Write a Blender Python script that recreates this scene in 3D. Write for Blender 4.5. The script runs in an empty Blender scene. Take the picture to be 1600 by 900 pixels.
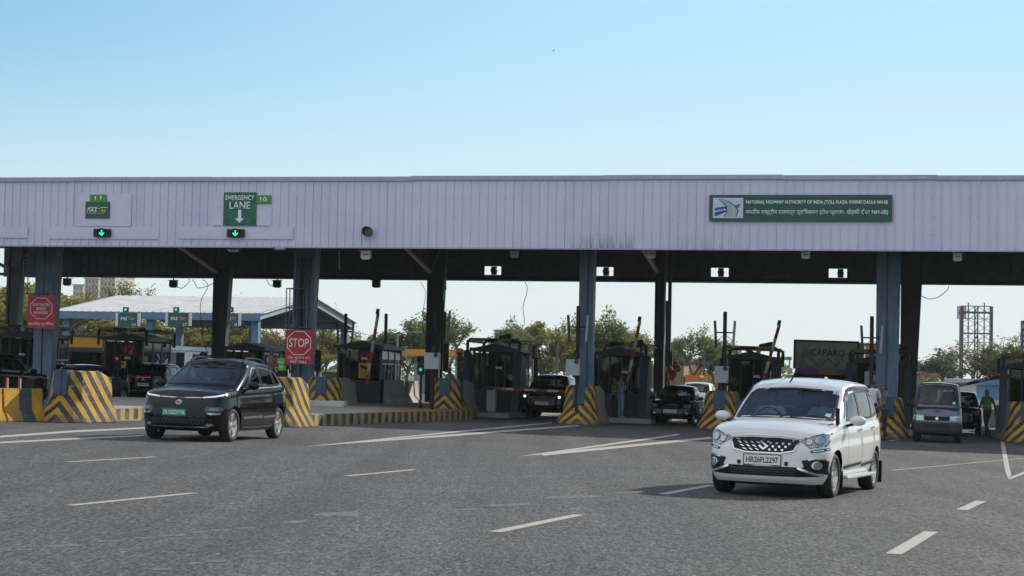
import bpy, bmesh, math, random
import numpy as np
from mathutils import Vector, Matrix
from mathutils.bvhtree import BVHTree
R = math.radians
rnd = random.Random(7)
C = bpy.context.scene.collection
SC = bpy.context.scene

# ------------------------------------------------------------------ camera
FPX, HOR, ROLL, GS, CAMZ = 2950.0, 588.0, 0.019, 0.016, 1.62   # focal length in px of 1600, horizon row, roll, cross fall, eye height
PITCH = math.atan((HOR - 450) / FPX)
cam_d = bpy.data.cameras.new('camera'); cam = bpy.data.objects.new('camera', cam_d); C.objects.link(cam)
cF = Vector((0, math.cos(PITCH), math.sin(PITCH)))
cR0 = Vector((1, 0, 0)); cU0 = Vector((0, -math.sin(PITCH), math.cos(PITCH)))
cR = cR0 * math.cos(ROLL) + cU0 * math.sin(ROLL); cU = cU0 * math.cos(ROLL) - cR0 * math.sin(ROLL)
cam.matrix_world = Matrix(((cR.x, cU.x, -cF.x, 0), (cR.y, cU.y, -cF.y, 0), (cR.z, cU.z, -cF.z, CAMZ), (0, 0, 0, 1)))
cam_d.sensor_width = 36; cam_d.lens = 36 * FPX / 1600; cam_d.clip_end = 6000
SC.camera = cam

# ------------------------------------------------------------------ sky, sun, exposure
SUN_AZ, SUN_EL = R(50), R(31)          # clockwise from +Y (view direction), height
w = bpy.data.worlds.new('World'); SC.world = w; w.use_nodes = True
nt = w.node_tree; bg = nt.nodes['Background']
sky = nt.nodes.new('ShaderNodeTexSky'); sky.sky_type = 'NISHITA'; sky.sun_disc = False
sky.sun_elevation = SUN_EL; sky.sun_rotation = SUN_AZ; sky.altitude = 200; sky.air_density = 1.0; sky.dust_density = 0.1; sky.ozone_density = 6.0
SKY_S = 0.11; bg.inputs[1].default_value = SKY_S
# the hazy air of the sky itself: paler towards the horizon and towards the sun's side, with added fill brightness behind the camera
def wn(t, **k):
    n = nt.nodes.new(t)
    for a, b in k.items(): setattr(n, a, b)
    return n
def wmath(op, a, b):
    n = wn('ShaderNodeMath', operation=op)
    for i, q in enumerate((a, b)):
        if isinstance(q, bpy.types.NodeSocket): nt.links.new(q, n.inputs[i])
        else: n.inputs[i].default_value = q
    return n.outputs[0]
def wmap(v, a, b, c, d, it='SMOOTHSTEP'):
    n = wn('ShaderNodeMapRange', interpolation_type=it); nt.links.new(v, n.inputs[0])
    for i, q in enumerate((a, b, c, d)): n.inputs[i + 1].default_value = q
    return n.outputs[0]
def wmix(f, a, b, mode='MIX'):
    n = wn('ShaderNodeMix', data_type='RGBA', blend_type=mode)
    for i, q in ((0, f), (6, a), (7, b)):
        if isinstance(q, bpy.types.NodeSocket): nt.links.new(q, n.inputs[i])
        else: n.inputs[i].default_value = q
    return n.outputs[2]
wtc = wn('ShaderNodeTexCoord'); wsep = wn('ShaderNodeSeparateXYZ'); nt.links.new(wtc.outputs['Generated'], wsep.inputs[0])
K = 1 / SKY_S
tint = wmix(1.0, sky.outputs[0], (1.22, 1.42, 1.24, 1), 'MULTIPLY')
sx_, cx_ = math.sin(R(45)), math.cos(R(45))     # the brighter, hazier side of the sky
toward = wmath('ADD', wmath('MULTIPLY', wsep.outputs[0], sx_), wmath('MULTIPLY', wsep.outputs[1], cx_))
back = wmath('MULTIPLY', wmap(toward, -.35, .45, 1, .06), .92)  # extra sky brightness away from the sun, added to fill the shaded fronts
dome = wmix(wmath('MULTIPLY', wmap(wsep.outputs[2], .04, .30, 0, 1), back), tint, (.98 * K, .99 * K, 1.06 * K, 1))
glow = wmath('MULTIPLY', wmap(toward, .42, .80, 0, .62), wmap(wsep.outputs[2], .15, .55, 1, 0))
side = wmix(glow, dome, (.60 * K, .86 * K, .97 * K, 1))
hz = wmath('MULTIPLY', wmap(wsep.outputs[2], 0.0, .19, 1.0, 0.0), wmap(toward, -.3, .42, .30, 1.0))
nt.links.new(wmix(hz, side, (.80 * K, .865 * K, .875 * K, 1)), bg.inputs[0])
sun_d = bpy.data.lights.new('sun', 'SUN'); sun = bpy.data.objects.new('sun', sun_d); C.objects.link(sun)
sun_d.energy = 5.0; sun_d.angle = R(0.53); sun_d.color = (1, 0.92, 0.79)
sd = Vector((math.sin(SUN_AZ) * math.cos(SUN_EL), math.cos(SUN_AZ) * math.cos(SUN_EL), math.sin(SUN_EL)))
sun.rotation_euler = sd.to_track_quat('Z', 'Y').to_euler(); sun.location = sd * 200
SC.view_settings.view_transform = 'Standard'; SC.view_settings.look = 'None'
SC.view_settings.gamma = 1; SC.view_settings.use_curve_mapping = False
SC.view_settings.exposure = 0.0
SC.render.engine = 'CYCLES'
SC.cycles.use_denoising = True
SC.cycles.max_bounces = 8; SC.cycles.transparent_max_bounces = 12

# ------------------------------------------------------------------ placing
def gz(x, y=0): return -GS * max(-45, min(45, x))
def ray(px, py): return cF + cR * ((px - 800) / FPX) - cU * ((py - 450) / FPX)
def ground(px, py):
    d = ray(px, py); t = -CAMZ / (d.z + GS * d.x); return Vector((d.x * t, d.y * t, CAMZ + d.z * t))
def at(px, py, Y):
    d = ray(px, py); t = Y / d.y; return Vector((d.x * t, Y, CAMZ + d.z * t))
LA = math.atan(0.201)                     # the lanes run this far to the right of the view direction
GD = Vector((math.cos(LA), -math.sin(LA), 0)); LD = Vector((math.sin(LA), math.cos(LA), 0)); PO = Vector((0, 64.85, 0))
def uv(u, v, z=None):
    p = PO + GD * u + LD * v; p.z = gz(p.x) if z is None else z; return p
def u_at(px, v, py=588):                   # plaza coordinate u of the picture column px on the line v
    d = ray(px, py)
    # (t*d.xy - PO).LD = v
    t = (v + PO.dot(LD)) / (d.x * LD.x + d.y * LD.y); p = Vector((d.x * t, d.y * t, 0)) - PO
    return p.dot(GD)
def z_at(px, py, v):                       # height of the point seen at px,py on the plane v
    d = ray(px, py); t = (v + PO.dot(LD)) / (d.x * LD.x + d.y * LD.y); return CAMZ + d.z * t
TILT = math.atan(GS)

# ------------------------------------------------------------------ materials
MATS = {}
def mat(name, col, rough=0.6, metal=0.0, var=0.10, scale=6.0, bump=0.0, coat=0.0, emit=0.0, dirt=None, dirt_amt=0.0, bscale=40, spec=0.5, stretch=(1, 1, 1)):
    if name in MATS: return MATS[name]
    m = bpy.data.materials.new(name); m.use_nodes = True; N = m.node_tree.nodes; L = m.node_tree.links
    b = N['Principled BSDF']
    b.inputs['Roughness'].default_value = rough; b.inputs['Metallic'].default_value = metal
    b.inputs['Coat Weight'].default_value = coat; b.inputs['Coat Roughness'].default_value = 0.04
    b.inputs['Specular IOR Level'].default_value = spec
    tc = N.new('ShaderNodeTexCoord'); mp = N.new('ShaderNodeMapping'); mp.inputs['Scale'].default_value = stretch
    L.new(tc.outputs['Object'], mp.inputs['Vector'])
    n = N.new('ShaderNodeTexNoise'); n.inputs['Scale'].default_value = scale; n.inputs['Detail'].default_value = 5
    L.new(mp.outputs[0], n.inputs['Vector'])
    r = N.new('ShaderNodeMapRange'); r.inputs[1].default_value = 0.3; r.inputs[2].default_value = 0.7
    r.inputs[3].default_value = 1 - var; r.inputs[4].default_value = 1 + var
    L.new(n.outputs[0], r.inputs[0])
    mx = N.new('ShaderNodeMix'); mx.data_type = 'RGBA'; mx.blend_type = 'MULTIPLY'; mx.inputs[0].default_value = 1
    mx.inputs[6].default_value = (*col, 1); L.new(r.outputs[0], mx.inputs[7]); out = mx.outputs[2]
    if dirt:
        n2 = N.new('ShaderNodeTexNoise'); n2.inputs['Scale'].default_value = scale * 0.45; n2.inputs['Detail'].default_value = 8; n2.inputs['Roughness'].default_value = 0.7
        L.new(mp.outputs[0], n2.inputs['Vector'])
        r2 = N.new('ShaderNodeMapRange'); r2.inputs[1].default_value = 0.5; r2.inputs[2].default_value = 0.72; r2.inputs[3].default_value = 0; r2.inputs[4].default_value = dirt_amt
        L.new(n2.outputs[0], r2.inputs[0])
        m2 = N.new('ShaderNodeMix'); m2.data_type = 'RGBA'; L.new(r2.outputs[0], m2.inputs[0]); L.new(out, m2.inputs[6]); m2.inputs[7].default_value = (*dirt, 1); out = m2.outputs[2]
    L.new(out, b.inputs['Base Color'])
    if emit: L.new(out, b.inputs['Emission Color']); b.inputs['Emission Strength'].default_value = emit
    if bump:
        n3 = N.new('ShaderNodeTexNoise'); n3.inputs['Scale'].default_value = bscale; n3.inputs['Detail'].default_value = 4
        L.new(tc.outputs['Object'], n3.inputs['Vector'])
        bp = N.new('ShaderNodeBump'); bp.inputs['Strength'].default_value = bump; bp.inputs['Distance'].default_value = 0.02
        L.new(n3.outputs[0], bp.inputs['Height']); L.new(bp.outputs[0], b.inputs['Normal'])
    MATS[name] = m; return m
class NG:                                   # small helper for hand made node trees
    def __init__(s, name):
        s.m = bpy.data.materials.new(name); s.m.use_nodes = True; s.N = s.m.node_tree.nodes; s.L = s.m.node_tree.links; s.b = s.N['Principled BSDF']; MATS[name] = s.m
        s.tc = s.N.new('ShaderNodeTexCoord').outputs['Object']
    def sock(s, node, i, v):
        if v is None: return
        if isinstance(v, bpy.types.NodeSocket): s.L.new(v, node.inputs[i])
        else: node.inputs[i].default_value = v
    def math(s, op, a, b=None, c=None):
        n = s.N.new('ShaderNodeMath'); n.operation = op; s.sock(n, 0, a); s.sock(n, 1, b); s.sock(n, 2, c); return n.outputs[0]
    def noise(s, scale, detail=4, rough=0.5, vec=None, dist=0.0):
        n = s.N.new('ShaderNodeTexNoise'); n.inputs['Scale'].default_value = scale; n.inputs['Detail'].default_value = detail; n.inputs['Roughness'].default_value = rough
        n.inputs['Distortion'].default_value = dist
        s.L.new(vec or s.tc, n.inputs['Vector']); return n.outputs[0]
    def voro(s, scale, feature='F1', vec=None, out='Distance'):
        n = s.N.new('ShaderNodeTexVoronoi'); n.feature = feature; n.inputs['Scale'].default_value = scale; s.L.new(vec or s.tc, n.inputs['Vector']); return n.outputs[out]
    def map(s, v, a, b, c, d):
        n = s.N.new('ShaderNodeMapRange'); s.sock(n, 0, v)
        for i, q in enumerate((a, b, c, d)): n.inputs[i + 1].default_value = q
        return n.outputs[0]
    def mix(s, f, a, b, mode='MIX'):
        n = s.N.new('ShaderNodeMix'); n.data_type = 'RGBA'; n.blend_type = mode; s.sock(n, 0, f)
        for i, q in ((6, a), (7, b)):
            if isinstance(q, bpy.types.NodeSocket): s.L.new(q, n.inputs[i])
            else: n.inputs[i].default_value = (*q, 1)
        return n.outputs[2]
    def xyz(s, vec=None):
        n = s.N.new('ShaderNodeSeparateXYZ'); s.L.new(vec or s.tc, n.inputs[0]); return n.outputs
    def mapping(s, scale=(1, 1, 1), rot=(0, 0, 0)):
        n = s.N.new('ShaderNodeMapping'); n.inputs['Scale'].default_value = scale; n.inputs['Rotation'].default_value = rot; s.L.new(s.tc, n.inputs[0]); return n.outputs[0]
    def bump(s, h, strength, dist=0.02):
        n = s.N.new('ShaderNodeBump'); n.inputs['Strength'].default_value = strength; n.inputs['Distance'].default_value = dist; s.L.new(h, n.inputs['Height']); s.L.new(n.outputs[0], s.b.inputs['Normal'])
    def done(s, col, rough=0.8, spec=0.4):
        s.sock(s.b, 'Base Color', col) if isinstance(col, bpy.types.NodeSocket) else None
        if not isinstance(col, bpy.types.NodeSocket): s.b.inputs['Base Color'].default_value = (*col, 1)
        s.sock(s.b, 'Roughness', rough); s.b.inputs['Specular IOR Level'].default_value = spec; return s.m

# ------------------------------------------------------------------ mesh builder
class MB:
    def __init__(s): s.v = []; s.f = []; s.mi = []; s.M = Matrix(); s.m = 0
    def _add(s, vs, fs):
        o = len(s.v); s.v += [tuple(s.M @ Vector(p)) for p in vs]; s.f += [tuple(o + i for i in f) for f in fs]; s.mi += [s.m] * len(fs); return s
    def box(s, c, d, rz=0, rx=0, ry=0):
        hx, hy, hz = d[0] / 2, d[1] / 2, d[2] / 2
        m = Matrix.Translation(c) @ Matrix.Rotation(rz, 4, 'Z') @ Matrix.Rotation(ry, 4, 'Y') @ Matrix.Rotation(rx, 4, 'X')
        vs = [m @ Vector((x * hx, y * hy, z * hz)) for z in (-1, 1) for y in (-1, 1) for x in (-1, 1)]
        return s._add(vs, [(0, 2, 3, 1), (4, 5, 7, 6), (0, 1, 5, 4), (2, 6, 7, 3), (0, 4, 6, 2), (1, 3, 7, 5)])
    def b2(s, a, b): return s.box([(a[i] + b[i]) / 2 for i in range(3)], [abs(b[i] - a[i]) for i in range(3)])
    def cyl(s, p0, p1, r0, r1=None, n=10, caps=True):
        r1 = r0 if r1 is None else r1; p0 = Vector(p0); p1 = Vector(p1); z = (p1 - p0).normalized()
        x = z.orthogonal().normalized(); y = z.cross(x); vs = []
        for p, r in ((p0, r0), (p1, r1)):
            vs += [p + (x * math.cos(2 * math.pi * i / n) + y * math.sin(2 * math.pi * i / n)) * r for i in range(n)]
        fs = [(i, (i + 1) % n, n + (i + 1) % n, n + i) for i in range(n)]
        if caps: fs += [tuple(range(n - 1, -1, -1)), tuple(range(n, 2 * n))]
        return s._add(vs, fs)
    def tube(s, pts, r, n=6, caps=True):
        pts = [Vector(p) for p in pts]; rr = r if isinstance(r, (list, tuple)) else [r] * len(pts); vs = []; x = None
        for i, p in enumerate(pts):
            t = (pts[min(i + 1, len(pts) - 1)] - pts[max(i - 1, 0)]).normalized()
            if x is None: x = t.orthogonal().normalized()
            x = (x - t * x.dot(t)).normalized(); y = t.cross(x)
            vs += [p + (x * math.cos(2 * math.pi * k / n) + y * math.sin(2 * math.pi * k / n)) * rr[i] for k in range(n)]
        fs = [(j * n + i, j * n + (i + 1) % n, (j + 1) * n + (i + 1) % n, (j + 1) * n + i) for j in range(len(pts) - 1) for i in range(n)]
        if caps: fs += [tuple(range(n - 1, -1, -1)), tuple(range((len(pts) - 1) * n, len(pts) * n))]
        return s._add(vs, fs)
    def bar(s, p0, p1, wd, ht):
        p0 = Vector(p0); p1 = Vector(p1); t = (p1 - p0).normalized(); up = Vector((0, 0, 1)) if abs(t.z) < 0.98 else Vector((0, 1, 0))
        x = t.cross(up).normalized(); y = x.cross(t)
        vs = [p + x * a * wd / 2 + y * b * ht / 2 for p in (p0, p1) for a, b in ((-1, -1), (1, -1), (1, 1), (-1, 1))]
        return s._add(vs, [(3, 2, 1, 0), (4, 5, 6, 7), (0, 1, 5, 4), (1, 2, 6, 5), (2, 3, 7, 6), (3, 0, 4, 7)])
    def prism(s, poly, a, b, axis='y'):      # polygon extruded from a to b along axis
        def P(q, h): return {'x': (h, q[0], q[1]), 'y': (q[0], h, q[1]), 'z': (q[0], q[1], h)}[axis]
        n = len(poly); vs = [P(q, a) for q in poly] + [P(q, b) for q in poly]
        return s._add(vs, [tuple(range(n)), tuple(range(2 * n - 1, n - 1, -1))] + [(i, n + i, n + (i + 1) % n, (i + 1) % n) for i in range(n)])
    def loft(s, rings, closed=True, caps=True):
        n = len(rings[0]); vs = [p for r_ in rings for p in r_]; k = n if closed else n - 1
        fs = [(j * n + i, j * n + (i + 1) % n, (j + 1) * n + (i + 1) % n, (j + 1) * n + i) for j in range(len(rings) - 1) for i in range(k)]
        if caps and closed: fs += [tuple(range(n - 1, -1, -1)), tuple(range((len(rings) - 1) * n, len(rings) * n))]
        return s._add(vs, fs)
    def lathe(s, prof, n=24, c=(0, 0, 0), axis='z'):   # prof: (r, h)
        c = Vector(c); vs = []
        for r_, h in prof:
            for i in range(n):
                a = 2 * math.pi * i / n; q = (r_ * math.cos(a), r_ * math.sin(a), h)
                if axis == 'x': q = (h, q[0], q[1])
                if axis == 'y': q = (q[0], h, q[1])
                vs.append(c + Vector(q))
        fs = [(j * n + i, j * n + (i + 1) % n, (j + 1) * n + (i + 1) % n, (j + 1) * n + i) for j in range(len(prof) - 1) for i in range(n)]
        return s._add(vs, fs)
    def ball(s, c, r, n=12, k=8):
        r = (r, r, r) if not isinstance(r, (tuple, list)) else r
        c = Vector(c); vs = [c + Vector((0, 0, r[2]))]
        for j in range(1, k):
            a = math.pi * j / k
            vs += [c + Vector((r[0] * math.sin(a) * math.cos(2 * math.pi * i / n), r[1] * math.sin(a) * math.sin(2 * math.pi * i / n), r[2] * math.cos(a))) for i in range(n)]
        vs.append(c - Vector((0, 0, r[2]))); e = len(vs) - 1
        fs = [(0, 1 + i, 1 + (i + 1) % n) for i in range(n)]
        fs += [(1 + j * n + i, 1 + (j + 1) * n + i, 1 + (j + 1) * n + (i + 1) % n, 1 + j * n + (i + 1) % n) for j in range(k - 2) for i in range(n)]
        fs += [(e, 1 + (k - 2) * n + (i + 1) % n, 1 + (k - 2) * n + i) for i in range(n)]
        return s._add(vs, fs)
    def quad(s, *p): return s._add(p, [tuple(range(len(p)))])
    def build(s, name, mats, parent=None, bevel=0, smooth=None, fix=True, seg=2):
        me = bpy.data.meshes.new(name); me.from_pydata(s.v, [], s.f)
        for m in (mats if isinstance(mats, (list, tuple)) else [mats]): me.materials.append(m)
        if any(s.mi): me.polygons.foreach_set('material_index', s.mi)
        if fix or bevel:
            bm = bmesh.new(); bm.from_mesh(me)
            if bevel:
                bmesh.ops.remove_doubles(bm, verts=bm.verts, dist=1e-5)
                bmesh.ops.recalc_face_normals(bm, faces=bm.faces)
                ed = [e for e in bm.edges if len(e.link_faces) == 2 and e.calc_face_angle(0) > 0.5]
                bmesh.ops.bevel(bm, geom=ed, offset=bevel, segments=seg, affect='EDGES', clamp_overlap=True)
            else: bmesh.ops.recalc_face_normals(bm, faces=bm.faces)
            bm.to_mesh(me); bm.free()
        if smooth is not None:
            me.polygons.foreach_set('use_smooth', [True] * len(me.polygons)); me.set_sharp_from_angle(angle=R(smooth))
        o = bpy.data.objects.new(name, me); C.objects.link(o)
        if parent: o.parent = parent
        return o
def tag(o, label, cat, group=None, kind=None):
    if label: o['label'] = label
    if cat: o['category'] = cat
    if group: o['group'] = group
    if kind: o['kind'] = kind
    return o
def thing(name, label, cat, loc=(0, 0, 0), rz=0, group=None, tilt=False):
    o = bpy.data.objects.new(name, None); C.objects.link(o); o.empty_display_size = 0.3
    m = Matrix.Translation(loc)
    if tilt: m = m @ Matrix.Rotation(TILT, 4, 'Y')       # follow the road's cross fall
    o.matrix_world = m @ Matrix.Rotation(rz, 4, 'Z')
    return tag(o, label, cat, group)
def struct(o): o['kind'] = 'structure'; return o
def dup(root, label=None, loc=None, rz=None, group=None, tilt=False):
    def cp(o, parent):
        c = o.copy(); C.objects.link(c)
        if parent: c.parent = parent; c.matrix_parent_inverse = o.matrix_parent_inverse
        for ch in [k for k in bpy.data.objects if k.parent == o]: cp(ch, c)
        return c
    r = cp(root, None)
    if loc is not None:
        m = Matrix.Translation(loc)
        if tilt: m = m @ Matrix.Rotation(TILT, 4, 'Y')
        r.matrix_world = m @ Matrix.Rotation(rz or 0, 4, 'Z')
    if label: r['label'] = label
    if group: r['group'] = group
    return r
def text(s, parent, name, m, loc, width=None, height=0.2, rot=(math.pi / 2, 0, 0), ext=0.002, bold=0.0, shear=0.0, align='CENTER'):
    cu = bpy.data.curves.new(name, 'FONT'); cu.body = s; cu.size = 1; cu.extrude = 0; cu.offset = bold; cu.shear = shear; cu.resolution_u = 3
    to = bpy.data.objects.new(name, cu); C.objects.link(to)
    bpy.context.view_layer.update()
    me = bpy.data.meshes.new_from_object(to.evaluated_get(bpy.context.evaluated_depsgraph_get()))
    bpy.data.objects.remove(to); bpy.data.curves.remove(cu)
    n = len(me.vertices); co = np.zeros(n * 3); me.vertices.foreach_get('co', co); co = co.reshape(-1, 3)
    mn, mxx = co.min(0), co.max(0); k = height / (mxx[1] - mn[1]); kx = k if width is None else width / (mxx[0] - mn[0])
    c0 = (mn + mxx) / 2
    co = (co - c0) * np.array([kx, k, 1]); co[:, 2] = 0
    if align == 'LEFT': co[:, 0] += (mxx[0] - mn[0]) * kx / 2
    me.vertices.foreach_set('co', co.ravel()); me.materials.clear(); me.materials.append(m)
    bm = bmesh.new(); bm.from_mesh(me)
    ret = bmesh.ops.extrude_face_region(bm, geom=bm.faces[:])
    bmesh.ops.translate(bm, vec=(0, 0, ext), verts=[q for q in ret['geom'] if isinstance(q, bmesh.types.BMVert)])
    bmesh.ops.recalc_face_normals(bm, faces=bm.faces)
    bm.to_mesh(me); bm.free()
    me.name = name
    o = bpy.data.objects.new(name, me); C.objects.link(o)
    if parent: o.parent = parent
    o.location = loc; o.rotation_euler = rot
    return o
# ------------------------------------------------------------------ cars
def glass_mat(name, tint, refl=1.0):
    m = bpy.data.materials.new(name); m.use_nodes = True; N = m.node_tree.nodes; L = m.node_tree.links
    N.remove(N['Principled BSDF']); out = N['Material Output']
    tr = N.new('ShaderNodeBsdfTransparent'); gl = N.new('ShaderNodeBsdfGlossy'); gl.inputs['Roughness'].default_value = 0.02
    tc = N.new('ShaderNodeTexCoord'); no = N.new('ShaderNodeTexNoise'); no.inputs['Scale'].default_value = 3
    L.new(tc.outputs['Object'], no.inputs['Vector'])
    rg = N.new('ShaderNodeMix'); rg.data_type = 'RGBA'; L.new(no.outputs[0], rg.inputs[0])
    rg.inputs[6].default_value = (*[t * 0.93 for t in tint], 1); rg.inputs[7].default_value = (*[min(1, t * 1.05) for t in tint], 1)
    L.new(rg.outputs[2], tr.inputs[0])
    fr = N.new('ShaderNodeFresnel'); ge = N.new('ShaderNodeNewGeometry'); io = N.new('ShaderNodeMapRange'); io.inputs[3].default_value = 1.5; io.inputs[4].default_value = 1 / 1.5; L.new(ge.outputs['Backfacing'], io.inputs[0]); L.new(io.outputs[0], fr.inputs[0])
    k = N.new('ShaderNodeMath'); k.operation = 'MULTIPLY_ADD'; k.inputs[1].default_value = refl; k.inputs[2].default_value = 0.0; L.new(fr.outputs[0], k.inputs[0])
    mx = N.new('ShaderNodeMixShader'); L.new(k.outputs[0], mx.inputs[0]); L.new(tr.outputs[0], mx.inputs[1]); L.new(gl.outputs[0], mx.inputs[2]); L.new(mx.outputs[0], out.inputs[0])
    MATS[name] = m; return m
GLASS = glass_mat('car_glass', (0.40, 0.45, 0.47), 1.25)
GLASS_D = glass_mat('car_glass_dark', (0.10, 0.11, 0.12), 1.1)
BLACKTRIM = mat('black_trim', (0.005, 0.005, 0.006), 0.4, spec=.3)
GLOSSBLACK = mat('gloss_black', (0.004, 0.004, 0.005), 0.2, spec=.25)
CHROME = mat('chrome', (0.72, 0.74, 0.76), 0.12, 1.0, var=0.03)
RUBBER = mat('tyre_rubber', (0.022, 0.021, 0.02), 0.85, var=0.3, dirt=(0.09, 0.08, 0.07), dirt_amt=0.35)
ALLOY = mat('alloy_rim', (0.55, 0.55, 0.56), 0.32, 0.85)
DARKMETAL = mat('brake_dark', (0.025, 0.025, 0.027), 0.5, 0.6)
LAMP = mat('lamp_glass', (0.26, 0.28, 0.31), 0.10, 0.5, coat=1)
LENS = mat('lamp_lens', (0.40, 0.42, 0.45), 0.08, 0.7, coat=1)
WHITEPLATE = mat('plate_white', (0.75, 0.75, 0.73), 0.5, var=0.04)
GREENPLATE = mat('plate_green', (0.02, 0.30, 0.16), 0.5, var=0.04)
PLATETXT = mat('plate_black', (0.015, 0.015, 0.018), 0.5)
TAILRED = mat('tail_red', (0.45, 0.015, 0.02), 0.15, coat=1)
AMBER = mat('amber', (0.7, 0.22, 0.03), 0.2, coat=1)
SEAT = mat('seat_fabric', (0.10, 0.095, 0.09), 0.9, var=0.15)
SEATL = mat('seat_light', (0.42, 0.38, 0.32), 0.85, var=0.1)
CABIN = mat('cabin_dark', (0.016, 0.016, 0.017), 0.85)

def pchip(xs, ys):
    xs = np.array(xs, float); ys = np.array(ys, float); h = np.diff(xs); d = np.diff(ys) / h; m = np.zeros(len(xs)); m[0] = d[0]; m[-1] = d[-1]
    for i in range(1, len(xs) - 1):
        if d[i - 1] * d[i] > 0:
            w1 = 2 * h[i] + h[i - 1]; w2 = h[i] + 2 * h[i - 1]; m[i] = (w1 + w2) / (w1 / d[i - 1] + w2 / d[i])
    def f(x):
        x = np.clip(np.asarray(x, float), xs[0], xs[-1]); i = np.clip(np.searchsorted(xs, x) - 1, 0, len(xs) - 2); t = (x - xs[i]) / h[i]
        return ys[i] * (2 * t**3 - 3 * t**2 + 1) + m[i] * h[i] * (t**3 - 2 * t**2 + t) + ys[i + 1] * (3 * t**2 - 2 * t**3) + m[i + 1] * h[i] * (t**3 - t**2)
    return f
def tab(t): return pchip([a for a, b in t], [b for a, b in t])
def crom(ctrl, counts):
    P = [np.array(p, float) for p in ctrl]
    a = P[1] * np.array([-1, 1]); b = P[-2] * np.array([-1, 1]); Q = [a] + P + [b]; out = []
    for i in range(len(P) - 1):
        p0, p1, p2, p3 = Q[i], Q[i + 1], Q[i + 2], Q[i + 3]
        t01 = max(np.linalg.norm(p1 - p0), 1e-6)**.5; t12 = max(np.linalg.norm(p2 - p1), 1e-6)**.5; t23 = max(np.linalg.norm(p3 - p2), 1e-6)**.5
        m1 = (p2 - p1) + t12 * ((p1 - p0) / t01 - (p2 - p0) / (t01 + t12)); m2 = (p2 - p1) + t12 * ((p3 - p2) / t23 - (p3 - p1) / (t12 + t23))
        for k in range(counts[i]):
            t = k / counts[i]; out.append((2 * t**3 - 3 * t**2 + 1) * p1 + (t**3 - 2 * t**2 + t) * m1 + (3 * t**2 - 2 * t**3) * p2 + (t**3 - t**2) * m2)
    out.append(P[-1]); return np.array(out)
def inpoly(x, y, poly):
    c = False; n = len(poly); j = n - 1
    for i in range(n):
        xi, yi = poly[i]; xj, yj = poly[j]
        if (yi > y) != (yj > y) and x < (xj - xi) * (y - yi) / (yj - yi) + xi: c = not c
        j = i
    return c
def nearest_on(x, y, poly):
    best = None; n = len(poly)
    for i in range(n):
        ax, ay = poly[i]; bx, by = poly[(i + 1) % n]; dx, dy = bx - ax, by - ay; t = max(0, min(1, ((x - ax) * dx + (y - ay) * dy) / (dx * dx + dy * dy + 1e-12)))
        q = (ax + t * dx, ay + t * dy); d = (q[0] - x)**2 + (q[1] - y)**2
        if best is None or d < best[0]: best = (d, q)
    return best[1]
def offset_poly(poly, e):                    # grow (e > 0) a polygon by mitred offset
    n = len(poly); A = sum(poly[i][0] * poly[(i + 1) % n][1] - poly[(i + 1) % n][0] * poly[i][1] for i in range(n)); sg = 1 if A > 0 else -1; out = []
    for i in range(n):
        p0 = np.array(poly[i - 1]); p1 = np.array(poly[i]); p2 = np.array(poly[(i + 1) % n])
        d1 = (p1 - p0) / (np.linalg.norm(p1 - p0) + 1e-9); d2 = (p2 - p1) / (np.linalg.norm(p2 - p1) + 1e-9)
        n1 = np.array([d1[1], -d1[0]]) * sg; n2 = np.array([d2[1], -d2[0]]) * sg; b = n1 + n2; b = b / max(0.5, b.dot(n1))  if np.linalg.norm(b) > 1e-6 else n1
        out.append(tuple(p1 + b * e))
    return out
def roundpoly(poly, r, k=3):
    out = []; n = len(poly)
    for i in range(n):
        p0 = np.array(poly[i - 1], float); p1 = np.array(poly[i], float); p2 = np.array(poly[(i + 1) % n], float)
        a = p1 + (p0 - p1) * min(0.45, r / np.linalg.norm(p0 - p1)); b = p1 + (p2 - p1) * min(0.45, r / np.linalg.norm(p2 - p1))
        for t in range(k + 1):
            t /= k; out.append(tuple((1 - t)**2 * a + 2 * t * (1 - t) * p1 + t * t * b))
    return out

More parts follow.
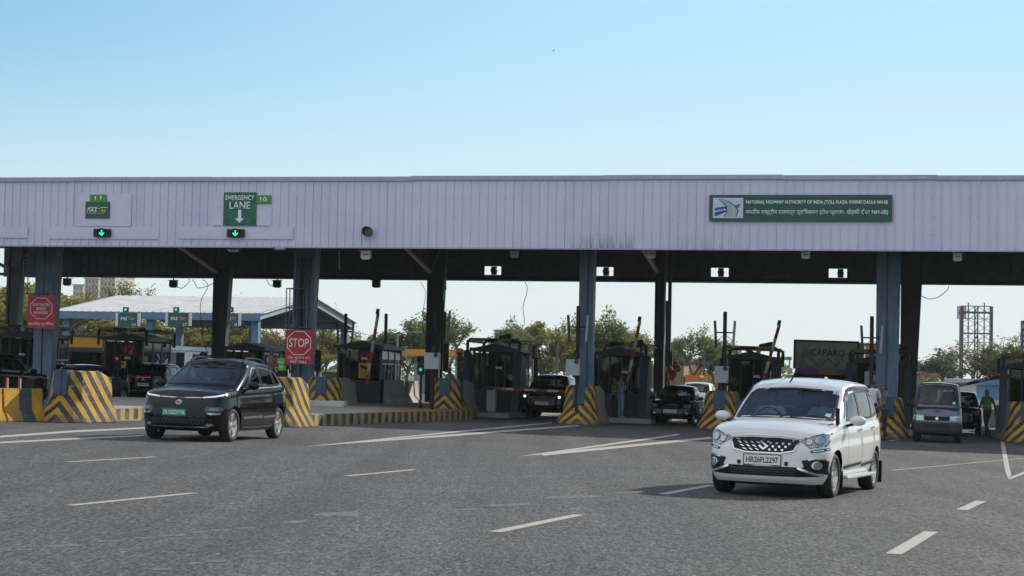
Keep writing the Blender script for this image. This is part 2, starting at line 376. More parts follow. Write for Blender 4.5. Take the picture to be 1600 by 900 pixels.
class Car:
    def __init__(s, name, label, cat, sp, paint, loc, rz, group=None, scale=1.0, res=0.05):
        s.sp = sp; s.res = res; s.paint = paint
        s.root = thing(name, label, cat, loc, rz, group, tilt=True)
        if scale != 1.0: s.root.matrix_world = s.root.matrix_world @ Matrix.Diagonal((scale, scale, scale, 1))
        s.shell(); s.tree = BVHTree.FromBMesh(s.bm)
        s.cut(); s.finish(); s.wheels(); s.inside()
    # -- the outer skin
    def shell(s):
        sp = s.sp; ctrl = sp['plan']; P = [np.array(p) for p in ctrl]
        cnt = [max(2, int(round(np.linalg.norm(P[i + 1] - P[i]) / s.res))) for i in range(len(P) - 1)]
        half = crom(ctrl, cnt); n = len(half); ring = [tuple(p) for p in half] + [(-p[0], p[1]) for p in half[-2:0:-1]]; m = len(ring)
        zb, zs, F, S, Rr = tab(sp['zb']), tab(sp['zs']), tab(sp['F']), tab(sp['S']), tab(sp['R'])
        arr = np.array(ring); tg = np.roll(arr, -1, 0) - np.roll(arr, 1, 0); nr = np.stack([tg[:, 1], -tg[:, 0]], 1); nr /= np.linalg.norm(nr, axis=1)[:, None] + 1e-9
        wf = np.clip(-nr[:, 1], 0, 1)**2; wr = np.clip(nr[:, 1], 0, 1)**2; ws = nr[:, 0]**2
        nt = max(8, int(0.8 / s.res)); V = []; Fa = []
        for j in range(nt + 1):
            t = j / nt; inset = wf * F(t) + wr * Rr(t) + ws * S(t); p = arr - nr * inset[:, None]
            z = zb(arr[:, 1]) + (zs(arr[:, 1]) - zb(arr[:, 1])) * t
            V += [(p[i, 0], p[i, 1], z[i]) for i in range(m)]
        for j in range(nt):
            for i in range(m): Fa.append((j * m + i, j * m + (i + 1) % m, (j + 1) * m + (i + 1) % m, (j + 1) * m + i))
        def deck(top0, crown, K):
            rows = {}
            top = [V[top0 + i] for i in range(m)]
            for i in range(1, n - 1):
                a = top[i]; b = top[m - i]; row = [top0 + i]
                for k in range(1, K):
                    u = 1 - 2 * k / K; V.append((a[0] * u if a[0] else 0, a[1], a[2] + crown(a[1]) * (1 - abs(u)**2.4))); row.append(len(V) - 1)
                row.append(top0 + m - i); rows[i] = row
            for i in range(1, n - 2):
                for k in range(K): Fa.append((rows[i][k], rows[i][k + 1], rows[i + 1][k + 1], rows[i + 1][k]))
            for (c, i) in ((top0, 1), (top0 + n - 1, n - 2)):
                for k in range(K): Fa.append((c, rows[i][k + 1], rows[i][k]))
        K = max(8, int(1.7 / s.res / 1.2)); K += K % 2
        deck(nt * m, tab(sp['crown']), K)
        # greenhouse
        g0, g1 = sp['gh']; Q = [np.array(p) for p in g0]
        cnt = [max(2, int(round(np.linalg.norm(Q[i + 1] - Q[i]) / s.res))) for i in range(len(Q) - 1)]
        h0, h1 = crom(g0, cnt), crom(g1, cnt); n = len(h0); m2 = 2 * n - 2
        f = lambda h: np.array([tuple(p) for p in h] + [(-p[0], p[1]) for p in h[-2:0:-1]])
        a0, a1 = f(h0), f(h1); m = m2; zr = tab(sp['zr']); nt2 = max(7, int(0.7 / s.res)); base = len(V)
        tg = np.roll(a1, -1, 0) - np.roll(a1, 1, 0); nr = np.stack([tg[:, 1], -tg[:, 0]], 1); nr /= np.linalg.norm(nr, axis=1)[:, None] + 1e-9
        z0 = np.array([zs(y) for y in a0[:, 1]]) - 0.03 + np.array([tab(sp['crown'])(y) for y in a0[:, 1]]) * (1 - np.clip(np.abs(a0[:, 0]) / (sp['W'] / 2), 0, 1)**2.4) * 0.9
        z1 = zr(a1[:, 1]); re = sp.get('roofr', 0.07)
        rows = []
        for j in range(nt2 + 1):
            t = j / nt2; p = a0 + (a1 - a0) * t + nr * (sp.get('bulge', 0.025) * math.sin(math.pi * t)); z = z0 + (z1 - re * 0.7 - z0) * t; rows.append((p, z))
        for k in (1, 2, 3):
            an = math.pi / 2 * k / 3; p = a1 - nr * re * (1 - math.cos(an)); z = z1 - re * 0.7 + re * 0.7 * math.sin(an); rows.append((p, z))
        for p, z in rows: V += [(p[i, 0], p[i, 1], z[i]) for i in range(m)]
        for j in range(len(rows) - 1):
            for i in range(m): Fa.append((base + j * m + i, base + j * m + (i + 1) % m, base + (j + 1) * m + (i + 1) % m, base + (j + 1) * m + i))
        deck(base + (len(rows) - 1) * m, lambda y: sp.get('roofcrown', 0.05), K)
        bm = bmesh.new(); vs = [bm.verts.new(v) for v in V]
        for q in Fa:
            try: bm.faces.new([vs[i] for i in q])
            except ValueError: pass
        bmesh.ops.recalc_face_normals(bm, faces=bm.faces); bm.normal_update(); s.bm = bm
    def _hole(s, test, snap, facetest):
        kill = [f for f in s.bm.faces if facetest(f) and test(f.calc_center_median())]
        if not kill: return
        edge = set(v for f in kill for v in f.verts)
        bmesh.ops.delete(s.bm, geom=kill, context='FACES')
        for v in edge:
            if v.is_valid and v.link_faces: snap(v)
        s.bm.normal_update()
    def cut(s):
        for y, r, wr in s.sp['wheels']:
            ra = r + s.sp.get('gap', 0.05)
            def test(c): return (c.y - y)**2 + (c.z - r)**2 < ra * ra
            def snap(v):
                d = Vector((v.co.y - y, v.co.z - r)); l = d.length
                if l > 1e-4: v.co.y = y + d.x / l * ra; v.co.z = r + d.y / l * ra
            s._hole(test, snap, lambda f: abs(f.normal.x) > 0.35 or f.calc_center_median().z < 0.5)
        for nm, view, poly, gm in s.sp['glass']:
            ix, iy = (1, 2) if view == 'side' else (0, 2)
            pp = offset_poly(poly, -0.012)
            for sx in ((1, -1) if view == 'side' else (0,)):
                def ft(f):
                    if view == 'side': return f.normal.x * sx > 0.4 and f.calc_center_median().z > 0.6
                    return (f.normal.y < -0.2 if view == 'front' else f.normal.y > 0.2) and f.calc_center_median().z > 0.75
                def test(c): return inpoly(c[ix], c[iy], pp)
                def snap(v):
                    q = nearest_on(v.co[ix], v.co[iy], pp); v.co[ix] = q[0]; v.co[iy] = q[1]
                s._hole(test, snap, ft)
    def finish(s):
        bmesh.ops.delete(s.bm, geom=[v for v in s.bm.verts if not v.link_faces], context='VERTS')
        me = bpy.data.meshes.new('body'); s.bm.to_mesh(me); me.materials.append(s.paint)
        me.polygons.foreach_set('use_smooth', [True] * len(me.polygons)); me.set_sharp_from_angle(angle=R(40))
        o = bpy.data.objects.new('body', me); C.objects.link(o); o.parent = s.root; s.body = o
        for nm, view, poly, gm in s.sp['glass']:
            for sx in ((1, -1) if view == 'side' else (1,)):
                g = s.patch(nm, view, poly, gm, 0.0, sx, th=0)
                s.ring('trim', view, poly, offset_poly(poly, -0.03), BLACKTRIM, 0.004, sx, parent=g)
        sp = s.sp; L0, L1 = sp['plan'][0][1], sp['plan'][-1][1]; W = sp['W']
        u = MB(); u.b2((-W / 2 + 0.30, L0 + 0.45, 0.20), (W / 2 - 0.30, L1 - 0.45, 0.34))
        for y, r, wr in sp['wheels']:
            ra = r + sp.get('gap', 0.05) + 0.015
            for sx in (1, -1):
                pr = [(ra, sx * (W / 2 - 0.13)), (ra, sx * (W / 2 - 0.42)), (0.02, sx * (W / 2 - 0.42))]
                k = len(u.v); u.lathe(pr, 28, (0, y, r), 'x')
                # keep only the part above the sill
                keep = [(f, q) for f, q in zip(u.f, u.mi) if not (min(f) >= k and (sum(u.v[i][2] for i in f) / len(f) < 0.24 or (sum(u.v[i][2] for i in f) / len(f) < 0.42 and sum(u.v[i][1] for i in f) / len(f) < y - .1)))]
                u.f = [a for a, b in keep]; u.mi = [b for a, b in keep]
        u.build('underbody', CABIN, s.root, fix=False)
    # -- pieces laid on the skin
    def proj(s, p, view, sx, off, d=None):
        if view == 'front': o, dr = Vector((p[0], -6, p[1])), Vector((0, 1, 0))
        elif view == 'rear': o, dr = Vector((p[0], 6, p[1])), Vector((0, -1, 0))
        elif view == 'top': o, dr = Vector((p[0], p[1], 5)), Vector((0, 0, -1))
        else: o, dr = Vector((sx * 3, p[0], p[1])), Vector((-sx, 0, 0))
        h, nrm, _, _ = s.tree.ray_cast(o, dr)
        if h is None:
            q = {'front': Vector((p[0], s.sp['plan'][0][1], p[1])), 'rear': Vector((p[0], s.sp['plan'][-1][1], p[1])), 'top': Vector((p[0], p[1], 1.7)), 'side': Vector((sx * s.sp['W'] / 2, p[0], p[1]))}[view]
            h, nrm, _, _ = s.tree.find_nearest(q)
        if nrm.dot(dr) > 0: nrm = -nrm
        return h + nrm * off, nrm
    def patch(s, name, view, poly, m, off=0.004, sx=1, th=0.012, parent=None, smooth=True, h=None):
        h = h or max(s.res, 0.05); bm = bmesh.new(); n = len(poly)
        if view in ('front', 'rear', 'top') and sx < 0: poly = [(-a, b) for a, b in poly]
        vs = [bm.verts.new((a, 0, b)) for a, b in poly]; f = bm.faces.new(vs)
        bmesh.ops.triangulate(bm, faces=bm.faces[:])
        for ax in (0, 2):
            lo = min(v.co[ax] for v in bm.verts); hi = max(v.co[ax] for v in bm.verts); k = int((hi - lo) / h)
            for q in range(1, k + 1):
                co = Vector((0, 0, 0)); co[ax] = lo + (hi - lo) * q / (k + 1); no = Vector((0, 0, 0)); no[ax] = 1
                bmesh.ops.bisect_plane(bm, geom=bm.verts[:] + bm.edges[:] + bm.faces[:], dist=1e-5, plane_co=co, plane_no=no)
        nr = {}
        for v in list(bm.verts):
            p, nn = s.proj((v.co.x, v.co.z), view, sx, off); v.co = p; nr[v] = nn
        bmesh.ops.recalc_face_normals(bm, faces=bm.faces)
        bm.normal_update()
        av = sum((f.normal * f.calc_area() for f in bm.faces), Vector()); an = sum(nr.values(), Vector())
        if av.dot(an) < 0: bmesh.ops.reverse_faces(bm, faces=bm.faces)
        if th:
            ret = bmesh.ops.extrude_edge_only(bm, edges=[e for e in bm.edges if e.is_boundary])
            bm.normal_update(); cen = sum(nr.values(), Vector()).normalized()
            for v in [q for q in ret['geom'] if isinstance(q, bmesh.types.BMVert)]: v.co -= cen * (off + th)
        me = bpy.data.meshes.new(name); bm.to_mesh(me); bm.free(); me.materials.append(m)
        me.polygons.foreach_set('use_smooth', [True] * len(me.polygons)); me.set_sharp_from_angle(angle=R(40))
        o = bpy.data.objects.new(name, me); C.objects.link(o); o.parent = parent or s.root; return o
    def ring(s, name, view, outer, inner, m, off, sx=1, parent=None):
        n = len(outer); mb = MB(); pts = []
        if view in ('front', 'rear') and sx < 0: outer = [(-a, b) for a, b in outer]; inner = [(-a, b) for a, b in inner]
        for i in range(n):
            L = math.dist(outer[i], outer[(i + 1) % n]); k = max(1, int(L / 0.08))
            for q in range(k):
                t = q / k; pts.append((tuple(outer[i][c] * (1 - t) + outer[(i + 1) % n][c] * t for c in (0, 1)), tuple(inner[i][c] * (1 - t) + inner[(i + 1) % n][c] * t for c in (0, 1))))
        A = [s.proj(o, view, sx, off)[0] for o, _ in pts]; B = [s.proj(i, view, sx, off)[0] for _, i in pts]
        for i in range(len(A)): j = (i + 1) % len(A); mb.quad(A[i], A[j], B[j], B[i])
        return mb.build(name, m, parent or s.root, smooth=40)
    def seam(s, name, view, path, m=BLACKTRIM, wd=0.008, off=0.002, sx=1, parent=None):
        mb = MB(); pts = []
        for a, b in zip(path[:-1], path[1:]):
            k = max(1, int(math.dist(a, b) / 0.06))
            pts += [tuple(a[c] + (b[c] - a[c]) * q / k for c in (0, 1)) for q in range(k)]
        pts.append(path[-1])
        if view in ('front', 'rear', 'top') and sx < 0: pts = [(-a, b) for a, b in pts]
        P = [s.proj(p, view, sx, off) for p in pts]; L = []; Rr = []
        for i, (p, nn) in enumerate(P):
            t = P[min(i + 1, len(P) - 1)][0] - P[max(i - 1, 0)][0]; d = t.cross(nn).normalized() * wd / 2; L.append(p + d); Rr.append(p - d)
        for i in range(len(P) - 1): mb.quad(L[i], L[i + 1], Rr[i + 1], Rr[i])
        return mb.build(name, m, parent or s.root)
    # -- wheels
    def wheels(s):
        sp = s.sp; proto = None
        for y, r, wt in sp['wheels']:
            for sx in (1, -1):
                st = sp.get('steer', 0) if y < 0 else 0
                tw = 0.105; t = MB(); rr = r * sp.get('rimr', 0.66)
                t.lathe([(rr, -tw * .8), (rr + .02, -tw), (r - .03, -tw), (r - .008, -tw * .8), (r, -tw * .45), (r, tw * .45), (r - .008, tw * .8), (r - .03, tw), (rr + .02, tw), (rr, tw * .8)], 40, axis='x')
                o = t.build('wheel', RUBBER, s.root, smooth=50, fix=False)
                o.location = (sx * (sp['W'] / 2 - 0.035 - tw), y, r); o.rotation_euler = (0, 0, st + (math.pi if sx < 0 else 0))
                q = MB(); q.lathe([(rr + .004, tw * .82), (rr - .012, tw * .86), (rr - .03, tw * .5), (rr - .045, -tw * .5)], 40, axis='x')
                ns = sp.get('spokes', 5); kind = sp.get('rim', 'star')
                for k in range(ns):
                    a = 2 * math.pi * k / ns + 0.3; ca, sa = math.cos(a), math.sin(a)
                    wi, wo = (.030, .026) if kind == 'star' else (.02, .075) if kind == 'petal' else (.055, .07)
                    if kind == 'petal': wi, wo = .028, .062
                    def pt(rad, off, x): return (x, ca * rad - sa * off, sa * rad + ca * off)
                    xo, xi, dp = tw * .78, tw * .55, 0.03
                    v = [pt(.035, -wi, xi), pt(.035, wi, xi), pt(rr - .012, wo, xo), pt(rr - .012, -wo, xo)]
                    q._add(v + [(p[0] - dp, p[1], p[2]) for p in v], [(0, 1, 2, 3), (7, 6, 5, 4), (0, 4, 5, 1), (1, 5, 6, 2), (2, 6, 7, 3), (3, 7, 4, 0)])
                q.lathe([(0.0001, tw * .68), (.03, tw * .66), (.055, tw * .55), (.06, tw * .3)], 16, axis='x')
                q.m = 1; q.lathe([(.0001, 0.0), (rr - .05, 0.0), (rr - .045, -.02)], 28, axis='x')
                q.build('rim', [sp.get('rimmat', ALLOY), DARKMETAL], o, smooth=35)
    # -- cabin
    def inside(s):
        sp = s.sp; W = sp['W']; y0, y1 = sp['cabin']; m = MB()
        zf = sp.get('dash', 0.95)
        m.b2((-W / 2 + .14, y0, 0.36), (W / 2 - .14, y1, 0.44)); m.b2((-W / 2 + .12, y0 - .25, 0.5), (W / 2 - .12, y0 + .22, zf - 0.06))
        m.prism([(y0 - .5, zf - .02), (y0 + .1, zf + .02), (y0 + .2, zf - .12), (y0 - .5, zf - .12)], -W / 2 + .14, W / 2 - .14, 'x')
        m.build('dashboard', CABIN, s.root, bevel=0.015)
        st = MB(); st.lathe([(.175, -.012), (.19, 0), (.175, .012), (.165, 0), (.175, -.012)], 20); st.bar((-.17, 0, 0), (.17, 0, 0), .03, .02); st.bar((0, 0, 0), (0, -.17, 0), .03, .02); st.cyl((0, 0, -.03), (0, 0, .01), .05)
        o = st.build('steering_wheel', CABIN, s.root, smooth=40); o.location = (-.38, y0 + .38, zf + .03); o.rotation_euler = (R(62), 0, 0)
        for ry in sp['seats']:
            for x in (-.38, .38):
                q = MB(); z0 = sp.get('seatz', 0.58)
                q.box((x, ry, z0), (.50, .50, .16)); q.loft([[(x + a * .25 * k, ry + .26 + h * .28 + b * .07, z0 + h) for a, b in ((-1, -1), (1, -1), (1, 1), (-1, 1))] for h, k in ((0, 1), (.35, 1), (.60, .8))])
                q.loft([[(x + a * .13, ry + .45 + b * .05, z0 + h) for a, b in ((-1, -1), (1, -1), (1, 1), (-1, 1))] for h in (.64, .80)])
                q.build('seat', sp.get('seatmat', SEAT), s.root, bevel=0.03, smooth=40)
    def mirror(s, p, m, size=(.22, .13, .15), base=None):
        for sx in (1, -1):
            q = MB(); x, y, z = p; q.ball((sx * x, y, z), (size[0] / 2, size[1] / 2, size[2] / 2), 14, 10)
            for i, v in enumerate(q.v):      # flatten the glass side
                if v[1] > y + .025: q.v[i] = (v[0], y + .025, v[2])
            q.m = 1; q.bar((sx * (x - .05), y, z - .05), (sx * (x - .2), y - .0, z - .09), .07, .04)
            q.build('mirror', [m, BLACKTRIM], s.root, smooth=50)
    def plate(s, txt, p, m, tm, view='front', wd=.50, ht=.12, name='number_plate'):
        sgn = -1 if view == 'front' else 1
        y = s.proj((p[0], p[1]), view, 1, 0)[0].y + sgn * 0.015
        y = min(y, s.proj((p[0], p[1] + ht / 2), view, 1, 0)[0].y + sgn * .012) if sgn < 0 else max(y, s.proj((p[0], p[1] + ht / 2), view, 1, 0)[0].y + .012)
        b = MB(); b.box((0, 0, 0), (wd, .012, ht)); b.m = 1; b.box((0, -sgn * 0.006, 0), (wd + .03, .008, ht + .03))
        o = b.build(name, [m, BLACKTRIM], s.root, bevel=0.003); o.location = (p[0], y, p[1])
        text(txt, o, 'lettering', tm, (0.0, sgn * 0.0065, 0), wd * .88, ht * .62, rot=(math.pi / 2, 0, 0 if sgn < 0 else math.pi), bold=0.012)
        return o
    def extras(s, handles=(), seams=(), z_handle=.95):
        for y, z in handles:
            for sx in (1, -1):
                p, nn = s.proj((y, z), 'side', sx, 0.018); h = MB(); h.box((0, 0, 0), (.022, .19, .03)); o = h.build('door_handle', s.sp.get('handle', CHROME), s.root, bevel=.008, smooth=40); o.location = p
        for path in seams:
            for sx in (1, -1): s.seam('door_gap', 'side', path, sx=sx)
PAINT_WHITE = mat('paint_white', (0.65, 0.65, 0.635), 0.35, var=0.03, coat=1, dirt=(0.45, 0.42, 0.38), dirt_amt=0.12)
PAINT_BLACK = mat('paint_black', (0.0025, 0.003, 0.0045), 0.25, var=0.1, coat=.6, dirt=(0.012, 0.0115, 0.011), dirt_amt=0.2, spec=.05)
PAINT_NAVY = mat('paint_navy', (0.012, 0.022, 0.06), 0.3, var=0.1, coat=1, dirt=(0.06, 0.06, 0.06), dirt_amt=0.15)
PAINT_BLUEGREY = mat('paint_bluegrey', (0.045, 0.070, 0.125), 0.35, 0.3, var=0.08, coat=1, dirt=(0.15, 0.14, 0.13), dirt_amt=0.2)
PAINT_SILVER = mat('paint_silver', (0.50, 0.51, 0.52), 0.35, 0.4, var=0.06, coat=1, dirt=(0.3, 0.28, 0.25), dirt_amt=0.2)

MPV = dict(W=1.735, plan=[(0, -2.20), (.42, -2.165), (.68, -2.05), (.815, -1.84), (.852, -1.5), (.866, -.9), (.868, .4), (.862, 1.2), (.83, 1.75), (.74, 2.06), (.45, 2.15), (0, 2.17)],
    zb=[(-2.2, .205), (-1.7, .20), (-1.3, .23), (1.5, .24), (2.17, .30)],
    zs=[(-2.2, .775), (-2.0, .86), (-1.75, .925), (-1.2, 1.0), (0, 1.03), (1.3, 1.07), (2.17, 1.10)],
    F=[(0, .06), (.12, .01), (.3, .0), (.5, .02), (.75, .045), (.92, .10), (1, .18)],
    S=[(0, .09), (.15, .035), (.35, .01), (.6, 0), (.72, .012), (.9, .02), (1, .05)],
    R=[(0, .06), (.2, 0), (.5, .02), (1, .08)],
    crown=[(-2.2, .01), (-1.9, .07), (-1.2, .09), (0, .03), (2.2, .02)],
    gh=([(0, -1.30), (.50, -1.22), (.74, -1.02), (.80, -.55), (.808, .3), (.80, 1.2), (.755, 1.80), (.66, 2.02), (.4, 2.10), (0, 2.12)],
        [(0, -.42), (.46, -.38), (.645, -.29), (.69, -.05), (.70, .4), (.69, 1.1), (.655, 1.55), (.58, 1.70), (.3, 1.77), (0, 1.79)]),
    zr=[(-.45, 1.515), (-.2, 1.565), (.4, 1.635), (1.2, 1.63), (1.88, 1.55)], roofcrown=.055, roofr=.08,
    wheels=[(-1.40, .315, 0), (1.34, .315, 0)], gap=.05, spokes=5, rim='star', rimr=.70, steer=0.0,
    glass=[('windscreen', 'front', [(-.715, 1.085), (-.35, 1.105), (0, 1.11), (.35, 1.105), (.715, 1.085), (.645, 1.43), (.575, 1.50), (.25, 1.53), (0, 1.535), (-.25, 1.53), (-.575, 1.50), (-.645, 1.43)], GLASS),
           ('front_window', 'side', [(-.62, 1.07), (.20, 1.085), (.17, 1.50), (-.12, 1.47), (-.38, 1.32)], GLASS), ('rear_window', 'side', [(.27, 1.088), (1.14, 1.11), (1.10, 1.53), (.24, 1.51)], GLASS),
           ('quarter_window', 'side', [(1.21, 1.115), (1.72, 1.18), (1.52, 1.45), (1.17, 1.515)], GLASS),
           ('tailgate_window', 'rear', [(-.56, 1.16), (.56, 1.16), (.47, 1.50), (-.47, 1.50)], GLASS_D)],
    cabin=(-.85, 1.7), dash=1.04, seats=(-.15, .75), seatz=.62, seatmat=SEAT)

EVMPV = dict(W=1.85, plan=[(0, -2.15), (.46, -2.11), (.74, -1.98), (.875, -1.74), (.915, -1.35), (.925, -.7), (.925, .5), (.915, 1.2), (.885, 1.7), (.79, 2.02), (.48, 2.12), (0, 2.14)],
    zb=[(-2.15, .22), (-1.7, .21), (1.5, .21), (2.14, .28)],
    zs=[(-2.15, .86), (-1.95, .93), (-1.6, .985), (-1.1, 1.03), (0, 1.06), (1.3, 1.09), (2.14, 1.12)],
    F=[(0, .08), (.12, .02), (.3, .0), (.5, .005), (.75, .03), (.9, .08), (1, .16)],
    S=[(0, .08), (.15, .03), (.35, .005), (.55, 0), (.75, .015), (.9, .03), (1, .075)],
    R=[(0, .06), (.2, 0), (.5, .02), (1, .10)],
    crown=[(-2.15, .01), (-1.9, .05), (-1.2, .075), (0, .03), (2.2, .02)],
    gh=([(0, -1.42), (.54, -1.32), (.79, -1.10), (.845, -.6), (.85, .3), (.845, 1.1), (.80, 1.72), (.70, 1.98), (.4, 2.06), (0, 2.08)],
        [(0, -.36), (.47, -.32), (.66, -.22), (.705, .02), (.715, .4), (.70, 1.0), (.655, 1.42), (.58, 1.57), (.3, 1.63), (0, 1.65)]),
    zr=[(-.36, 1.575), (-.1, 1.61), (.4, 1.63), (1.0, 1.605), (1.65, 1.53)], roofcrown=.05, roofr=.13,
    wheels=[(-1.33, .335, 0), (1.37, .335, 0)], gap=.05, spokes=5, rim='petal', rimr=.70, steer=-.02,
    glass=[('windscreen', 'front', [(-.735, 1.115), (-.36, 1.13), (0, 1.135), (.36, 1.13), (.735, 1.115), (.66, 1.47), (.59, 1.54), (.25, 1.575), (0, 1.58), (-.25, 1.575), (-.59, 1.54), (-.66, 1.47)], GLASS),
           ('front_window', 'side', [(-.42, 1.10), (.26, 1.115), (.22, 1.525), (-.02, 1.50), (-.24, 1.36)], GLASS), ('rear_window', 'side', [(.34, 1.115), (1.12, 1.135), (1.00, 1.49), (.30, 1.53)], GLASS),
           ('corner_window', 'side', [(-.72, 1.09), (-.47, 1.10), (-.36, 1.27)], GLASS),
           ('quarter_window', 'side', [(1.20, 1.14), (1.62, 1.17), (1.32, 1.44), (1.08, 1.48)], GLASS),
           ('tailgate_window', 'rear', [(-.56, 1.18), (.56, 1.18), (.47, 1.44), (-.47, 1.44)], GLASS_D)],
    cabin=(-.85, 1.5), dash=1.06, seats=(-.1, .85), seatz=.62, seatmat=SEATL)

SUV = dict(W=1.79, plan=[(0, -2.15), (.5, -2.12), (.76, -2.02), (.865, -1.82), (.885, -1.4), (.895, -.7), (.895, .5), (.885, 1.3), (.86, 1.8), (.78, 2.05), (.48, 2.13), (0, 2.15)],
    zb=[(-2.15, .26), (-1.6, .24), (1.5, .24), (2.15, .34)],
    zs=[(-2.15, .93), (-1.95, .985), (-1.6, 1.02), (-1.0, 1.05), (0, 1.07), (1.3, 1.10), (2.15, 1.12)],
    F=[(0, .08), (.12, .02), (.3, .0), (.55, .015), (.8, .03), (.92, .06), (1, .12)],
    S=[(0, .07), (.15, .02), (.35, .0), (.55, 0.01), (.75, .02), (.9, .02), (1, .06)],
    R=[(0, .07), (.2, 0), (.5, .02), (1, .05)],
    crown=[(-2.15, .01), (-1.9, .06), (-1.1, .075), (0, .03), (2.2, .02)],
    gh=([(0, -1.12), (.52, -1.05), (.76, -.85), (.815, -.4), (.82, .3), (.815, 1.2), (.775, 1.78), (.68, 2.0), (.4, 2.08), (0, 2.10)],
        [(0, -.36), (.44, -.32), (.60, -.22), (.65, .02), (.66, .4), (.65, 1.1), (.62, 1.55), (.55, 1.70), (.3, 1.76), (0, 1.78)]),
    zr=[(-.36, 1.57), (-.1, 1.605), (.4, 1.62), (1.1, 1.605), (1.8, 1.56)], roofcrown=.04, roofr=.08,
    wheels=[(-1.28, .34, 0), (1.33, .34, 0)], gap=.06, spokes=5, rim='five', rimr=.68,
    glass=[('windscreen', 'front', [(-.69, 1.13), (-.3, 1.15), (.3, 1.15), (.69, 1.13), (.59, 1.48), (.52, 1.545), (.2, 1.57), (-.2, 1.57), (-.52, 1.545), (-.59, 1.48)], GLASS),
           ('front_window', 'side', [(-.60, 1.10), (.24, 1.115), (.21, 1.50), (-.05, 1.49), (-.33, 1.36)], GLASS), ('rear_window', 'side', [(.31, 1.115), (1.12, 1.135), (1.05, 1.49), (.28, 1.505)], GLASS),
           ('quarter_window', 'side', [(1.2, 1.14), (1.62, 1.18), (1.44, 1.44), (1.13, 1.48)], GLASS_D),
           ('tailgate_window', 'rear', [(-.60, 1.16), (.60, 1.16), (.50, 1.49), (-.50, 1.49)], GLASS)],
    cabin=(-.75, 1.5), dash=1.07, seats=(-.05, .85), seatz=.64)

HATCH = dict(W=1.68, plan=[(0, -1.98), (.45, -1.95), (.70, -1.84), (.81, -1.62), (.83, -1.25), (.84, -.6), (.84, .5), (.83, 1.1), (.80, 1.55), (.72, 1.78), (.45, 1.86), (0, 1.88)],
    zb=[(-1.98, .22), (-1.5, .2), (1.4, .2), (1.88, .28)],
    zs=[(-1.98, .72), (-1.8, .80), (-1.5, .87), (-1.0, .92), (0, .95), (1.2, .99), (1.88, 1.0)],
    F=[(0, .08), (.12, .02), (.3, .0), (.55, .02), (.8, .05), (.92, .09), (1, .16)],
    S=[(0, .07), (.15, .02), (.35, .0), (.55, 0.01), (.75, .02), (.9, .02), (1, .06)],
    R=[(0, .07), (.2, 0), (.5, .02), (1, .08)],
    crown=[(-1.98, .01), (-1.75, .06), (-1.0, .075), (0, .03), (1.9, .02)],
    gh=([(0, -1.10), (.48, -1.03), (.70, -.83), (.76, -.4), (.765, .3), (.755, 1.0), (.71, 1.52), (.62, 1.72), (.4, 1.80), (0, 1.82)],
        [(0, -.30), (.40, -.26), (.545, -.17), (.59, .05), (.60, .4), (.585, .9), (.55, 1.22), (.49, 1.34), (.3, 1.40), (0, 1.42)]),
    zr=[(-.3, 1.42), (-.1, 1.45), (.4, 1.47), (.9, 1.445), (1.42, 1.38)], roofcrown=.04, roofr=.08,
    wheels=[(-1.22, .30, 0), (1.22, .30, 0)], gap=.05, spokes=6, rim='five', rimr=.66,
    glass=[('windscreen', 'front', [(-.64, .99), (-.3, 1.005), (.3, 1.005), (.64, .99), (.535, 1.34), (.47, 1.395), (.2, 1.42), (-.2, 1.42), (-.47, 1.395), (-.535, 1.34)], GLASS),
           ('front_window', 'side', [(-.56, .975), (.24, .99), (.21, 1.36), (-.02, 1.35), (-.28, 1.22)], GLASS), ('rear_window', 'side', [(.31, .99), (1.05, 1.02), (.90, 1.32), (.28, 1.365)], GLASS),
           ('tailgate_window', 'rear', [(-.54, 1.04), (.54, 1.04), (.44, 1.33), (-.44, 1.33)], GLASS)],
    cabin=(-.7, 1.3), dash=.94, seats=(-.05, .75), seatz=.52)

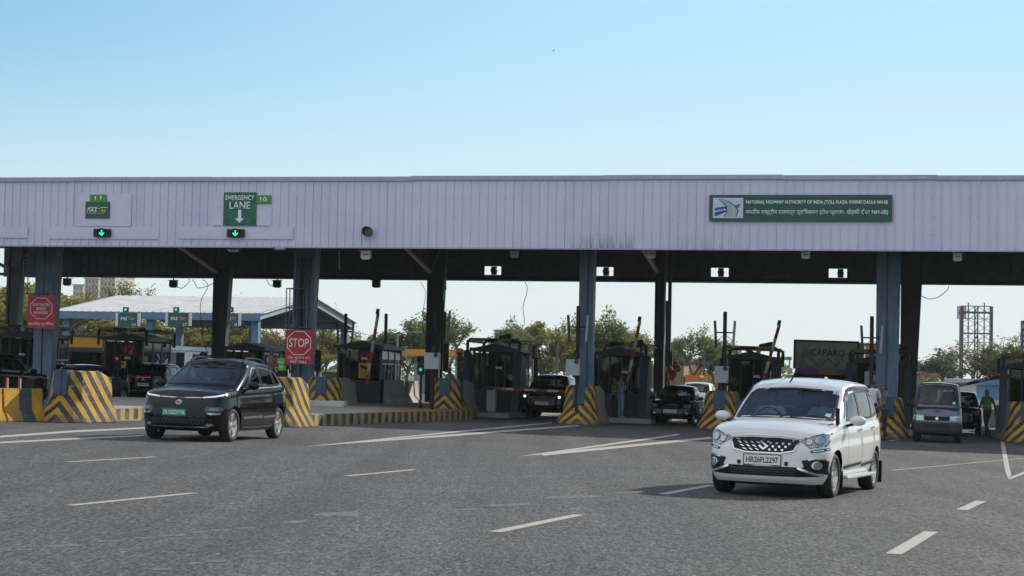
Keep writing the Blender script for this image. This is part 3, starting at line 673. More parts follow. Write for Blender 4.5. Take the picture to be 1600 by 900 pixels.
VAN = dict(W=1.475, plan=[(0, -1.84), (.40, -1.82), (.62, -1.74), (.715, -1.55), (.73, -1.2), (.737, -.6), (.737, .5), (.735, 1.1), (.73, 1.6), (.67, 1.79), (.45, 1.83), (0, 1.84)],
    zb=[(-1.84, .30), (-1.4, .27), (1.4, .27), (1.84, .34)],
    zs=[(-1.84, .92), (-1.7, .98), (-1.4, 1.02), (-.9, 1.04), (0, 1.05), (1.84, 1.05)],
    F=[(0, .03), (.12, .0), (.45, .0), (.5, .03), (.8, .04), (.92, .06), (1, .10)],
    S=[(0, .04), (.15, .01), (.35, .0), (.55, 0.0), (.75, .01), (.9, .015), (1, .03)],
    R=[(0, .04), (.2, 0), (.5, .01), (1, .03)],
    crown=[(-1.84, .01), (-1.7, .05), (-1.2, .07), (0, .03), (1.9, .02)],
    gh=([(0, -1.52), (.46, -1.47), (.64, -1.33), (.69, -1.0), (.70, .2), (.70, 1.0), (.69, 1.55), (.62, 1.74), (.4, 1.78), (0, 1.79)],
        [(0, -.92), (.40, -.90), (.55, -.83), (.60, -.6), (.615, .2), (.615, 1.0), (.60, 1.45), (.55, 1.60), (.3, 1.65), (0, 1.66)]),
    zr=[(-.92, 1.71), (-.6, 1.745), (.2, 1.76), (1.0, 1.755), (1.66, 1.72)], roofcrown=.045, roofr=.08,
    wheels=[(-1.22, .29, 0), (1.13, .29, 0)], gap=.05, spokes=8, rim='five', rimr=.62, rimmat=DARKMETAL,
    glass=[('windscreen', 'front', [(-.60, 1.12), (-.3, 1.135), (.3, 1.135), (.60, 1.12), (.535, 1.63), (.47, 1.68), (.2, 1.70), (-.2, 1.70), (-.47, 1.68), (-.535, 1.63)], GLASS),
           ('front_window', 'side', [(-1.12, 1.09), (-.22, 1.09), (-.22, 1.62), (-.70, 1.62), (-.95, 1.40)], GLASS), ('rear_window', 'side', [(-.12, 1.09), (.70, 1.09), (.70, 1.62), (-.12, 1.62)], GLASS_D),
           ('quarter_window', 'side', [(.8, 1.09), (1.5, 1.09), (1.42, 1.6), (.8, 1.62)], GLASS_D),
           ('tailgate_window', 'rear', [(-.54, 1.12), (.54, 1.12), (.48, 1.62), (-.48, 1.62)], GLASS)],
    cabin=(-1.2, 1.4), dash=1.06, seats=(-.65, .35), seatz=.66)

def hexpts(x, z, a, b): return [(x - a, z - b * .2), (x - a * .8, z + b), (x + a * .8, z + b), (x + a, z - b * .2), (x + a * .75, z - b), (x - a * .75, z - b)]
def disc(x, z, r, n=14, rz=None): return [(x + r * math.cos(2 * math.pi * i / n), z + (rz or r) * math.sin(2 * math.pi * i / n)) for i in range(n)]

LAMPRIM = mat('lamp_rim', (.16, .17, .19), .2, .6)
def white_mpv(loc, rz):
    c = Car('car', 'white people carrier with a chrome mesh grille driving in front, the nearest car', 'car', MPV, PAINT_WHITE, loc, rz, res=0.035)
    g = c.patch('grille', 'front', roundpoly([(-.48, .80), (-.2, .825), (.2, .825), (.48, .80), (.41, .655), (.24, .615), (-.24, .615), (-.41, .655)], .03), GLOSSBLACK, .012, th=.02)
    c.seam('grille_edge', 'front', [(-.48, .80), (-.41, .655), (-.24, .618), (.24, .618), (.41, .655), (.48, .80)], CHROME, .016, .016, parent=g)
    for row, z in enumerate((.655, .695, .735, .775)):
        for k in range(-5, 6):
            x = k * .085 + (.042 if row % 2 else 0)
            if abs(x) > (.31, .36, .40, .40)[row] or abs(x) < .085: continue
            sg = 1 if x > 0 else -1
            c.patch('grille_bar', 'front', [(x - .028 + sg * .010, z + .013), (x + .010 + sg * .010, z + .013), (x + .026 - sg * .010, z - .010), (x + .004 - sg * .010, z - .010)], CHROME, .022, th=.006, parent=g)
    em = None                                                          # chrome emblem: an angular S of five strokes
    for q_ in ([(-.08, .03), (0, .085), (0, .055), (-.045, .024)], [(0, .085), (.08, .03), (.055, .012), (0, .055)], [(-.08, .03), (-.035, .03), (.08, -.03), (.035, -.03)], [(.08, -.03), (0, -.085), (0, -.055), (.045, -.024)], [(0, -.085), (-.08, -.03), (-.055, -.012), (0, -.055)]):
        o_ = c.patch('emblem' if em is None else 'emblem_stroke', 'front', [(a * .9, .725 + b * .9) for a, b in q_], CHROME, .022, th=0, parent=em or g); em = em or None
    for sx in (1, -1):
        h = c.patch('headlight', 'front', roundpoly([(.475, .785), (.60, .845), (.75, .900), (.81, .905), (.812, .80), (.79, .735), (.62, .705)], .03), LAMP, .006, sx, .012)
        c.patch('lamp_bowl', 'front', disc(.715, .815, .052), LENS, .014, sx, .006, parent=h); c.patch('lamp_bowl', 'front', disc(.595, .785, .040), LENS, .014, sx, .006, parent=h)
        c.ring('lamp_ring', 'front', disc(.715, .815, .064), disc(.715, .815, .052), LAMPRIM, .012, sx, parent=h); c.ring('lamp_ring', 'front', disc(.595, .785, .050), disc(.595, .785, .040), LAMPRIM, .012, sx, parent=h)
        c.patch('indicator', 'front', [(.492, .778), (.535, .797), (.54, .772), (.52, .762)], AMBER, .012, sx, .004, parent=h)
        c.ring('headlight_edge', 'front', [(.465, .79), (.60, .853), (.75, .909), (.818, .912), (.820, .80), (.795, .728), (.62, .696)], [(.475, .785), (.60, .845), (.75, .900), (.81, .905), (.812, .80), (.79, .735), (.62, .705)], BLACKTRIM, .004, sx, parent=h)
        d = c.patch('vent_slit', 'front', [(.62, .665), (.70, .685), (.82, .71), (.83, .68), (.75, .655), (.64, .635)], GLOSSBLACK, .006, sx, .008)
        c.seam('vent_chrome', 'front', [(.65, .655), (.74, .672), (.82, .695)], CHROME, .012, .012, sx, parent=d)
        f = c.patch('fog_bezel', 'front', [(.52, .530), (.66, .555), (.78, .555), (.82, .51), (.81, .345), (.70, .325), (.58, .37), (.63, .44)], GLOSSBLACK, .006, sx, .014)
        c.patch('fog_lamp', 'front', disc(.70, .465, .046), LENS, .014, sx, .008, parent=f); c.ring('fog_ring', 'front', disc(.70, .465, .058), disc(.70, .465, .046), CHROME, .016, sx, parent=f)
        c.seam('bezel_chrome', 'front', [(.60, .54), (.70, .558), (.785, .558), (.822, .51), (.812, .36)], CHROME, .022, .014, sx, parent=f)
        c.seam('bezel_chrome', 'front', [(.47, .425), (.60, .375), (.70, .345), (.77, .34)], CHROME, .032, .016, sx, parent=f)
        c.patch('washer_cap', 'front', roundpoly([(.30, .505), (.35, .505), (.35, .46), (.325, .44), (.30, .46)], .01), BLACKTRIM, .008, sx, .006)
        c.patch('tail_light', 'side', [(1.78, 1.08), (1.98, 1.12), (2.02, .86), (1.86, .92)], TAILRED, .006, sx, .012)
        for i_, (a, b) in enumerate(((-.95, .18), (.28, 1.12))):
            md = c.patch('side_moulding', 'side', [(a, .44), (b, .475), (b, .435), (a, .40)], BLACKTRIM, .012, sx, .012)
            c.seam('moulding_chrome', 'side', [(a + .02, .45), (b - .01, .478)], CHROME, .016, .016, sx, parent=md)
        st = MB(); st.box((sx * .865, 0, .275), (.13, 1.95, .055)); st.build('side_step', PAINT_WHITE, c.root, bevel=.018, smooth=40)
        fl = MB(); fl.box((sx * .76, 1.75, .27), (.20, .02, .34)); fl.build('mudflap', BLACKTRIM, c.root, bevel=.004)
        fl = MB(); fl.box((sx * .76, -1.005, .25), (.18, .02, .24)); fl.build('mudflap', BLACKTRIM, c.root, bevel=.004)
        c.patch('door_pillar', 'side', [(.18, 1.085), (.29, 1.09), (.26, 1.52), (.15, 1.50)], GLOSSBLACK, .006, sx, 0); c.patch('door_pillar', 'side', [(1.12, 1.11), (1.23, 1.12), (1.19, 1.52), (1.08, 1.53)], GLOSSBLACK, .006, sx, 0)
        c.seam('waist_chrome', 'side', [(-.60, 1.06), (.2, 1.075), (1.15, 1.10), (1.70, 1.165)], CHROME, .016, .01, sx)
        c.seam('crease', 'side', [(-.9, .86), (.1, .90), (1.5, .955)], mat('crease_white', (.5, .5, .49), .4), .014, .002, sx)
        vz = [(-.66, 1.115), (-.40, 1.375), (-.12, 1.535), (.20, 1.553), (1.12, 1.553), (1.55, 1.515)]
        c.seam('rain_visor', 'side', vz, GLOSSBLACK, .05, .02, sx)
    lg = c.patch('lower_grille', 'front', [(-.60, .435), (.60, .435), (.74, .315), (.5, .305), (-.5, .305), (-.74, .315)], BLACKTRIM, .008, 1, .02)
    for z in (.335, .365, .395): c.seam('grille_slat', 'front', [(-.45, z), (.45, z)], mat('slat_grey', (.06, .06, .06), .5), .008, .012, parent=lg)
    lip = MB(); lip.box((0, -1.85, .20), (1.0, .22, .07)); lip.build('engine_shield', CABIN, c.root, bevel=.02)
    c.seam('bonnet_gap', 'front', [(-.80, .925), (-.62, .868), (-.47, .815), (-.2, .845), (.2, .845), (.47, .815), (.62, .868), (.80, .925)], BLACKTRIM, .007, .002)
    c.plate('HR26FL2297', (.0, .52), WHITEPLATE, PLATETXT, wd=.50, ht=.135)
    c.mirror((.975, -.70, 1.085), PAINT_WHITE, (.235, .15, .15))
    c.extras([(.05, .945), (.98, .97)], [[(-.70, .30), (-.73, .7), (-.68, 1.06)], [(.22, .30), (.24, .8), (.22, 1.08), (.20, 1.56)], [(1.16, 1.10), (1.16, .85), (1.0, .62), (.95, .30)], [(-.70, .30), (.95, .30)]])
    for x, z in ((.985 * .86, .8),): pass
    for sx in (1, -1): c.seam('panel_strip', 'side', [(.155, .83), (.17, .70)], BLACKTRIM, .022, .008, sx); c.seam('panel_strip', 'side', [(1.10, .90), (1.12, .76)], BLACKTRIM, .022, .008, sx)
    for x0, x1 in ((-.45, .08), (.12, .60)):
        wi = c.seam('wiper', 'front', [(x0, 1.10), ((x0 + x1) / 2, 1.125), (x1, 1.115)], BLACKTRIM, .03, .02)
    cw = c.patch('cowl', 'front', [(-.70, 1.075), (0, 1.095), (.70, 1.075), (.70, 1.10), (0, 1.125), (-.70, 1.10)], BLACKTRIM, .006, 1, .0)
    ar = MB(); p, _ = c.proj((-.12, -.22), 'top', 1, 0); ar.tube([p, p + Vector((.0, .05, .02)), p + Vector((.13, .10, .36))], [.016, .012, .004]); ar.build('aerial', BLACKTRIM, c.root)
    fin = MB(); p, _ = c.proj((.0, 1.55), 'top', 1, 0); fin.loft([[(p.x + a * .03 * k, p.y + b * .08 * k + .03 * h, p.z + h * .07) for a, b in ((-1, -1), (1, -1), (1, 1), (-1, 1))] for h, k in ((0, 1), (1, .35))]); fin.build('roof_fin', PAINT_WHITE, c.root, smooth=40)
    sp = c.seam('roof_rib', 'top', [(-.30, -.15), (-.30, 1.6)], PAINT_WHITE, .03, .006); c.seam('roof_rib', 'top', [(.30, -.15), (.30, 1.6)], PAINT_WHITE, .03, .006)
    fm = MB(); p, _ = c.proj((.70, 1.03), 'front', 1, .03); fm.box(p + Vector((.06, .08, .08)), (.05, .06, .24)); fm.cyl(p + Vector((.06, .08, -.06)), p + Vector((.06, .08, .0)), .02); fm.build('wing_mirror_post', BLACKTRIM, c.root, bevel=.015, smooth=40)
    for x, z in ((.60, 1.14), (.58, 1.47)): c.patch('sticker', 'front', [(x - .03, z - .02), (x + .04, z - .02), (x + .04, z + .03), (x - .03, z + .03)], mat('sticker_blue', (.25, .45, .6), .5), .008, 1, 0)
    c.patch('swastik_mark', 'front', [(.40, .955), (.52, .99), (.53, .985), (.42, .945)], mat('red_mark', (.5, .06, .03), .7), .004, 1, 0) if False else None
    return c

LAMP_DARK = mat('lamp_dark', (.035, .042, .055), .12, .3, coat=.6); LENS_DARK = mat('lens_dark', (.16, .18, .22), .1, .5, coat=.6)
def black_mpv(loc, rz, scale):
    c = Car('car', 'glossy black electric hatchback with a green number plate at the lane mouth', 'car', EVMPV, PAINT_BLACK, loc, rz, scale=scale, res=0.04)
    WLED = mat('led_bar', (.80, .82, .84), .3, 0, coat=1, emit=.25)
    for sx in (1, -1):
        h = c.patch('headlight', 'front', roundpoly([(.54, .66), (.60, .70), (.80, .70), (.845, .66), (.83, .60), (.56, .585)], .03), LAMP_DARK, .008, sx, .014)
        c.patch('lamp_bowl', 'front', roundpoly([(.62, .675), (.78, .675), (.79, .625), (.63, .62)], .02), LENS_DARK, .014, sx, .006, parent=h)
        c.patch('lamp_chrome', 'front', [(.58, .572), (.82, .58), (.80, .545), (.66, .54)], CHROME, .01, sx, .01)
        c.patch('daylight_bar', 'front', [(.46, .885), (.70, .915), (.83, .955), (.80, .915), (.70, .885), (.46, .862)], WLED, .012, sx, .01)
        c.patch('tail_light', 'side', [(1.72, 1.05), (1.95, 1.06), (1.98, .95), (1.8, .95)], TAILRED, .006, sx, .012)
        for a, b in ((-.86, .24), (.32, 1.0)): c.patch('side_moulding', 'side', [(a, .50), (b, .515), (b, .475), (a, .46)], mat('satin_trim', (.22, .23, .24), .3, .7), .012, sx, .012)
        c.seam('sill_chrome', 'side', [(-.85, .29), (.0, .285), (.95, .30)], mat('satin_trim', (.22, .23, .24)), .03, .01, sx)
        c.seam('waist_chrome', 'side', [(-.80, 1.07), (.2, 1.085), (1.2, 1.11), (1.66, 1.14)], CHROME, .018, .008, sx)
        rl = MB(); pts = []
        for y in np.linspace(-.12, 1.15, 12):
            p, _ = c.proj((sx * .57, y), 'top', 1, 0); e = min(1, min(y + .12, 1.15 - y) / .2); pts.append(p + Vector((0, 0, .01 + .055 * e)))
        rl.tube(pts, .02); rl.build('roof_rail', BLACKTRIM, c.root, smooth=50)
    c.seam('light_strip', 'front', [(-.46, .873), (0, .868), (.46, .873)], CHROME, .014, .008)
    lg = c.patch('lower_grille', 'front', [(-.62, .47), (.62, .47), (.56, .335), (-.56, .335)], BLACKTRIM, .006, 1, .01)
    for k in range(-7, 8): c.seam('grille_slat', 'front', [(k * .075 - .03, .345), (k * .075 + .03, .46)], mat('slat_grey', (.06, .06, .06), .5), .008, .010, parent=lg); c.seam('grille_slat', 'front', [(k * .075 + .03, .345), (k * .075 - .03, .46)], mat('slat_grey', (.06, .06, .06), .5), .008, .010, parent=lg)
    c.seam('bumper_chrome', 'front', [(-.66, .33), (-.60, .30), (0, .292), (.60, .30), (.66, .33)], CHROME, .024, .012)
    sp = c.patch('chin', 'front', [(-.68, .36), (-.60, .37), (-.56, .33), (-.72, .325)], CHROME, .012, 1, .006); c.patch('chin', 'front', [(-.68, .36), (-.60, .37), (-.56, .33), (-.72, .325)], CHROME, .012, -1, .006)
    em = c.patch('emblem', 'front', [(0 + .07 * math.cos(a), .775 + .05 * math.sin(a)) for a in [2 * math.pi * k / 8 + .39 for k in range(8)]], mat('emblem_steel', (.30, .33, .37), .3, .8), .008, 1, .004)
    t = text('MG', em, 'lettering', BLACKTRIM, (0, c.proj((0, .775), 'front', 1, .018)[0].y, .775), .075, .05, bold=.03)
    # raised letters along the bonnet edge
    p, nn = c.proj((-.02, .995), 'front', 1, 0.012)
    p2, nn = c.proj((-.02, -1.80), 'top', 1, 0.006)
    b = text('MORRIS GARAGES', c.root, 'lettering', CHROME, p2, .72, .05, rot=(0.20, 0, 0), bold=.01)
    c.plate('DL12GD5136', (-.06, .575), GREENPLATE, mat('plate_letter_white', (.8, .85, .8), .5), wd=.50, ht=.135)
    c.seam('bonnet_gap', 'front', [(-.84, .965), (-.5, .905), (0, .895), (.5, .905), (.84, .965)], BLACKTRIM, .01, .002)
    c.mirror((1.02, -.62, 1.13), GLOSSBLACK, (.25, .15, .17))
    c.extras([], [[(-.74, .30), (-.76, .7), (-.70, 1.05)], [(.29, .30), (.29, 1.05), (.27, 1.55)], [(1.14, 1.1), (1.14, .85), (.98, .6), (.94, .30)], [(-.74, .30), (.94, .30)]])
    for x0, x1 in ((-.50, .05), (.15, .62)): c.seam('wiper', 'front', [(x0, 1.125), ((x0 + x1) / 2, 1.15), (x1, 1.14)], BLACKTRIM, .03, .02)
    c.patch('camera_box', 'front', [(-.12, 1.585), (.12, 1.585), (.10, 1.50), (.05, 1.485), (-.05, 1.485), (-.10, 1.50)], BLACKTRIM, .004, 1, 0)
    return c

def common_front(c, grille=True, plate=None, logo=None, lampz=.80, gz_=.72, w=.8, mirror_m=None, plz=.52):
    k = c.sp['W'] / 1.79
    for sx in (1, -1):
        h = c.patch('headlight', 'front', roundpoly([(.50 * k, lampz - .06), (.52 * k, lampz + .03), (.80 * k, lampz + .07), (.82 * k, lampz - .02), (.70 * k, lampz - .07)], .02), LAMP, .006, sx, .012)
        c.patch('lamp_bowl', 'front', disc(.66 * k, lampz, .04), LENS, .012, sx, .005, parent=h)
        c.patch('fog_lamp', 'front', disc(.66 * k, .42, .045), LENS, .008, sx, .008)
        c.patch('tail_light', 'side', [(c.sp['plan'][-1][1] - .35, 1.0), (c.sp['plan'][-1][1] - .12, 1.0), (c.sp['plan'][-1][1] - .12, .82), (c.sp['plan'][-1][1] - .3, .86)], TAILRED, .006, sx, .01)
    g = c.patch('grille', 'front', hexpts(0, gz_, .44 * k, .10), GLOSSBLACK, .008, 1, .014)
    for dz in (-.05, 0, .05): c.seam('grille_bar', 'front', [(-.38 * k, gz_ + dz), (.38 * k, gz_ + dz)], mat('slat_grey', (.06, .06, .06), .5), .012, .014, parent=g)
    c.patch('lower_grille', 'front', [(-.6 * k, .40), (.6 * k, .40), (.5 * k, .28), (-.5 * k, .28)], BLACKTRIM, .006, 1, .012)
    if plate: c.plate(plate, (0, plz), WHITEPLATE, PLATETXT)
    zb = c.sp['zs'][3][1]; y = c.sp['gh'][0][2][1]
    c.mirror((c.sp['W'] / 2 + .11, y + .32, zb + .08), mirror_m or c.paint)
    for x0, x1 in ((-.45, .05), (.12, .55)): c.seam('wiper', 'front', [(x0, c.sp['glass'][0][2][0][1] + .01), (x1, c.sp['glass'][0][2][0][1] + .03)], BLACKTRIM, .03, .015)
    return g
# ------------------------------------------------------------------ ground, road, markings
def asphalt():
    g = NG('asphalt')
    s1 = g.mapping((1, .22, 1)); s2 = g.mapping((1, .30, 1)); big = g.noise(.35, 4, .6); fine = g.noise(27, 5, .8, s1); mid = g.noise(7, 4, .7, s1)
    def rnd_cell(sc, vec): q = g.N.new('ShaderNodeSeparateColor'); g.L.new(g.voro(sc, out='Color', vec=vec), q.inputs[0]); return q.outputs[0]
    cell = rnd_cell(52, s2); cell2 = rnd_cell(24, s1)
    lane = g.mapping((1.1, .03, 1), (0, 0, 0)); track = g.noise(1.0, 3, .5, lane)
    v = g.math('MULTIPLY', g.map(fine, .34, .66, .40, 1.62), g.map(mid, .3, .7, .90, 1.10)); v = g.math('MULTIPLY', v, g.map(big, .3, .7, .88, 1.12)); v = g.math('MULTIPLY', v, g.map(track, .35, .65, .80, 1.14))
    v = g.math('MULTIPLY', v, g.map(cell, 0, 1, .50, 1.50)); v = g.math('MULTIPLY', v, g.map(cell2, 0, 1, .80, 1.20))
    cv = g.N.new('ShaderNodeCombineColor'); [g.L.new(v, cv.inputs[i]) for i in range(3)]; col = g.mix(1.0, (.0735, .0725, .0712), cv.outputs[0], 'MULTIPLY')
    wv = g.N.new('ShaderNodeVectorMath'); wv.operation = 'ADD'; g.L.new(g.tc, wv.inputs[0]); nz = g.N.new('ShaderNodeTexNoise'); nz.inputs['Scale'].default_value = .8; nz.inputs['Detail'].default_value = 6; g.L.new(g.tc, nz.inputs['Vector']); g.L.new(nz.outputs['Color'], wv.inputs[1])
    crack = g.math('MULTIPLY', g.map(g.voro(.16, 'DISTANCE_TO_EDGE', wv.outputs[0]), .001, .0035, .75, 0), g.map(g.noise(.12, 2), .46, .56, 0, 1)); col = g.mix(crack, col, (.022, .021, .021))
    worn = g.noise(3.2, 6, .7, g.mapping((.14, 1.5, 1), (0, 0, R(-6)))); y = g.xyz()[1]
    band = g.math('MULTIPLY', g.map(worn, .60, .68, 0, .55), g.map(g.noise(.25, 2), .45, .55, 0, 1))
    col = g.mix(band, col, (.115, .108, .10))
    oil = g.noise(.9, 5, .6, g.mapping((1, .12, 1), (0, 0, LA))); col = g.mix(g.map(oil, .58, .74, 0, .5), col, (.035, .034, .033))
    h = g.math('ADD', g.math('MULTIPLY', fine, .8), g.math('MULTIPLY', cell, .6)); g.bump(h, 1.0, .014)
    return g.done(col, g.map(fine, .3, .7, .95, .72), .35)
def earth():
    g = NG('earth'); a = g.noise(.08, 6, .6); b = g.noise(2.5, 5, .6); c = g.noise(.02, 3)
    col = g.mix(g.map(a, .4, .6, 0, 1), (.17, .135, .095), (.24, .20, .15)); col = g.mix(g.map(b, .5, .7, 0, .6), col, (.09, .09, .04)); col = g.mix(g.map(c, .45, .6, 0, .6), col, (.07, .08, .035))
    return g.done(col, .95, .2)
ASPH = asphalt(); EARTH = earth()
def sheet(name, pts, m, dz=0.0, n=1):
    mb = MB(); mb._add([(x, y, gz(x) + dz) for x, y in pts], [tuple(range(len(pts)))]); return struct(mb.build(name, m, fix=False))
mb = MB()
xs = [-3000, -45, 0, 45, 3000]
for y0, y1 in ((-40, 4000),):
    for a, b in zip(xs[:-1], xs[1:]): mb.quad((a, y0, gz(a) - .03), (b, y0, gz(b) - .03), (b, y1, gz(b) - .03), (a, y1, gz(a) - .03))
struct(mb.build('ground', EARTH, fix=False))
mb = MB(); mb.quad((-45, -20, gz(-45)), (45, -20, gz(45)), (45, 130, gz(45)), (-45, 130, gz(-45))); struct(mb.build('road', ASPH, fix=False))
mb = MB()                                           # the highway leaving beyond the plaza
for k in range(12):
    a, b = 130 + k * 60, 190 + k * 60
    def q(y, w): x = 2 + (y - 130) * .21; return (x + w, y, gz(x + w) + (0.0 if y > 131 else 0))
    mb.quad(q(a, -38 if k < 2 else -16), q(a, 30), q(b, 24), q(b, -38 if k < 1 else -16))
struct(mb.build('highway', ASPH, fix=False))
def paint_mat():
    g = NG('road_paint'); n = g.noise(14, 6, .75); m = g.noise(60, 3, .7); col = g.mix(g.map(n, .35, .7, 0, .75), (.44, .42, .37), (.20, .195, .18)); col = g.mix(g.map(m, .62, .70, 0, .8), col, (.09, .085, .08)); return g.done(col, .8, .3)
PAINT = paint_mat()
def marking(pts, dz=.004):
    mb = MB(); n = len(pts); P = [ground(*p) for p in pts]; mb._add([(p.x, p.y, gz(p.x) + dz) for p in P], [tuple(range(n))]); return struct(mb.build('road_marking', PAINT, fix=True))
def stripe(a, b, wd, dz=.004):
    A, B = ground(*a), ground(*b); d = (B - A); d.z = 0; n = Vector((d.y, -d.x, 0)).normalized() * wd * .36; mb = MB()
    mb._add([(p.x, p.y, gz(p.x) + dz) for p in (A - n, A + n, B + n, B - n)], [(0, 1, 2, 3)]); return struct(mb.build('road_marking', PAINT, fix=True))
stripe((106, 722), (243, 714), .17); stripe((109, 790), (304, 770.5), .17); stripe((541, 744), (648, 734), .17); stripe((773, 831.5), (905, 804.5), .20)
stripe((1396, 866), (1455, 831), .22); stripe((1503, 797), (1533, 783), .22); stripe((1035, 772.5), (1112, 758), .20)
marking([(476, 698), (700, 675), (862, 660.2), (862, 661.4), (706, 676.6), (580, 689)]); marking([(560, 690.2), (692, 680), (905, 664), (905, 666), (692, 683), (480, 698)], .006)
marking([(808, 713.5), (1010, 685), (1060, 678), (1063, 679.5), (1014, 687.2), (850, 710)]); marking([(842, 709), (1108, 683), (1115, 685.5), (850, 712.5)], .006)
marking([(0, 681), (110, 673), (232, 667.5), (232, 669.5), (110, 676), (0, 684)]); marking([(0, 690.5), (112, 684.8), (225, 680), (225, 681.5), (112, 687.2), (0, 693)])
marking([(0, 657.6), (220, 655.5), (220, 657), (0, 659.5)])
marking([(1563, 690), (1569, 690), (1580, 742), (1576, 749), (1571, 738)]); marking([(1576, 750), (1580, 745), (1640, 722.5), (1640, 727)], .006)
stripe((1395, 735), (1600, 716), .10); stripe((1390, 689), (1425, 683), .12)

WORN = mat('worn_patch', (.108, .106, .102), .8, var=.45, scale=14, dirt=(.075, .073, .07), dirt_amt=1.0)
rp = random.Random(4)
for x0, x1, y in ((8, 52, 860.5), (72, 132, 854), (150, 196, 846.5), (208, 246, 841.5), (244, 292, 837.5), (294, 332, 832.5), (330, 362, 829), (364, 402, 826), (440, 482, 816.5), (490, 566, 805), (290, 322, 881), (320, 356, 877.5), (372, 402, 870), (424, 452, 865), (235, 270, 890), (520, 555, 855), (700, 745, 797), (760, 830, 790), (850, 940, 778), (960, 1010, 770)):
    h = rp.uniform(1.4, 2.6) if (x0, x1) != (490, 566) else 4.2; n = 7; sl = -.03
    up = [(x0 + (x1 - x0) * i / n, y + sl * (x1 - x0) * i / n - h * rp.uniform(.35, 1) * (1 if 0 < i < n else .2)) for i in range(n + 1)]; dn = [(x0 + (x1 - x0) * i / n, y + sl * (x1 - x0) * i / n + h * rp.uniform(.35, 1) * (1 if 0 < i < n else .3)) for i in range(n, -1, -1)]
    mb = MB(); P = [ground(*p) for p in up + dn]; mb._add([(p.x, p.y, gz(p.x) + .003) for p in P], [tuple(range(len(P)))]); struct(mb.build('road_patch', WORN))
# ------------------------------------------------------------------ toll canopy
def fascia_mat():
    g = NG('fascia_sheet'); x = g.xyz(); st = g.noise(2.0, 5, .65, g.mapping((7, 7, .5))); big = g.noise(.5, 4, .6)
    col = g.mix(g.map(big, .35, .65, 0, 1), (.575, .57, .715), (.63, .615, .765)); col = g.mix(g.map(st, .5, .75, 0, .35), col, (.42, .43, .59))
    pale = g.noise(.9, 3, .6, g.mapping((1, 1, .7))); col = g.mix(g.map(pale, .55, .75, 0, .35), col, (.60, .585, .76))
    # soot streaks that run up from the bottom edge in places
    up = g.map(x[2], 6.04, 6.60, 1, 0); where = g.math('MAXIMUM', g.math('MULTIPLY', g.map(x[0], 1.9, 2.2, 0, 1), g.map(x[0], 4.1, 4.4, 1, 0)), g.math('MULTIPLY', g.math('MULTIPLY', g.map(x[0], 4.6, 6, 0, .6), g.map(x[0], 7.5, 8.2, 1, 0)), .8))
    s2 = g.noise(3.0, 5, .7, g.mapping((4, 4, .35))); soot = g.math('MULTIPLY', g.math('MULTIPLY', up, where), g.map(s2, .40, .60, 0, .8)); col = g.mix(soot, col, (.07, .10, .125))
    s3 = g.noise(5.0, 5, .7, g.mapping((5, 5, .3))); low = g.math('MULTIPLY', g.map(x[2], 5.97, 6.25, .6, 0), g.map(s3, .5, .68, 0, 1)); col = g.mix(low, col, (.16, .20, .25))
    pid = g.math('FLOOR', g.math('DIVIDE', x[0], .9)); wn_ = g.N.new('ShaderNodeTexWhiteNoise'); wn_.noise_dimensions = '1D'; g.L.new(pid, wn_.inputs['W']); tone = g.map(wn_.outputs['Value'], 0, 1, 0, .16); col = g.mix(tone, col, (.38, .40, .56))
    lap = g.math('FRACT', g.math('DIVIDE', x[0], .9)); col = g.mix(g.math('MULTIPLY', g.map(lap, .0, .022, .45, 0), g.map(wn_.outputs['Value'], .3, .5, 0, 1)), col, (.13, .13, .18))
    sx_ = g.math('ABSOLUTE', g.math('SUBTRACT', g.math('FRACT', g.math('DIVIDE', x[0], .3)), .92)); sz_ = g.math('ABSOLUTE', g.math('SUBTRACT', g.math('FRACT', g.math('DIVIDE', x[2], .62)), .5)); scr = g.math('MULTIPLY', g.map(sx_, .05, .08, 1, 0), g.map(sz_, .025, .045, 1, 0)); col = g.mix(g.math('MULTIPLY', scr, .30), col, (.14, .13, .16))
    spot = g.voro(2.1); col = g.mix(g.map(spot, .035, .05, .55, 0), col, (.10, .10, .12))
    return g.done(col, .55, .4)
FASC = fascia_mat(); PATCHM = mat('patch_sheet', (.59, .575, .735), .5, var=.06, scale=1.5, dirt=(.40, .39, .45), dirt_amt=.5)
TRIMD = mat('sheet_trim', (.36, .36, .46), .5, var=.1)
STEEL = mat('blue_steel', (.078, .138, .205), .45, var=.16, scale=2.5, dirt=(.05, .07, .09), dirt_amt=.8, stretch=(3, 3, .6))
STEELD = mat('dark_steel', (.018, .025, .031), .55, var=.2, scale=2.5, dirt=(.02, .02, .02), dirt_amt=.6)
PALEST = mat('pale_steel', (.42, .40, .37), .5, var=.15)
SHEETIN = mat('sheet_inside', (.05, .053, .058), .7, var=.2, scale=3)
DARK = mat('soot_black', (.006, .006, .007), .6)
can = thing('toll_canopy', 'long toll plaza canopy with pale ribbed fascia on blue steel columns', 'canopy', (PO.x, PO.y, 0), -LA)
U0, U1, ZB, ZT, VR = -30.0, 27.0, 6.04, 8.47, 22.4
def ribbed(u0, u1, v, z0, z1, pitch=.30, rib=.05, dep=.035, sgn=-1):
    pr = []; u = u0
    while u < u1:
        pr += [(u, v), (u + pitch - rib, v), (u + pitch - rib * .85, v + sgn * dep), (u + pitch - rib * .15, v + sgn * dep)]; u += pitch
    pr.append((u1, v)); m = MB(); m.loft([[(a, b, z0) for a, b in pr], [(a, b, z1) for a, b in pr]], closed=False, caps=False); return m
ribbed(U0, U1, 0, ZB, ZT).build('front_fascia', FASC, can, fix=False)
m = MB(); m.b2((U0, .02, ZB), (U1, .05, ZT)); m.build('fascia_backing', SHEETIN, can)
m = MB()
u = U0
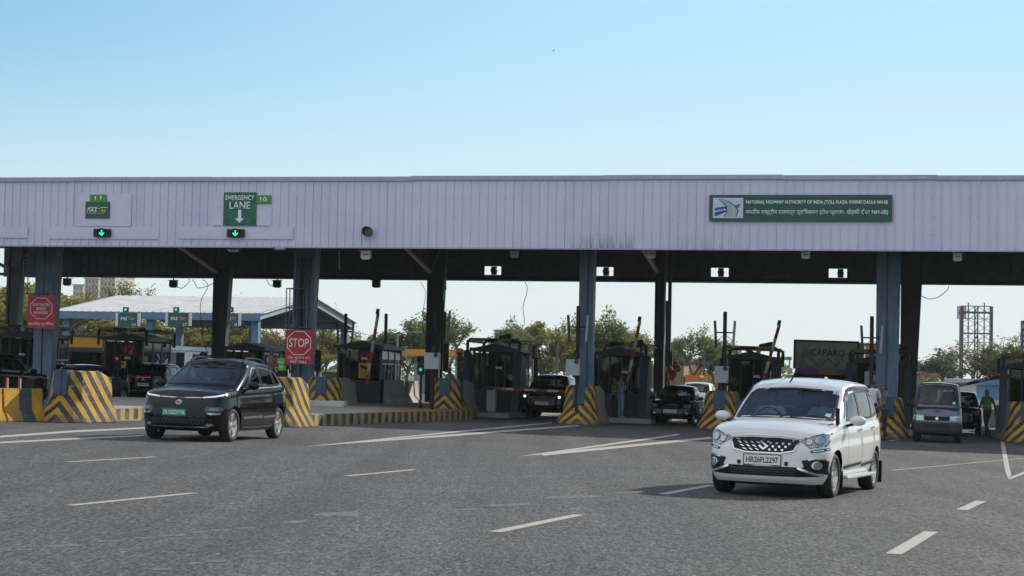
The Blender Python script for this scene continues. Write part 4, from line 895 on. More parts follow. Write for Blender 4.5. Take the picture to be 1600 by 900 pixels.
while u < U1:
    e = min(u + rp.uniform(4.2, 7.5), U1); dz = rp.uniform(-.022, .022); m.b2((u, -.07, ZT - .10 + dz), (e + .02, .3, ZT + .05 + dz)); u = e
m.b2((U0, -.045, ZB - .05), (U1, .06, ZB - .002)); m.build('fascia_cap', TRIMD, can)
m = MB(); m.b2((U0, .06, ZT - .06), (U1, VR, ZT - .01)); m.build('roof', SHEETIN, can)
# rear fascia with four signal openings
holes = [(u_at(a, VR, 423), u_at(b, VR, 423)) for a, b in ((757, 783), (932, 958.5), (1111, 1138.5), (1295, 1323.5))]
zh0, zh1 = z_at(770, 429.5, VR), z_at(770, 416, VR); m = MB(); uu = U0
for a, b in holes:
    m.b2((uu, VR, ZB), (a, VR + .05, ZT)); m.b2((a, VR, ZB), (b, VR + .05, zh0)); m.b2((a, VR, zh1), (b, VR + .05, ZT)); uu = b
m.b2((uu, VR, ZB), (U1, VR + .05, ZT))
u = U0
while u < U1:
    if not any(a - .06 < u < b + .06 for a, b in holes): m.b2((u, VR - .03, ZB), (u + .05, VR, ZT))
    u += .4
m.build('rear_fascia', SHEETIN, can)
m = MB()
for v, z, h in ((1.2, 7.7, .35), (6, 7.9, .3), (11, 7.9, .3), (16, 7.9, .3), (21, 7.35, .5), (21.6, ZB + .02, .14)): m.b2((U0, v, z), (U1, v + .18, z + h))
m.build('cross_beam', STEELD, can)
for px in (68, 472, 915, 1385, 1840):                                    # main frames
    u = u_at(px, 3.6)
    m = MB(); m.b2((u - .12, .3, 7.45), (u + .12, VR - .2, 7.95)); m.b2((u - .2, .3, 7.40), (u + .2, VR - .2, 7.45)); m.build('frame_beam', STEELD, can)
    gzl = uv(u, 3.6).z; m = MB()
    wl, wr, gap = (.30, .15, .07) if px == 915 else (.34, .34, .06)
    W = wl + wr + gap; x0 = u - W / 2
    for a, b, tw in ((x0, x0 + wl, 0), (x0 + wl + gap, x0 + W, .12 if px != 915 else 0)):
        m.loft([[(a, 3.4, z), (b + tw * k, 3.4, z), (b + tw * k, 3.75 + .35 * k, z), (a, 3.75 + .35 * k, z)] for z, k in ((gzl - .3, 0), (7.4, 1))])
    m.b2((x0 + .02, 3.5, gzl - .3), (x0 + W - .02, 3.56, 7.4))
    m.build('column', STEEL, can, bevel=.01)
for px, wtop in ((20, .75), (345, .85), (680, .85), (1030, .45), (1424, .95)):      # rear row
    u = u_at(px, 19.3); gzl = uv(u, 19.3).z; m = MB(); k0 = .62 if wtop > .6 else .9
    rb = u + wtop * .5 - wtop * (1 - k0)
    m.loft([[(u - wtop / 2, 19.1, z), (u - wtop / 2 + (wtop * k), 19.1, z), (u - wtop / 2 + (wtop * k), 19.6, z), (u - wtop / 2, 19.6, z)] for z, k in ((gzl - .3, k0), (7.3, 1))])
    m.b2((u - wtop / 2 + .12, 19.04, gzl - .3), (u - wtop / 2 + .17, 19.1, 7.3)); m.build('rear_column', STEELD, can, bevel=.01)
    if px == 1030: m = MB(); m.b2((u + .36, 19.1, gzl - .3), (u + .50, 19.3, 7.3)); m.build('rear_column', STEELD, can)
for (a, b), px in ((((333, 425), (272, 384)), 345), (((669, 426), (626, 384)), 680), (((1024, 424), (998, 384)), 1030), (((8, 420), (-40, 395)), 20)):
    ua, ub = u_at(a[0], 19.0), u_at(b[0], 15); za, zb_ = z_at(a[0], a[1], 19.0), z_at(b[0], b[1], 15)
    m = MB(); m.bar((ua, 19.0, za), (ub, 15, zb_), .16, .10); m.build('brace', PALEST, can)
    m = MB(); m.cyl((ua + .1, 18.9, za + .1), (ua + 1.6, 15, za + 1.4), .025); m.cyl((ua + .1, 18.9, za + .1), (ua + 2.6, 17, za + 1.0), .02); m.build('tie_rod', STEELD, can)
def fpt(px, py, v=0): return u_at(px, v, py), z_at(px, py, v)
def fpatch(x0, y0, x1, y1, v=-.045):
    a, zt = fpt(x0, y0); b, zb_ = fpt(x1, y1); m = MB(); m.b2((a, v, zb_), (b, v + .02, zt)); return m.build('fascia_patch', PATCHM, can, bevel=.004)
for q in ((121, 302, 205, 354), (334, 301, 423, 353), (75, 354.5, 248, 374), (-40, 354, 44, 372), (280, 354.5, 458, 374)): fpatch(*q)
# ladder cages on two columns
def cage(px, y0, y1, wd, hgt, step):
    u, zt = fpt(px, y0, 3.3); _, zb_ = fpt(px, y1, 3.3); m = MB()
    for s in (-1, 1): m.cyl((u + s * wd / 2, 3.1, zb_), (u + s * wd / 2, 3.1, zt), .022, n=6); m.cyl((u + s * wd / 2, 2.7, zb_), (u + s * wd / 2, 2.7, zt), .022, n=6)
    k = max(2, round((zt - zb_) / step))
    for i in range(k + 1):
        z = zb_ + (zt - zb_) * i / k
        for a, b in (((-1, 3.1), (1, 3.1)), ((-1, 2.7), (1, 2.7)), ((-1, 2.7), (-1, 3.1)), ((1, 2.7), (1, 3.1))): m.cyl((u + a[0] * wd / 2, a[1], z), (u + b[0] * wd / 2, b[1], z), .018, n=6)
    return m.build('ladder_cage', STEEL, can)
cage(65, 407, 460, .88, 1, .65); cage(472, 452, 512, .80, 1, .8)
m = MB(); u = u_at(472, 3.3); 
for i in range(9): m.tube([(u - .3 + .07 * i, 3.34, 5.9), (u - .35 + .06 * i + .05 * math.sin(i), 3.33, 4.4), (u - .3 + .075 * i, 3.34, 2.0)], .014, n=5)
m.build('cable', DARK, can)
def wire(pts, v, name='hanging_wire', r=.016, parent=can, m_=DARK):
    q = MB(); k = crom([(p[0], p[1]) for p in pts], [4] * (len(pts) - 1)) if len(pts) > 2 else pts; q.tube([(*((lambda a: (a[0], v, a[1]))(fpt(p[0], p[1], v))),) for p in k], r, n=5); return q.build(name, m_, parent)
wire([(274, 448), (285, 450), (296, 436)], 22.2); wire([(300, 437), (309, 450), (334, 441)], 22.2); wire([(316, 437), (325, 446), (314, 470), (314.5, 505), (318, 535), (323, 556)], 22.2)
wire([(416, 437), (420, 444), (427, 448)], 22.2); wire([(820, 440), (817, 480), (814, 515)], 22.2); wire([(1424, 447), (1438, 461), (1452, 467), (1468, 463), (1482, 447)], 22.0); wire([(657, 440), (659, 500), (660, 545)], 15, r=.012); wire([(530, 392), (530, 420)], 3, m_=PALEST)

# ------------------------------------------------------------------ signs on the canopy
GREEN = mat('sign_green', (.006, .075, .058), .45, var=.08, scale=2); GREENL = mat('sign_light_green', (.05, .24, .04), .45, var=.06); SIGNW = mat('sign_white', (.78, .80, .84), .5, var=.05)
GREENC = mat('sign_green_crumpled', (.010, .115, .065), .5, var=.35, scale=2.5, bump=.5, bscale=3); RED = mat('sign_red', (.42, .012, .028), .45, var=.12, scale=3); YEL = mat('sign_yellow', (.60, .33, .015), .5, var=.1); GOLD = mat('logo_gold', (.55, .42, .04), .5); LOGOB = mat('logo_blue', (.015, .05, .25), .5); LOGOG = mat('logo_grey', (.30, .42, .46), .5); LOGOP = mat('logo_pale', (.52, .56, .66), .5)
SIGNG = mat('sign_back', (.12, .12, .125), .6)
class Sign:                                     # a flat board at a plaza depth v; drawing is in its own metres
    def __init__(s, name, label, cat, x0, y0, x1, y1, v, m, th=.03, group=None, z0=None):
        a, zt = fpt(x0, y0, v); b, zb_ = fpt(x1, y1, v); p = uv((a + b) / 2, v, (zt + zb_) / 2); s.w, s.h = b - a, zt - zb_
        s.o = thing(name, label, cat, p, -LA, group); s.d = -th / 2; q = MB(); q.box((0, 0, 0), (s.w, th, s.h)); q.build('board', m, s.o, bevel=.004); s.n = 0
    def text(s, t, fx, fy, fw, fh, m, bold=.012, shear=0, name='lettering'): return text(t, s.o, name, m, ((fx - .5) * s.w, s.d - .001 - .002, (.5 - fy) * s.h), fw * s.w if fw else None, fh * s.h, bold=bold, shear=shear, ext=.003)
    def poly(s, pts, m, name='panel', lift=.004):
        s.n += 1; q = MB(); q.prism([((x - .5) * s.w, (.5 - y) * s.h) for x, y in pts], s.d - lift, s.d - .0005 + 0, 'y'); return q.build(name, m, s.o)
def fastag(s, x0, y0, x1, y1):                  # the two-coloured tag word with its speed bars
    W, H = x1 - x0, y1 - y0; X = lambda a: x0 + a * W; Y = lambda a: y0 + a * H
    s.text('FAS', X(.26), Y(.56), W * .46, H * .42, SIGNW, bold=.014, shear=.25); s.text('Tag', X(.71), Y(.58), W * .42, H * .46, GOLD, bold=.014, shear=.25)
    s.poly([(X(.08), Y(.26)), (X(.50), Y(.26)), (X(.49), Y(.32)), (X(.06), Y(.32))], SIGNW, 'logo_bar'); s.poly([(X(.64), Y(.26)), (X(.96), Y(.26)), (X(.95), Y(.32)), (X(.63), Y(.32))], SIGNW, 'logo_bar')
    s.poly([(X(.30), Y(.82)), (X(.82), Y(.82)), (X(.81), Y(.87)), (X(.29), Y(.87))], GOLD, 'logo_bar'); s.poly([(X(.03), Y(.82)), (X(.27), Y(.82)), (X(.27), Y(.85)), (X(.03), Y(.85))], SIGNW, 'logo_bar')
    s.poly([(X(.55), Y(.12)), (X(.60), Y(.22)), (X(.50), Y(.22))], GOLD, 'logo_bar')
s = Sign('lane_sign', 'dark green lane sign with a white and gold tag logo and 11 above it', 'sign', 134, 315, 171, 341, -.075, GREEN); fastag(s, .04, .18, .96, .80)
q = Sign('number_board', 'light green board reading 11 above the tag sign', 'sign', 141, 304, 166, 316.5, -.085, GREENL); q.text('11', .5, .5, .42, .55, SIGNW, bold=.018)
s = Sign('lane_sign', 'crumpled green banner reading EMERGENCY LANE with a down arrow', 'sign', 350, 300.5, 400, 352, -.075, GREENC)
s.text('EMERGENCY', .50, .165, .88, .145, SIGNW, bold=.014); s.text('LANE', .50, .395, .63, .215, SIGNW, bold=.006)
s.poly([(.455, .54), (.545, .54), (.545, .79), (.63, .79), (.50, .93), (.365, .79), (.455, .79)], SIGNW, 'arrow')
for a in ([(.36, .63), (.375, .63), (.175, .985), (.155, .985)], [(.60, .50), (.615, .50), (.99, .93), (.97, .945)], [(.01, .93), (.10, .80), (.22, .72), (.11, .82)]): s.poly(a, mat('crease_green', (.008, .08, .05), .6), 'crease', .002)
q = Sign('number_board', 'light green board reading 10 beside the emergency banner', 'sign', 400.5, 305, 423.5, 318, -.080, GREENL); q.text('10', .5, .5, .46, .52, SIGNW, bold=.018)
s = Sign('name_board', 'long dark green board naming the highway authority and toll plaza', 'sign', 1108.5, 304.5, 1394, 346, -.09, GREEN)
s.text('NATIONAL HIGHWAY AUTHORITY OF INDIA (TOLL PLAZA- KHERKI DAULA NH-08', .590, .30, .772, .18, SIGNW, bold=.02)
s.text('भारतीय राष्ट्रीय राजमार्ग प्राि\u200bधकरण (टोल प्लाजा- खेड़की दौला NH-08)'.replace('ाि\u200bध', 'ािध'), .590, .66, .775, .26, SIGNW, bold=.006)
s.poly([(.021, .115), (.188, .115), (.188, .885), (.021, .885)], LOGOP, 'logo_panel', .003)
LX = lambda a: .021 + a * .167; LY = lambda a: .115 + a * .77
def lpoly(pts, m, lift): return s.poly([(LX(a), LY(b)) for a, b in pts], m, 'logo_shape', lift)
lpoly([(.06, .50), (.42, .42), (.52, .60), (.30, .80), (.06, .93)], LOGOB, .005); lpoly([(.68, .42), (.90, .28), (.90, .36), (.74, .48)], LOGOB, .005); lpoly([(.70, .52), (.90, .40), (.90, .45), (.74, .56)], LOGOB, .005)
lpoly([(.06, .66), (.45, .56), (.45, .60), (.06, .71)], LOGOP, .006)
for i in range(4): lpoly([(.10 + i * .08, .60 - i * .018), (.14 + i * .08, .59 - i * .018), (.14 + i * .08, .63 - i * .018), (.10 + i * .08, .64 - i * .018)], LOGOP, .007)
lpoly([(.18, .05), (.26, .05), (.52, .18), (.72, .38), (.82, .62), (.78, .94), (.36, .94), (.46, .70), (.46, .45), (.36, .25)], LOGOG, .008); lpoly([(.24, .05), (.27, .05), (.54, .17), (.75, .38), (.85, .62), (.80, .94), (.77, .94), (.81, .62), (.71, .39), (.51, .20)], LOGOB, .009)
lpoly([(.17, .08), (.19, .06), (.38, .26), (.48, .46), (.47, .72), (.38, .93), (.35, .93), (.44, .70), (.45, .48), (.35, .28)], LOGOB, .009); lpoly([(.48, .30), (.50, .30), (.60, .55), (.56, .93), (.53, .93), (.57, .56)], GOLD, .010); lpoly([(.62, .40), (.64, .40), (.71, .60), (.68, .90), (.66, .90), (.68, .60)], LOGOP, .010)

ARROWG = mat('signal_green', (.05, .85, .50), .4, emit=1.0, var=.02)
def lane_signal(px, py, lit, label, wd=30, v=-.07, grp=None):
    u, z = fpt(px, py, v); t = thing('lane_signal', label, 'signal', uv(u, v, z), -LA, grp); q = MB()
    if lit:
        k = wd / 46.0; q.box((0, -.04, 0), (.65, .08, .285)); q.build('housing', DARK, t, bevel=.008)
        q = MB(); q.lathe([(.001, -.10), (.15, -.10), (.165, -.13), (.165, -.085), (.001, -.085)], 24, axis='y'); q.build('lens', GLOSSBLACK, t, smooth=40)
        q = MB(); q.prism([(-.022, .10), (.022, .10), (.022, -.02), (-.022, -.02)], -.112, -.103)
        for s_ in (1, -1): q.prism([(s_ * 0, -.115), (s_ * .105, -.012), (s_ * .082, .022), (s_ * 0, -.058)], -.112, -.103)
        q.build('arrow', ARROWG, t)
    return t
lane_signal(160.5, 364, 1, 'lit green arrow signal under the lane 11 boards'); lane_signal(369, 364.5, 1, 'lit green arrow signal under the EMERGENCY LANE banner')
u, z = fpt(575.5, 362, -.07); t = thing('lane_signal', 'unlit round grey signal lamp on the bare fascia', 'signal', uv(u, -.07, z), -LA)
q = MB(); q.lathe([(.15, .05), (.17, -.02), (.17, -.26), (.155, -.26), (.15, -.03), (.001, -.03)], 24, axis='y'); q.build('hood', mat('hood_grey', (.035, .035, .037), .5), t, smooth=40)
q = MB(); q.lathe([(.001, -.05), (.148, -.035)], 24, axis='y'); q.build('lens', mat('dull_lens', (.16, .16, .16), .35), t, smooth=60)
for (a, b), px in zip(holes, (770, 945, 1125, 1309)):
    c = (a + b) / 2 + (.05 if px != 1309 else .12); zc = (zh0 + zh1) / 2; t = thing('lane_signal', {770: 'black signal back in the rear fascia opening above the boom barrier', 945: 'black signal back in the opening right of the middle column', 1125: 'black signal back in the opening under the name board', 1309: 'black signal back in the opening next to the right column'}[px], 'signal', uv(c, VR + .02, zc), -LA)
    q = MB(); q.lathe([(.001, -.14), (.135, -.14), (.15, -.1), (.15, .12), (.001, .12)], 20, axis='y'); q.box((0, .03, 0), (.26, .07, .385)); q.build('lens_housing', DARK, t, smooth=40); 
WHITEBOX = mat('white_box', (.58, .58, .60), .5, var=.08, dirt=(.3, .28, .25), dirt_amt=.4); GREYBOX = mat('grey_box', (.30, .32, .34), .5, var=.1)
def reader(px, py, w, h, label, m_, v, hood=True, grp=None, deg=0):
    u, z = fpt(px, py, v); t = thing('tag_reader', label, 'reader', uv(u, v, z), -LA + deg, grp); q = MB()
    q.prism([(-w / 2, h / 2), (w / 2, h / 2), (w / 2, -h * .35), (w * .30, -h / 2), (-w * .30, -h / 2), (-w / 2, -h * .35)], -.1, .1); q.build('case', m_, t, bevel=.012)
    q = MB(); q.box((0, -.02, h / 2 + .015), (w * 1.25, .34, .02), rx=.1); q.build('rain_hood', m_, t, bevel=.004)
    q = MB(); q.box((0, .0, h / 2 + .12), (.05, .05, .25)); q.build('bracket', STEELD, t); q = MB(); q.box((0, -.105, .02), (w * .55, .012, .035)); q.build('vent', STEELD, t); return t
reader(572, 399, .34, .30, 'white tag reader under the fascia below the unlit lamp', WHITEBOX, .5); reader(804, 398, .26, .22, 'grey tag reader under the fascia left of the middle column', GREYBOX, .8); reader(1017, 398, .30, .28, 'grey tag reader on the brace head left of the name board', GREYBOX, .6, deg=.25)
reader(1259, 399, .28, .24, 'white tag reader hanging below the name board', WHITEBOX, .6); reader(1496, 402, .28, .26, 'white tag reader hanging right of the right column', WHITEBOX, .6); reader(365, 392, .34, .08, 'small white floodlight under the EMERGENCY LANE banner', WHITEBOX, .5)
for px, lab in ((105, 'dark reader box under the rear eave beside the left column'), (271, 'dark reader box under the rear eave with a loose wire'), (433, 'dark reader box under the rear eave left of the ladder column'), (588, 'dark reader box under the rear eave in the middle of its bay')): reader(px, 444 if px > 110 else 441, .38, .34, lab, STEELD, 22.0)
def cam_thing(px, py, v, label, kind='bullet', rz=0, s=1.0):
    u, z = fpt(px, py, v); t = thing('camera_unit', label, 'camera', uv(u, v, z), -LA + rz); q = MB()
    if kind == 'bullet':
        q.cyl((-.16 * s, -.05, 0), (.14 * s, .05, .03), .05 * s, n=12); q.build('body', WHITEBOX if s < 1 else GREYBOX, t, smooth=40); q = MB(); q.box((-.15 * s, -.04, .0), (.03, .09 * s, .09 * s)); q.cyl((.05, .02, 0), (.1, .1, -.14), .02); q.build('mount', STEELD, t)
    else:
        q.cyl((0, 0, .18), (0, 0, .05), .07); q.build('body', WHITEBOX, t, smooth=40); q = MB(); q.ball((0, 0, 0), .085); q.build('dome', GREYBOX, t, smooth=60); q = MB(); q.bar((0, 0, .2), (-.35, .1, .3), .04, .04); q.build('mount', STEELD, t)
    return t
cam_thing(438, 389, -.12, 'grey bullet camera clipped to the fascia edge', s=1.2); cam_thing(695, 451, 18, 'white dome camera beside the tall dark rear column', 'dome')

# red signs on the columns
def octring(s, cx, cy, r, ry, th, m):
    P = lambda k: [(cx + r * k * math.cos(math.pi / 8 + math.pi / 4 * i), cy + ry * k * math.sin(math.pi / 8 + math.pi / 4 * i)) for i in range(8)]
    a, b = P(1), P(1 - th)
    for i in range(8): j = (i + 1) % 8; s.poly([a[i], a[j], b[j], b[i]], m, 'octagon_edge', .003)
s = Sign('warning_sign', 'red board reading AUTOMATIC BOOM BARRIER on the left column', 'sign', 44, 461, 85, 513.5, 2.5, RED)
octring(s, .50, .40, .435, .345, .045, SIGNW)
for t_, y in (('AUTOMATIC', .285), ('BOOM', .405), ('BARRIER', .525)): s.text(t_, .5, y, {'AUTOMATIC': .64, 'BOOM': .34, 'BARRIER': .50}[t_], .085, SIGNW, bold=.014)
s.text('स्वचािलत बूम बैिरयर', .5, .87, .92, .13, SIGNW, bold=.004)
s = Sign('stop_sign', 'red board with a white octagon reading STOP and PAY TOLL', 'sign', 446.5, 515, 488, 569.5, 2.5, RED)
octring(s, .50, .385, .47, .375, .05, SIGNW); s.text('STOP', .5, .38, .72, .26, SIGNW, bold=.018); s.text('टोल भुगतान करें', .5, .82, .82, .115, SIGNW, bold=.004); s.text('PAY TOLL', .5, .935, .60, .075, SIGNW, bold=.014)
# ------------------------------------------------------------------ crash noses, kerbs, booths
def stripe_mat(name, kx, ky, kz, period, duty=.5, fade=None, col=(.50, .285, .022), dark=(.030, .034, .040), wear=.5):
    g = NG(name); x = g.xyz(); ax = g.math('ABSOLUTE', x[0])
    wob = g.math('MULTIPLY', g.math('SUBTRACT', g.noise(3.5, 3), .5), .045)
    f = g.math('ADD', g.math('ADD', g.math('MULTIPLY', ax, kx), g.math('MULTIPLY', x[1], ky)), g.math('MULTIPLY', x[2], kz)); f = g.math('ADD', f, wob)
    fr = g.math('FRACT', g.math('DIVIDE', f, period)); s = g.map(fr, duty - .02, duty + .02, 0, 1)
    yel = g.mix(g.noise(5, 5, .6), tuple(c * .72 for c in col), tuple(min(1, c * 1.25) for c in col)); c = g.mix(s, yel, dark)
    grime = g.noise(2.2, 7, .7); c = g.mix(g.map(grime, .46, .66, 0, wear + .2), c, (.10, .095, .09)); c = g.mix(g.map(x[2], .0, .22, .45, 0), c, (.12, .105, .09))
    chip = g.noise(9, 4, .7); c = g.mix(g.map(chip, .61, .66, 0, .85), c, (.24, .23, .215))
    if fade: c = g.mix(g.map(x[1], fade, fade + .03, 0, 1), c, g.mix(g.noise(2.5, 6, .65), (.15, .145, .135), (.30, .29, .27)))
    g.bump(g.noise(30, 5, .6), .35, .01); return g.done(c, .8, .3)
NOSE_A = stripe_mat('nose_stripes', 1.15, 1.0, 1.0, .50); NOSE_B = stripe_mat('nose_stripes_front', 1.15, 1.0, 1.0, .46, fade=.62)
NOSEBLUE = mat('nose_blue', (.028, .075, .125), .5, var=.15, dirt=(.03, .04, .05), dirt_amt=.6)
CONC = mat('concrete', (.30, .29, .27), .85, var=.22, scale=2.5, bump=.4, dirt=(.09, .085, .075), dirt_amt=.7); CONCL = mat('concrete_light', (.45, .44, .41), .85, var=.2, scale=2.5, bump=.4, dirt=(.15, .14, .125), dirt_amt=.6)
JERSEY_Y = None
def kerb_mat():
    g = NG('kerb_stripes'); x = g.xyz(); fr = g.math('FRACT', g.math('DIVIDE', g.math('ADD', x[1], g.math('MULTIPLY', g.noise(3, 2), .06)), .62)); s = g.map(fr, .46, .50, 0, 1)
    c = g.mix(s, (.40, .25, .05), (.05, .05, .05)); n = g.noise(3, 7, .7); c = g.mix(g.map(n, .46, .66, 0, .75), c, (.25, .235, .205)); c = g.mix(g.map(x[2], .30, .32, 0, 1), c, g.mix(g.noise(1.2, 5), (.22, .21, .19), (.33, .31, .28)))
    g.bump(g.noise(25, 5, .6), .4, .012); return g.done(c, .85, .3)
KERB = kerb_mat()
def nose(loc, rz, label, m, length=2.7, wd=1.25, h=1.35, notch=True, blue=NOSEBLUE):
    t = thing('crash_barrier', label, 'barrier', loc, rz, 'striped crash noses in front of the booths', tilt=True)
    q = MB(); rings = []
    for z, ex in ((0, .20), (.10, .185), (.30, .10), (.52, .02), (.62, 0), (h - .04, -.05), (h, -.075)):
        w_ = wd / 2 + ex; y0 = -ex * 1.2; y1 = length; ch = .16
        pts = [(-w_ + ch, y0), (-.0, y0 - .07), (w_ - ch, y0), (w_, y0 + ch * 1.3), (w_, y0 + .8), (w_, y1 * .6), (w_, y1), (-w_, y1), (-w_, y1 * .6), (-w_, y0 + .8), (-w_, y0 + ch * 1.3)]
        zz = [z] * len(pts)
        if z > h - .2:
            zz = [z - (.18 if p[1] > y1 * .9 else 0) for p in pts]
        rings.append([(p[0], p[1], a) for p, a in zip(pts, zz)])
    q.loft(rings); q.build('barrier_body', m, t, bevel=.018, smooth=35)
    if notch:
        b = MB(); b.prism([(-.20, .72), (.20, .72), (.20, h + .015), (-.20, h + .015)], -.09, .20); b.prism([(-.045, .72), (.045, .72), (.045, h + .01), (-.045, h + .01)], -.115, -.088); b.build('steel_guard', blue, t, bevel=.006)
    return t
def on(px, py, dv=0.0): p = ground(px, py) + LD * dv; p.z = gz(p.x); return p
nose(on(90, 660, .15), -R(19), 'sunlit yellow and black striped crash nose at the far left lane mouth', NOSE_A, 1.75, 1.0, 1.37)
nose(on(425, 667, .15), -R(15), 'sunlit striped crash nose just behind the black electric car', NOSE_A, 1.5, .9, 1.38, notch=False)
nose(uv(-7.55, 2.6), -LA, 'shaded striped crash nose under the red stop board', NOSE_B, 2.6, 1.2, 1.35)
nose(on(692, 652.5, .2) + Vector((0, 0, .12)), -LA, 'shaded striped crash nose behind the long kerbed island end', NOSE_B, 2.6, 1.15, 1.33)
nose(on(902, 663, .15), -LA, 'striped crash nose around the foot of the middle blue column', NOSE_B, 2.6, 1.15, 1.38)
nose(on(1122, 671, .15), -LA, 'striped crash nose at the foot of the twin antenna mast', NOSE_B, 2.6, 1.15, 1.36)
nose(on(1386, 685, .15), -LA, 'striped crash nose behind the rear of the white car', NOSE_B, 2.6, 1.10, 1.36)
nose(on(1604, 692, .15), -LA, 'striped crash nose at the right edge beside the walking guard', NOSE_B, 2.6, 1.15, 1.36)
def jersey(loc, rz, label, m, length=2.0, h=.85, grp=None):
    t = tag(MB().loft([[(-.30, y, 0), (.30, y, 0), (.30, y, .08), (.14, y, .32), (.09, y, h), (-.09, y, h), (-.14, y, .32), (-.30, y, .08)] for y in (0, length)]).build('jersey_barrier', m, bevel=.015, smooth=35), label, 'barrier', grp)
    t.matrix_world = Matrix.Translation(loc) @ Matrix.Rotation(TILT, 4, 'Y') @ Matrix.Rotation(rz, 4, 'Z'); return t
NOSE_V = stripe_mat('jersey_stripes', 0, 1.0, 0, 1.0, duty=.54, col=(.52, .28, .02), dark=(.055, .055, .055), wear=.3)
p0 = on(-46, 659); p1 = on(62, 658.5); d = (p1 - p0); L = d.length; a = math.atan2(-d.x, d.y)
jersey(p0 - d.normalized() * .35, a, 'yellow and grey banded jersey barrier cut off by the left edge', NOSE_V, 1.3, .86); jersey(p0 + d.normalized() * 1.0, a, 'yellow and grey banded jersey barrier touching the sunlit crash nose', NOSE_V, L - 1.05, .86)
for i, px in enumerate((8, 28)):
    p = on(px, 656, .05); t = thing('marker_post', ('small orange and white marker post at the left edge', 'small orange and white marker post beside the sunlit crash nose')[i], 'post', (p.x, p.y, p.z), a)
    q = MB(); q.box((0, 0, .55), (.07, .03, 1.1)); q.build('post', WHITEBOX, t); q = MB(); q.box((0, -.02, .98 + .0), (.06, .012, .30)); q.build('reflector', mat('orange_red', (.45, .08, .03), .5), t)
# the kerbed islands
def island(name, label, pts, h=.17, side=None):
    """pts: picture points of the outline on the road; long axis becomes local y so that the kerb bands follow it"""
    P = [ground(*p) for p in pts]; a0, a1 = P[0], P[1]; d = a1 - a0; rz = math.atan2(-d.x, d.y); inv = Matrix.Rotation(-rz, 4, 'Z')
    q = MB(); loc = [inv @ (p - a0) for p in P]; q.loft([[(p.x, p.y, -.05 + z0 + (gz(P[i].x) - a0.z)) for i, p in enumerate(loc)] for z0 in (0, h + .05)])
    o = tag(q.build(name, KERB, bevel=.02), label, 'traffic island'); o.location = (a0.x, a0.y, a0.z); o.rotation_euler = (0, 0, rz); return o
island('traffic_island', 'long kerbed island with yellow and black bands before booth 10', [(452, 667), (737, 655.5), (752, 647), (700, 640), (505, 637), (437, 655)], .34)
island('traffic_island', 'banded kerb running back from the sunlit left crash nose', [(100, 660), (228, 655), (262, 636), (180, 634), (92, 648)], .34)
for i, (px, py, w_, lab) in enumerate(((755, 652, 2.0, 'dark low island under the booth left of the waiting black car'), (972, 661, 2.2, 'dark low island where the people in line stand'), (1180, 668, 2.2, 'dark low island hidden behind the white car'), (1408, 680, 2.0, 'dark low island beside the blue van'), (1610, 688, 2.2, 'dark low island at the right edge'))):
    p = on(px, py); t = tag(MB().box((0, 6.5, .06), (w_, 13, .24)).build('booth_island', CONC, bevel=.03), lab, 'traffic island'); t.matrix_world = Matrix.Translation(p) @ Matrix.Rotation(TILT, 4, 'Y') @ Matrix.Rotation(-LA, 4, 'Z')
p = on(468, 640); p.z += .1; tag(MB().box((p.x, p.y, p.z + .12), (2.2, 2.4, .75), rz=-LA).build('concrete_plinth', CONC, bevel=.03), 'rough concrete plinth the two guards stand on', 'plinth')
for i, (px, py, lab) in enumerate(((527, 640, 'small worn concrete block left of booth 10'), (546, 641, 'worn concrete block in front of booth 10'), (606, 640, 'pale concrete barrier block right of the barrier cabinet'), (634, 641, 'pale concrete barrier block nearest the traffic light'))):
    p = on(px, py); p.z += .32; jersey(p, -LA - R(2), lab, CONCL, 1.5, .95)
p = on(512, 650); p.z += .33; o = tag(MB().box((0, 0, .10), (1.3, .4, .22)).build('concrete_slab', CONCL, bevel=.02), 'low concrete slab lying on the island by the stop board', 'slab'); o.location = p; o.rotation_euler = (0, 0, -LA)
p = on(522, 640); p.z += .1; o = tag(MB().prism([(-.55, 0), (.55, 0), (.40, 1.3), (-.55, 1.45)], 0, .9, 'y').build('concrete_wedge', CONC, bevel=.03), 'rough grey concrete wedge beside the shaded nose under the stop board', 'barrier'); o.location = p; o.rotation_euler = (0, 0, -LA)
for px, py, lab in ((1556, 676, 'pale stepped jersey barrier left of the right edge booth'), (1562, 668, 'pale jersey barrier further along the same lane'), (1412, 672, 'worn jersey barrier between the van and its booth')):
    jersey(on(px, py), -LA, lab, CONCL, 3.2, .95)

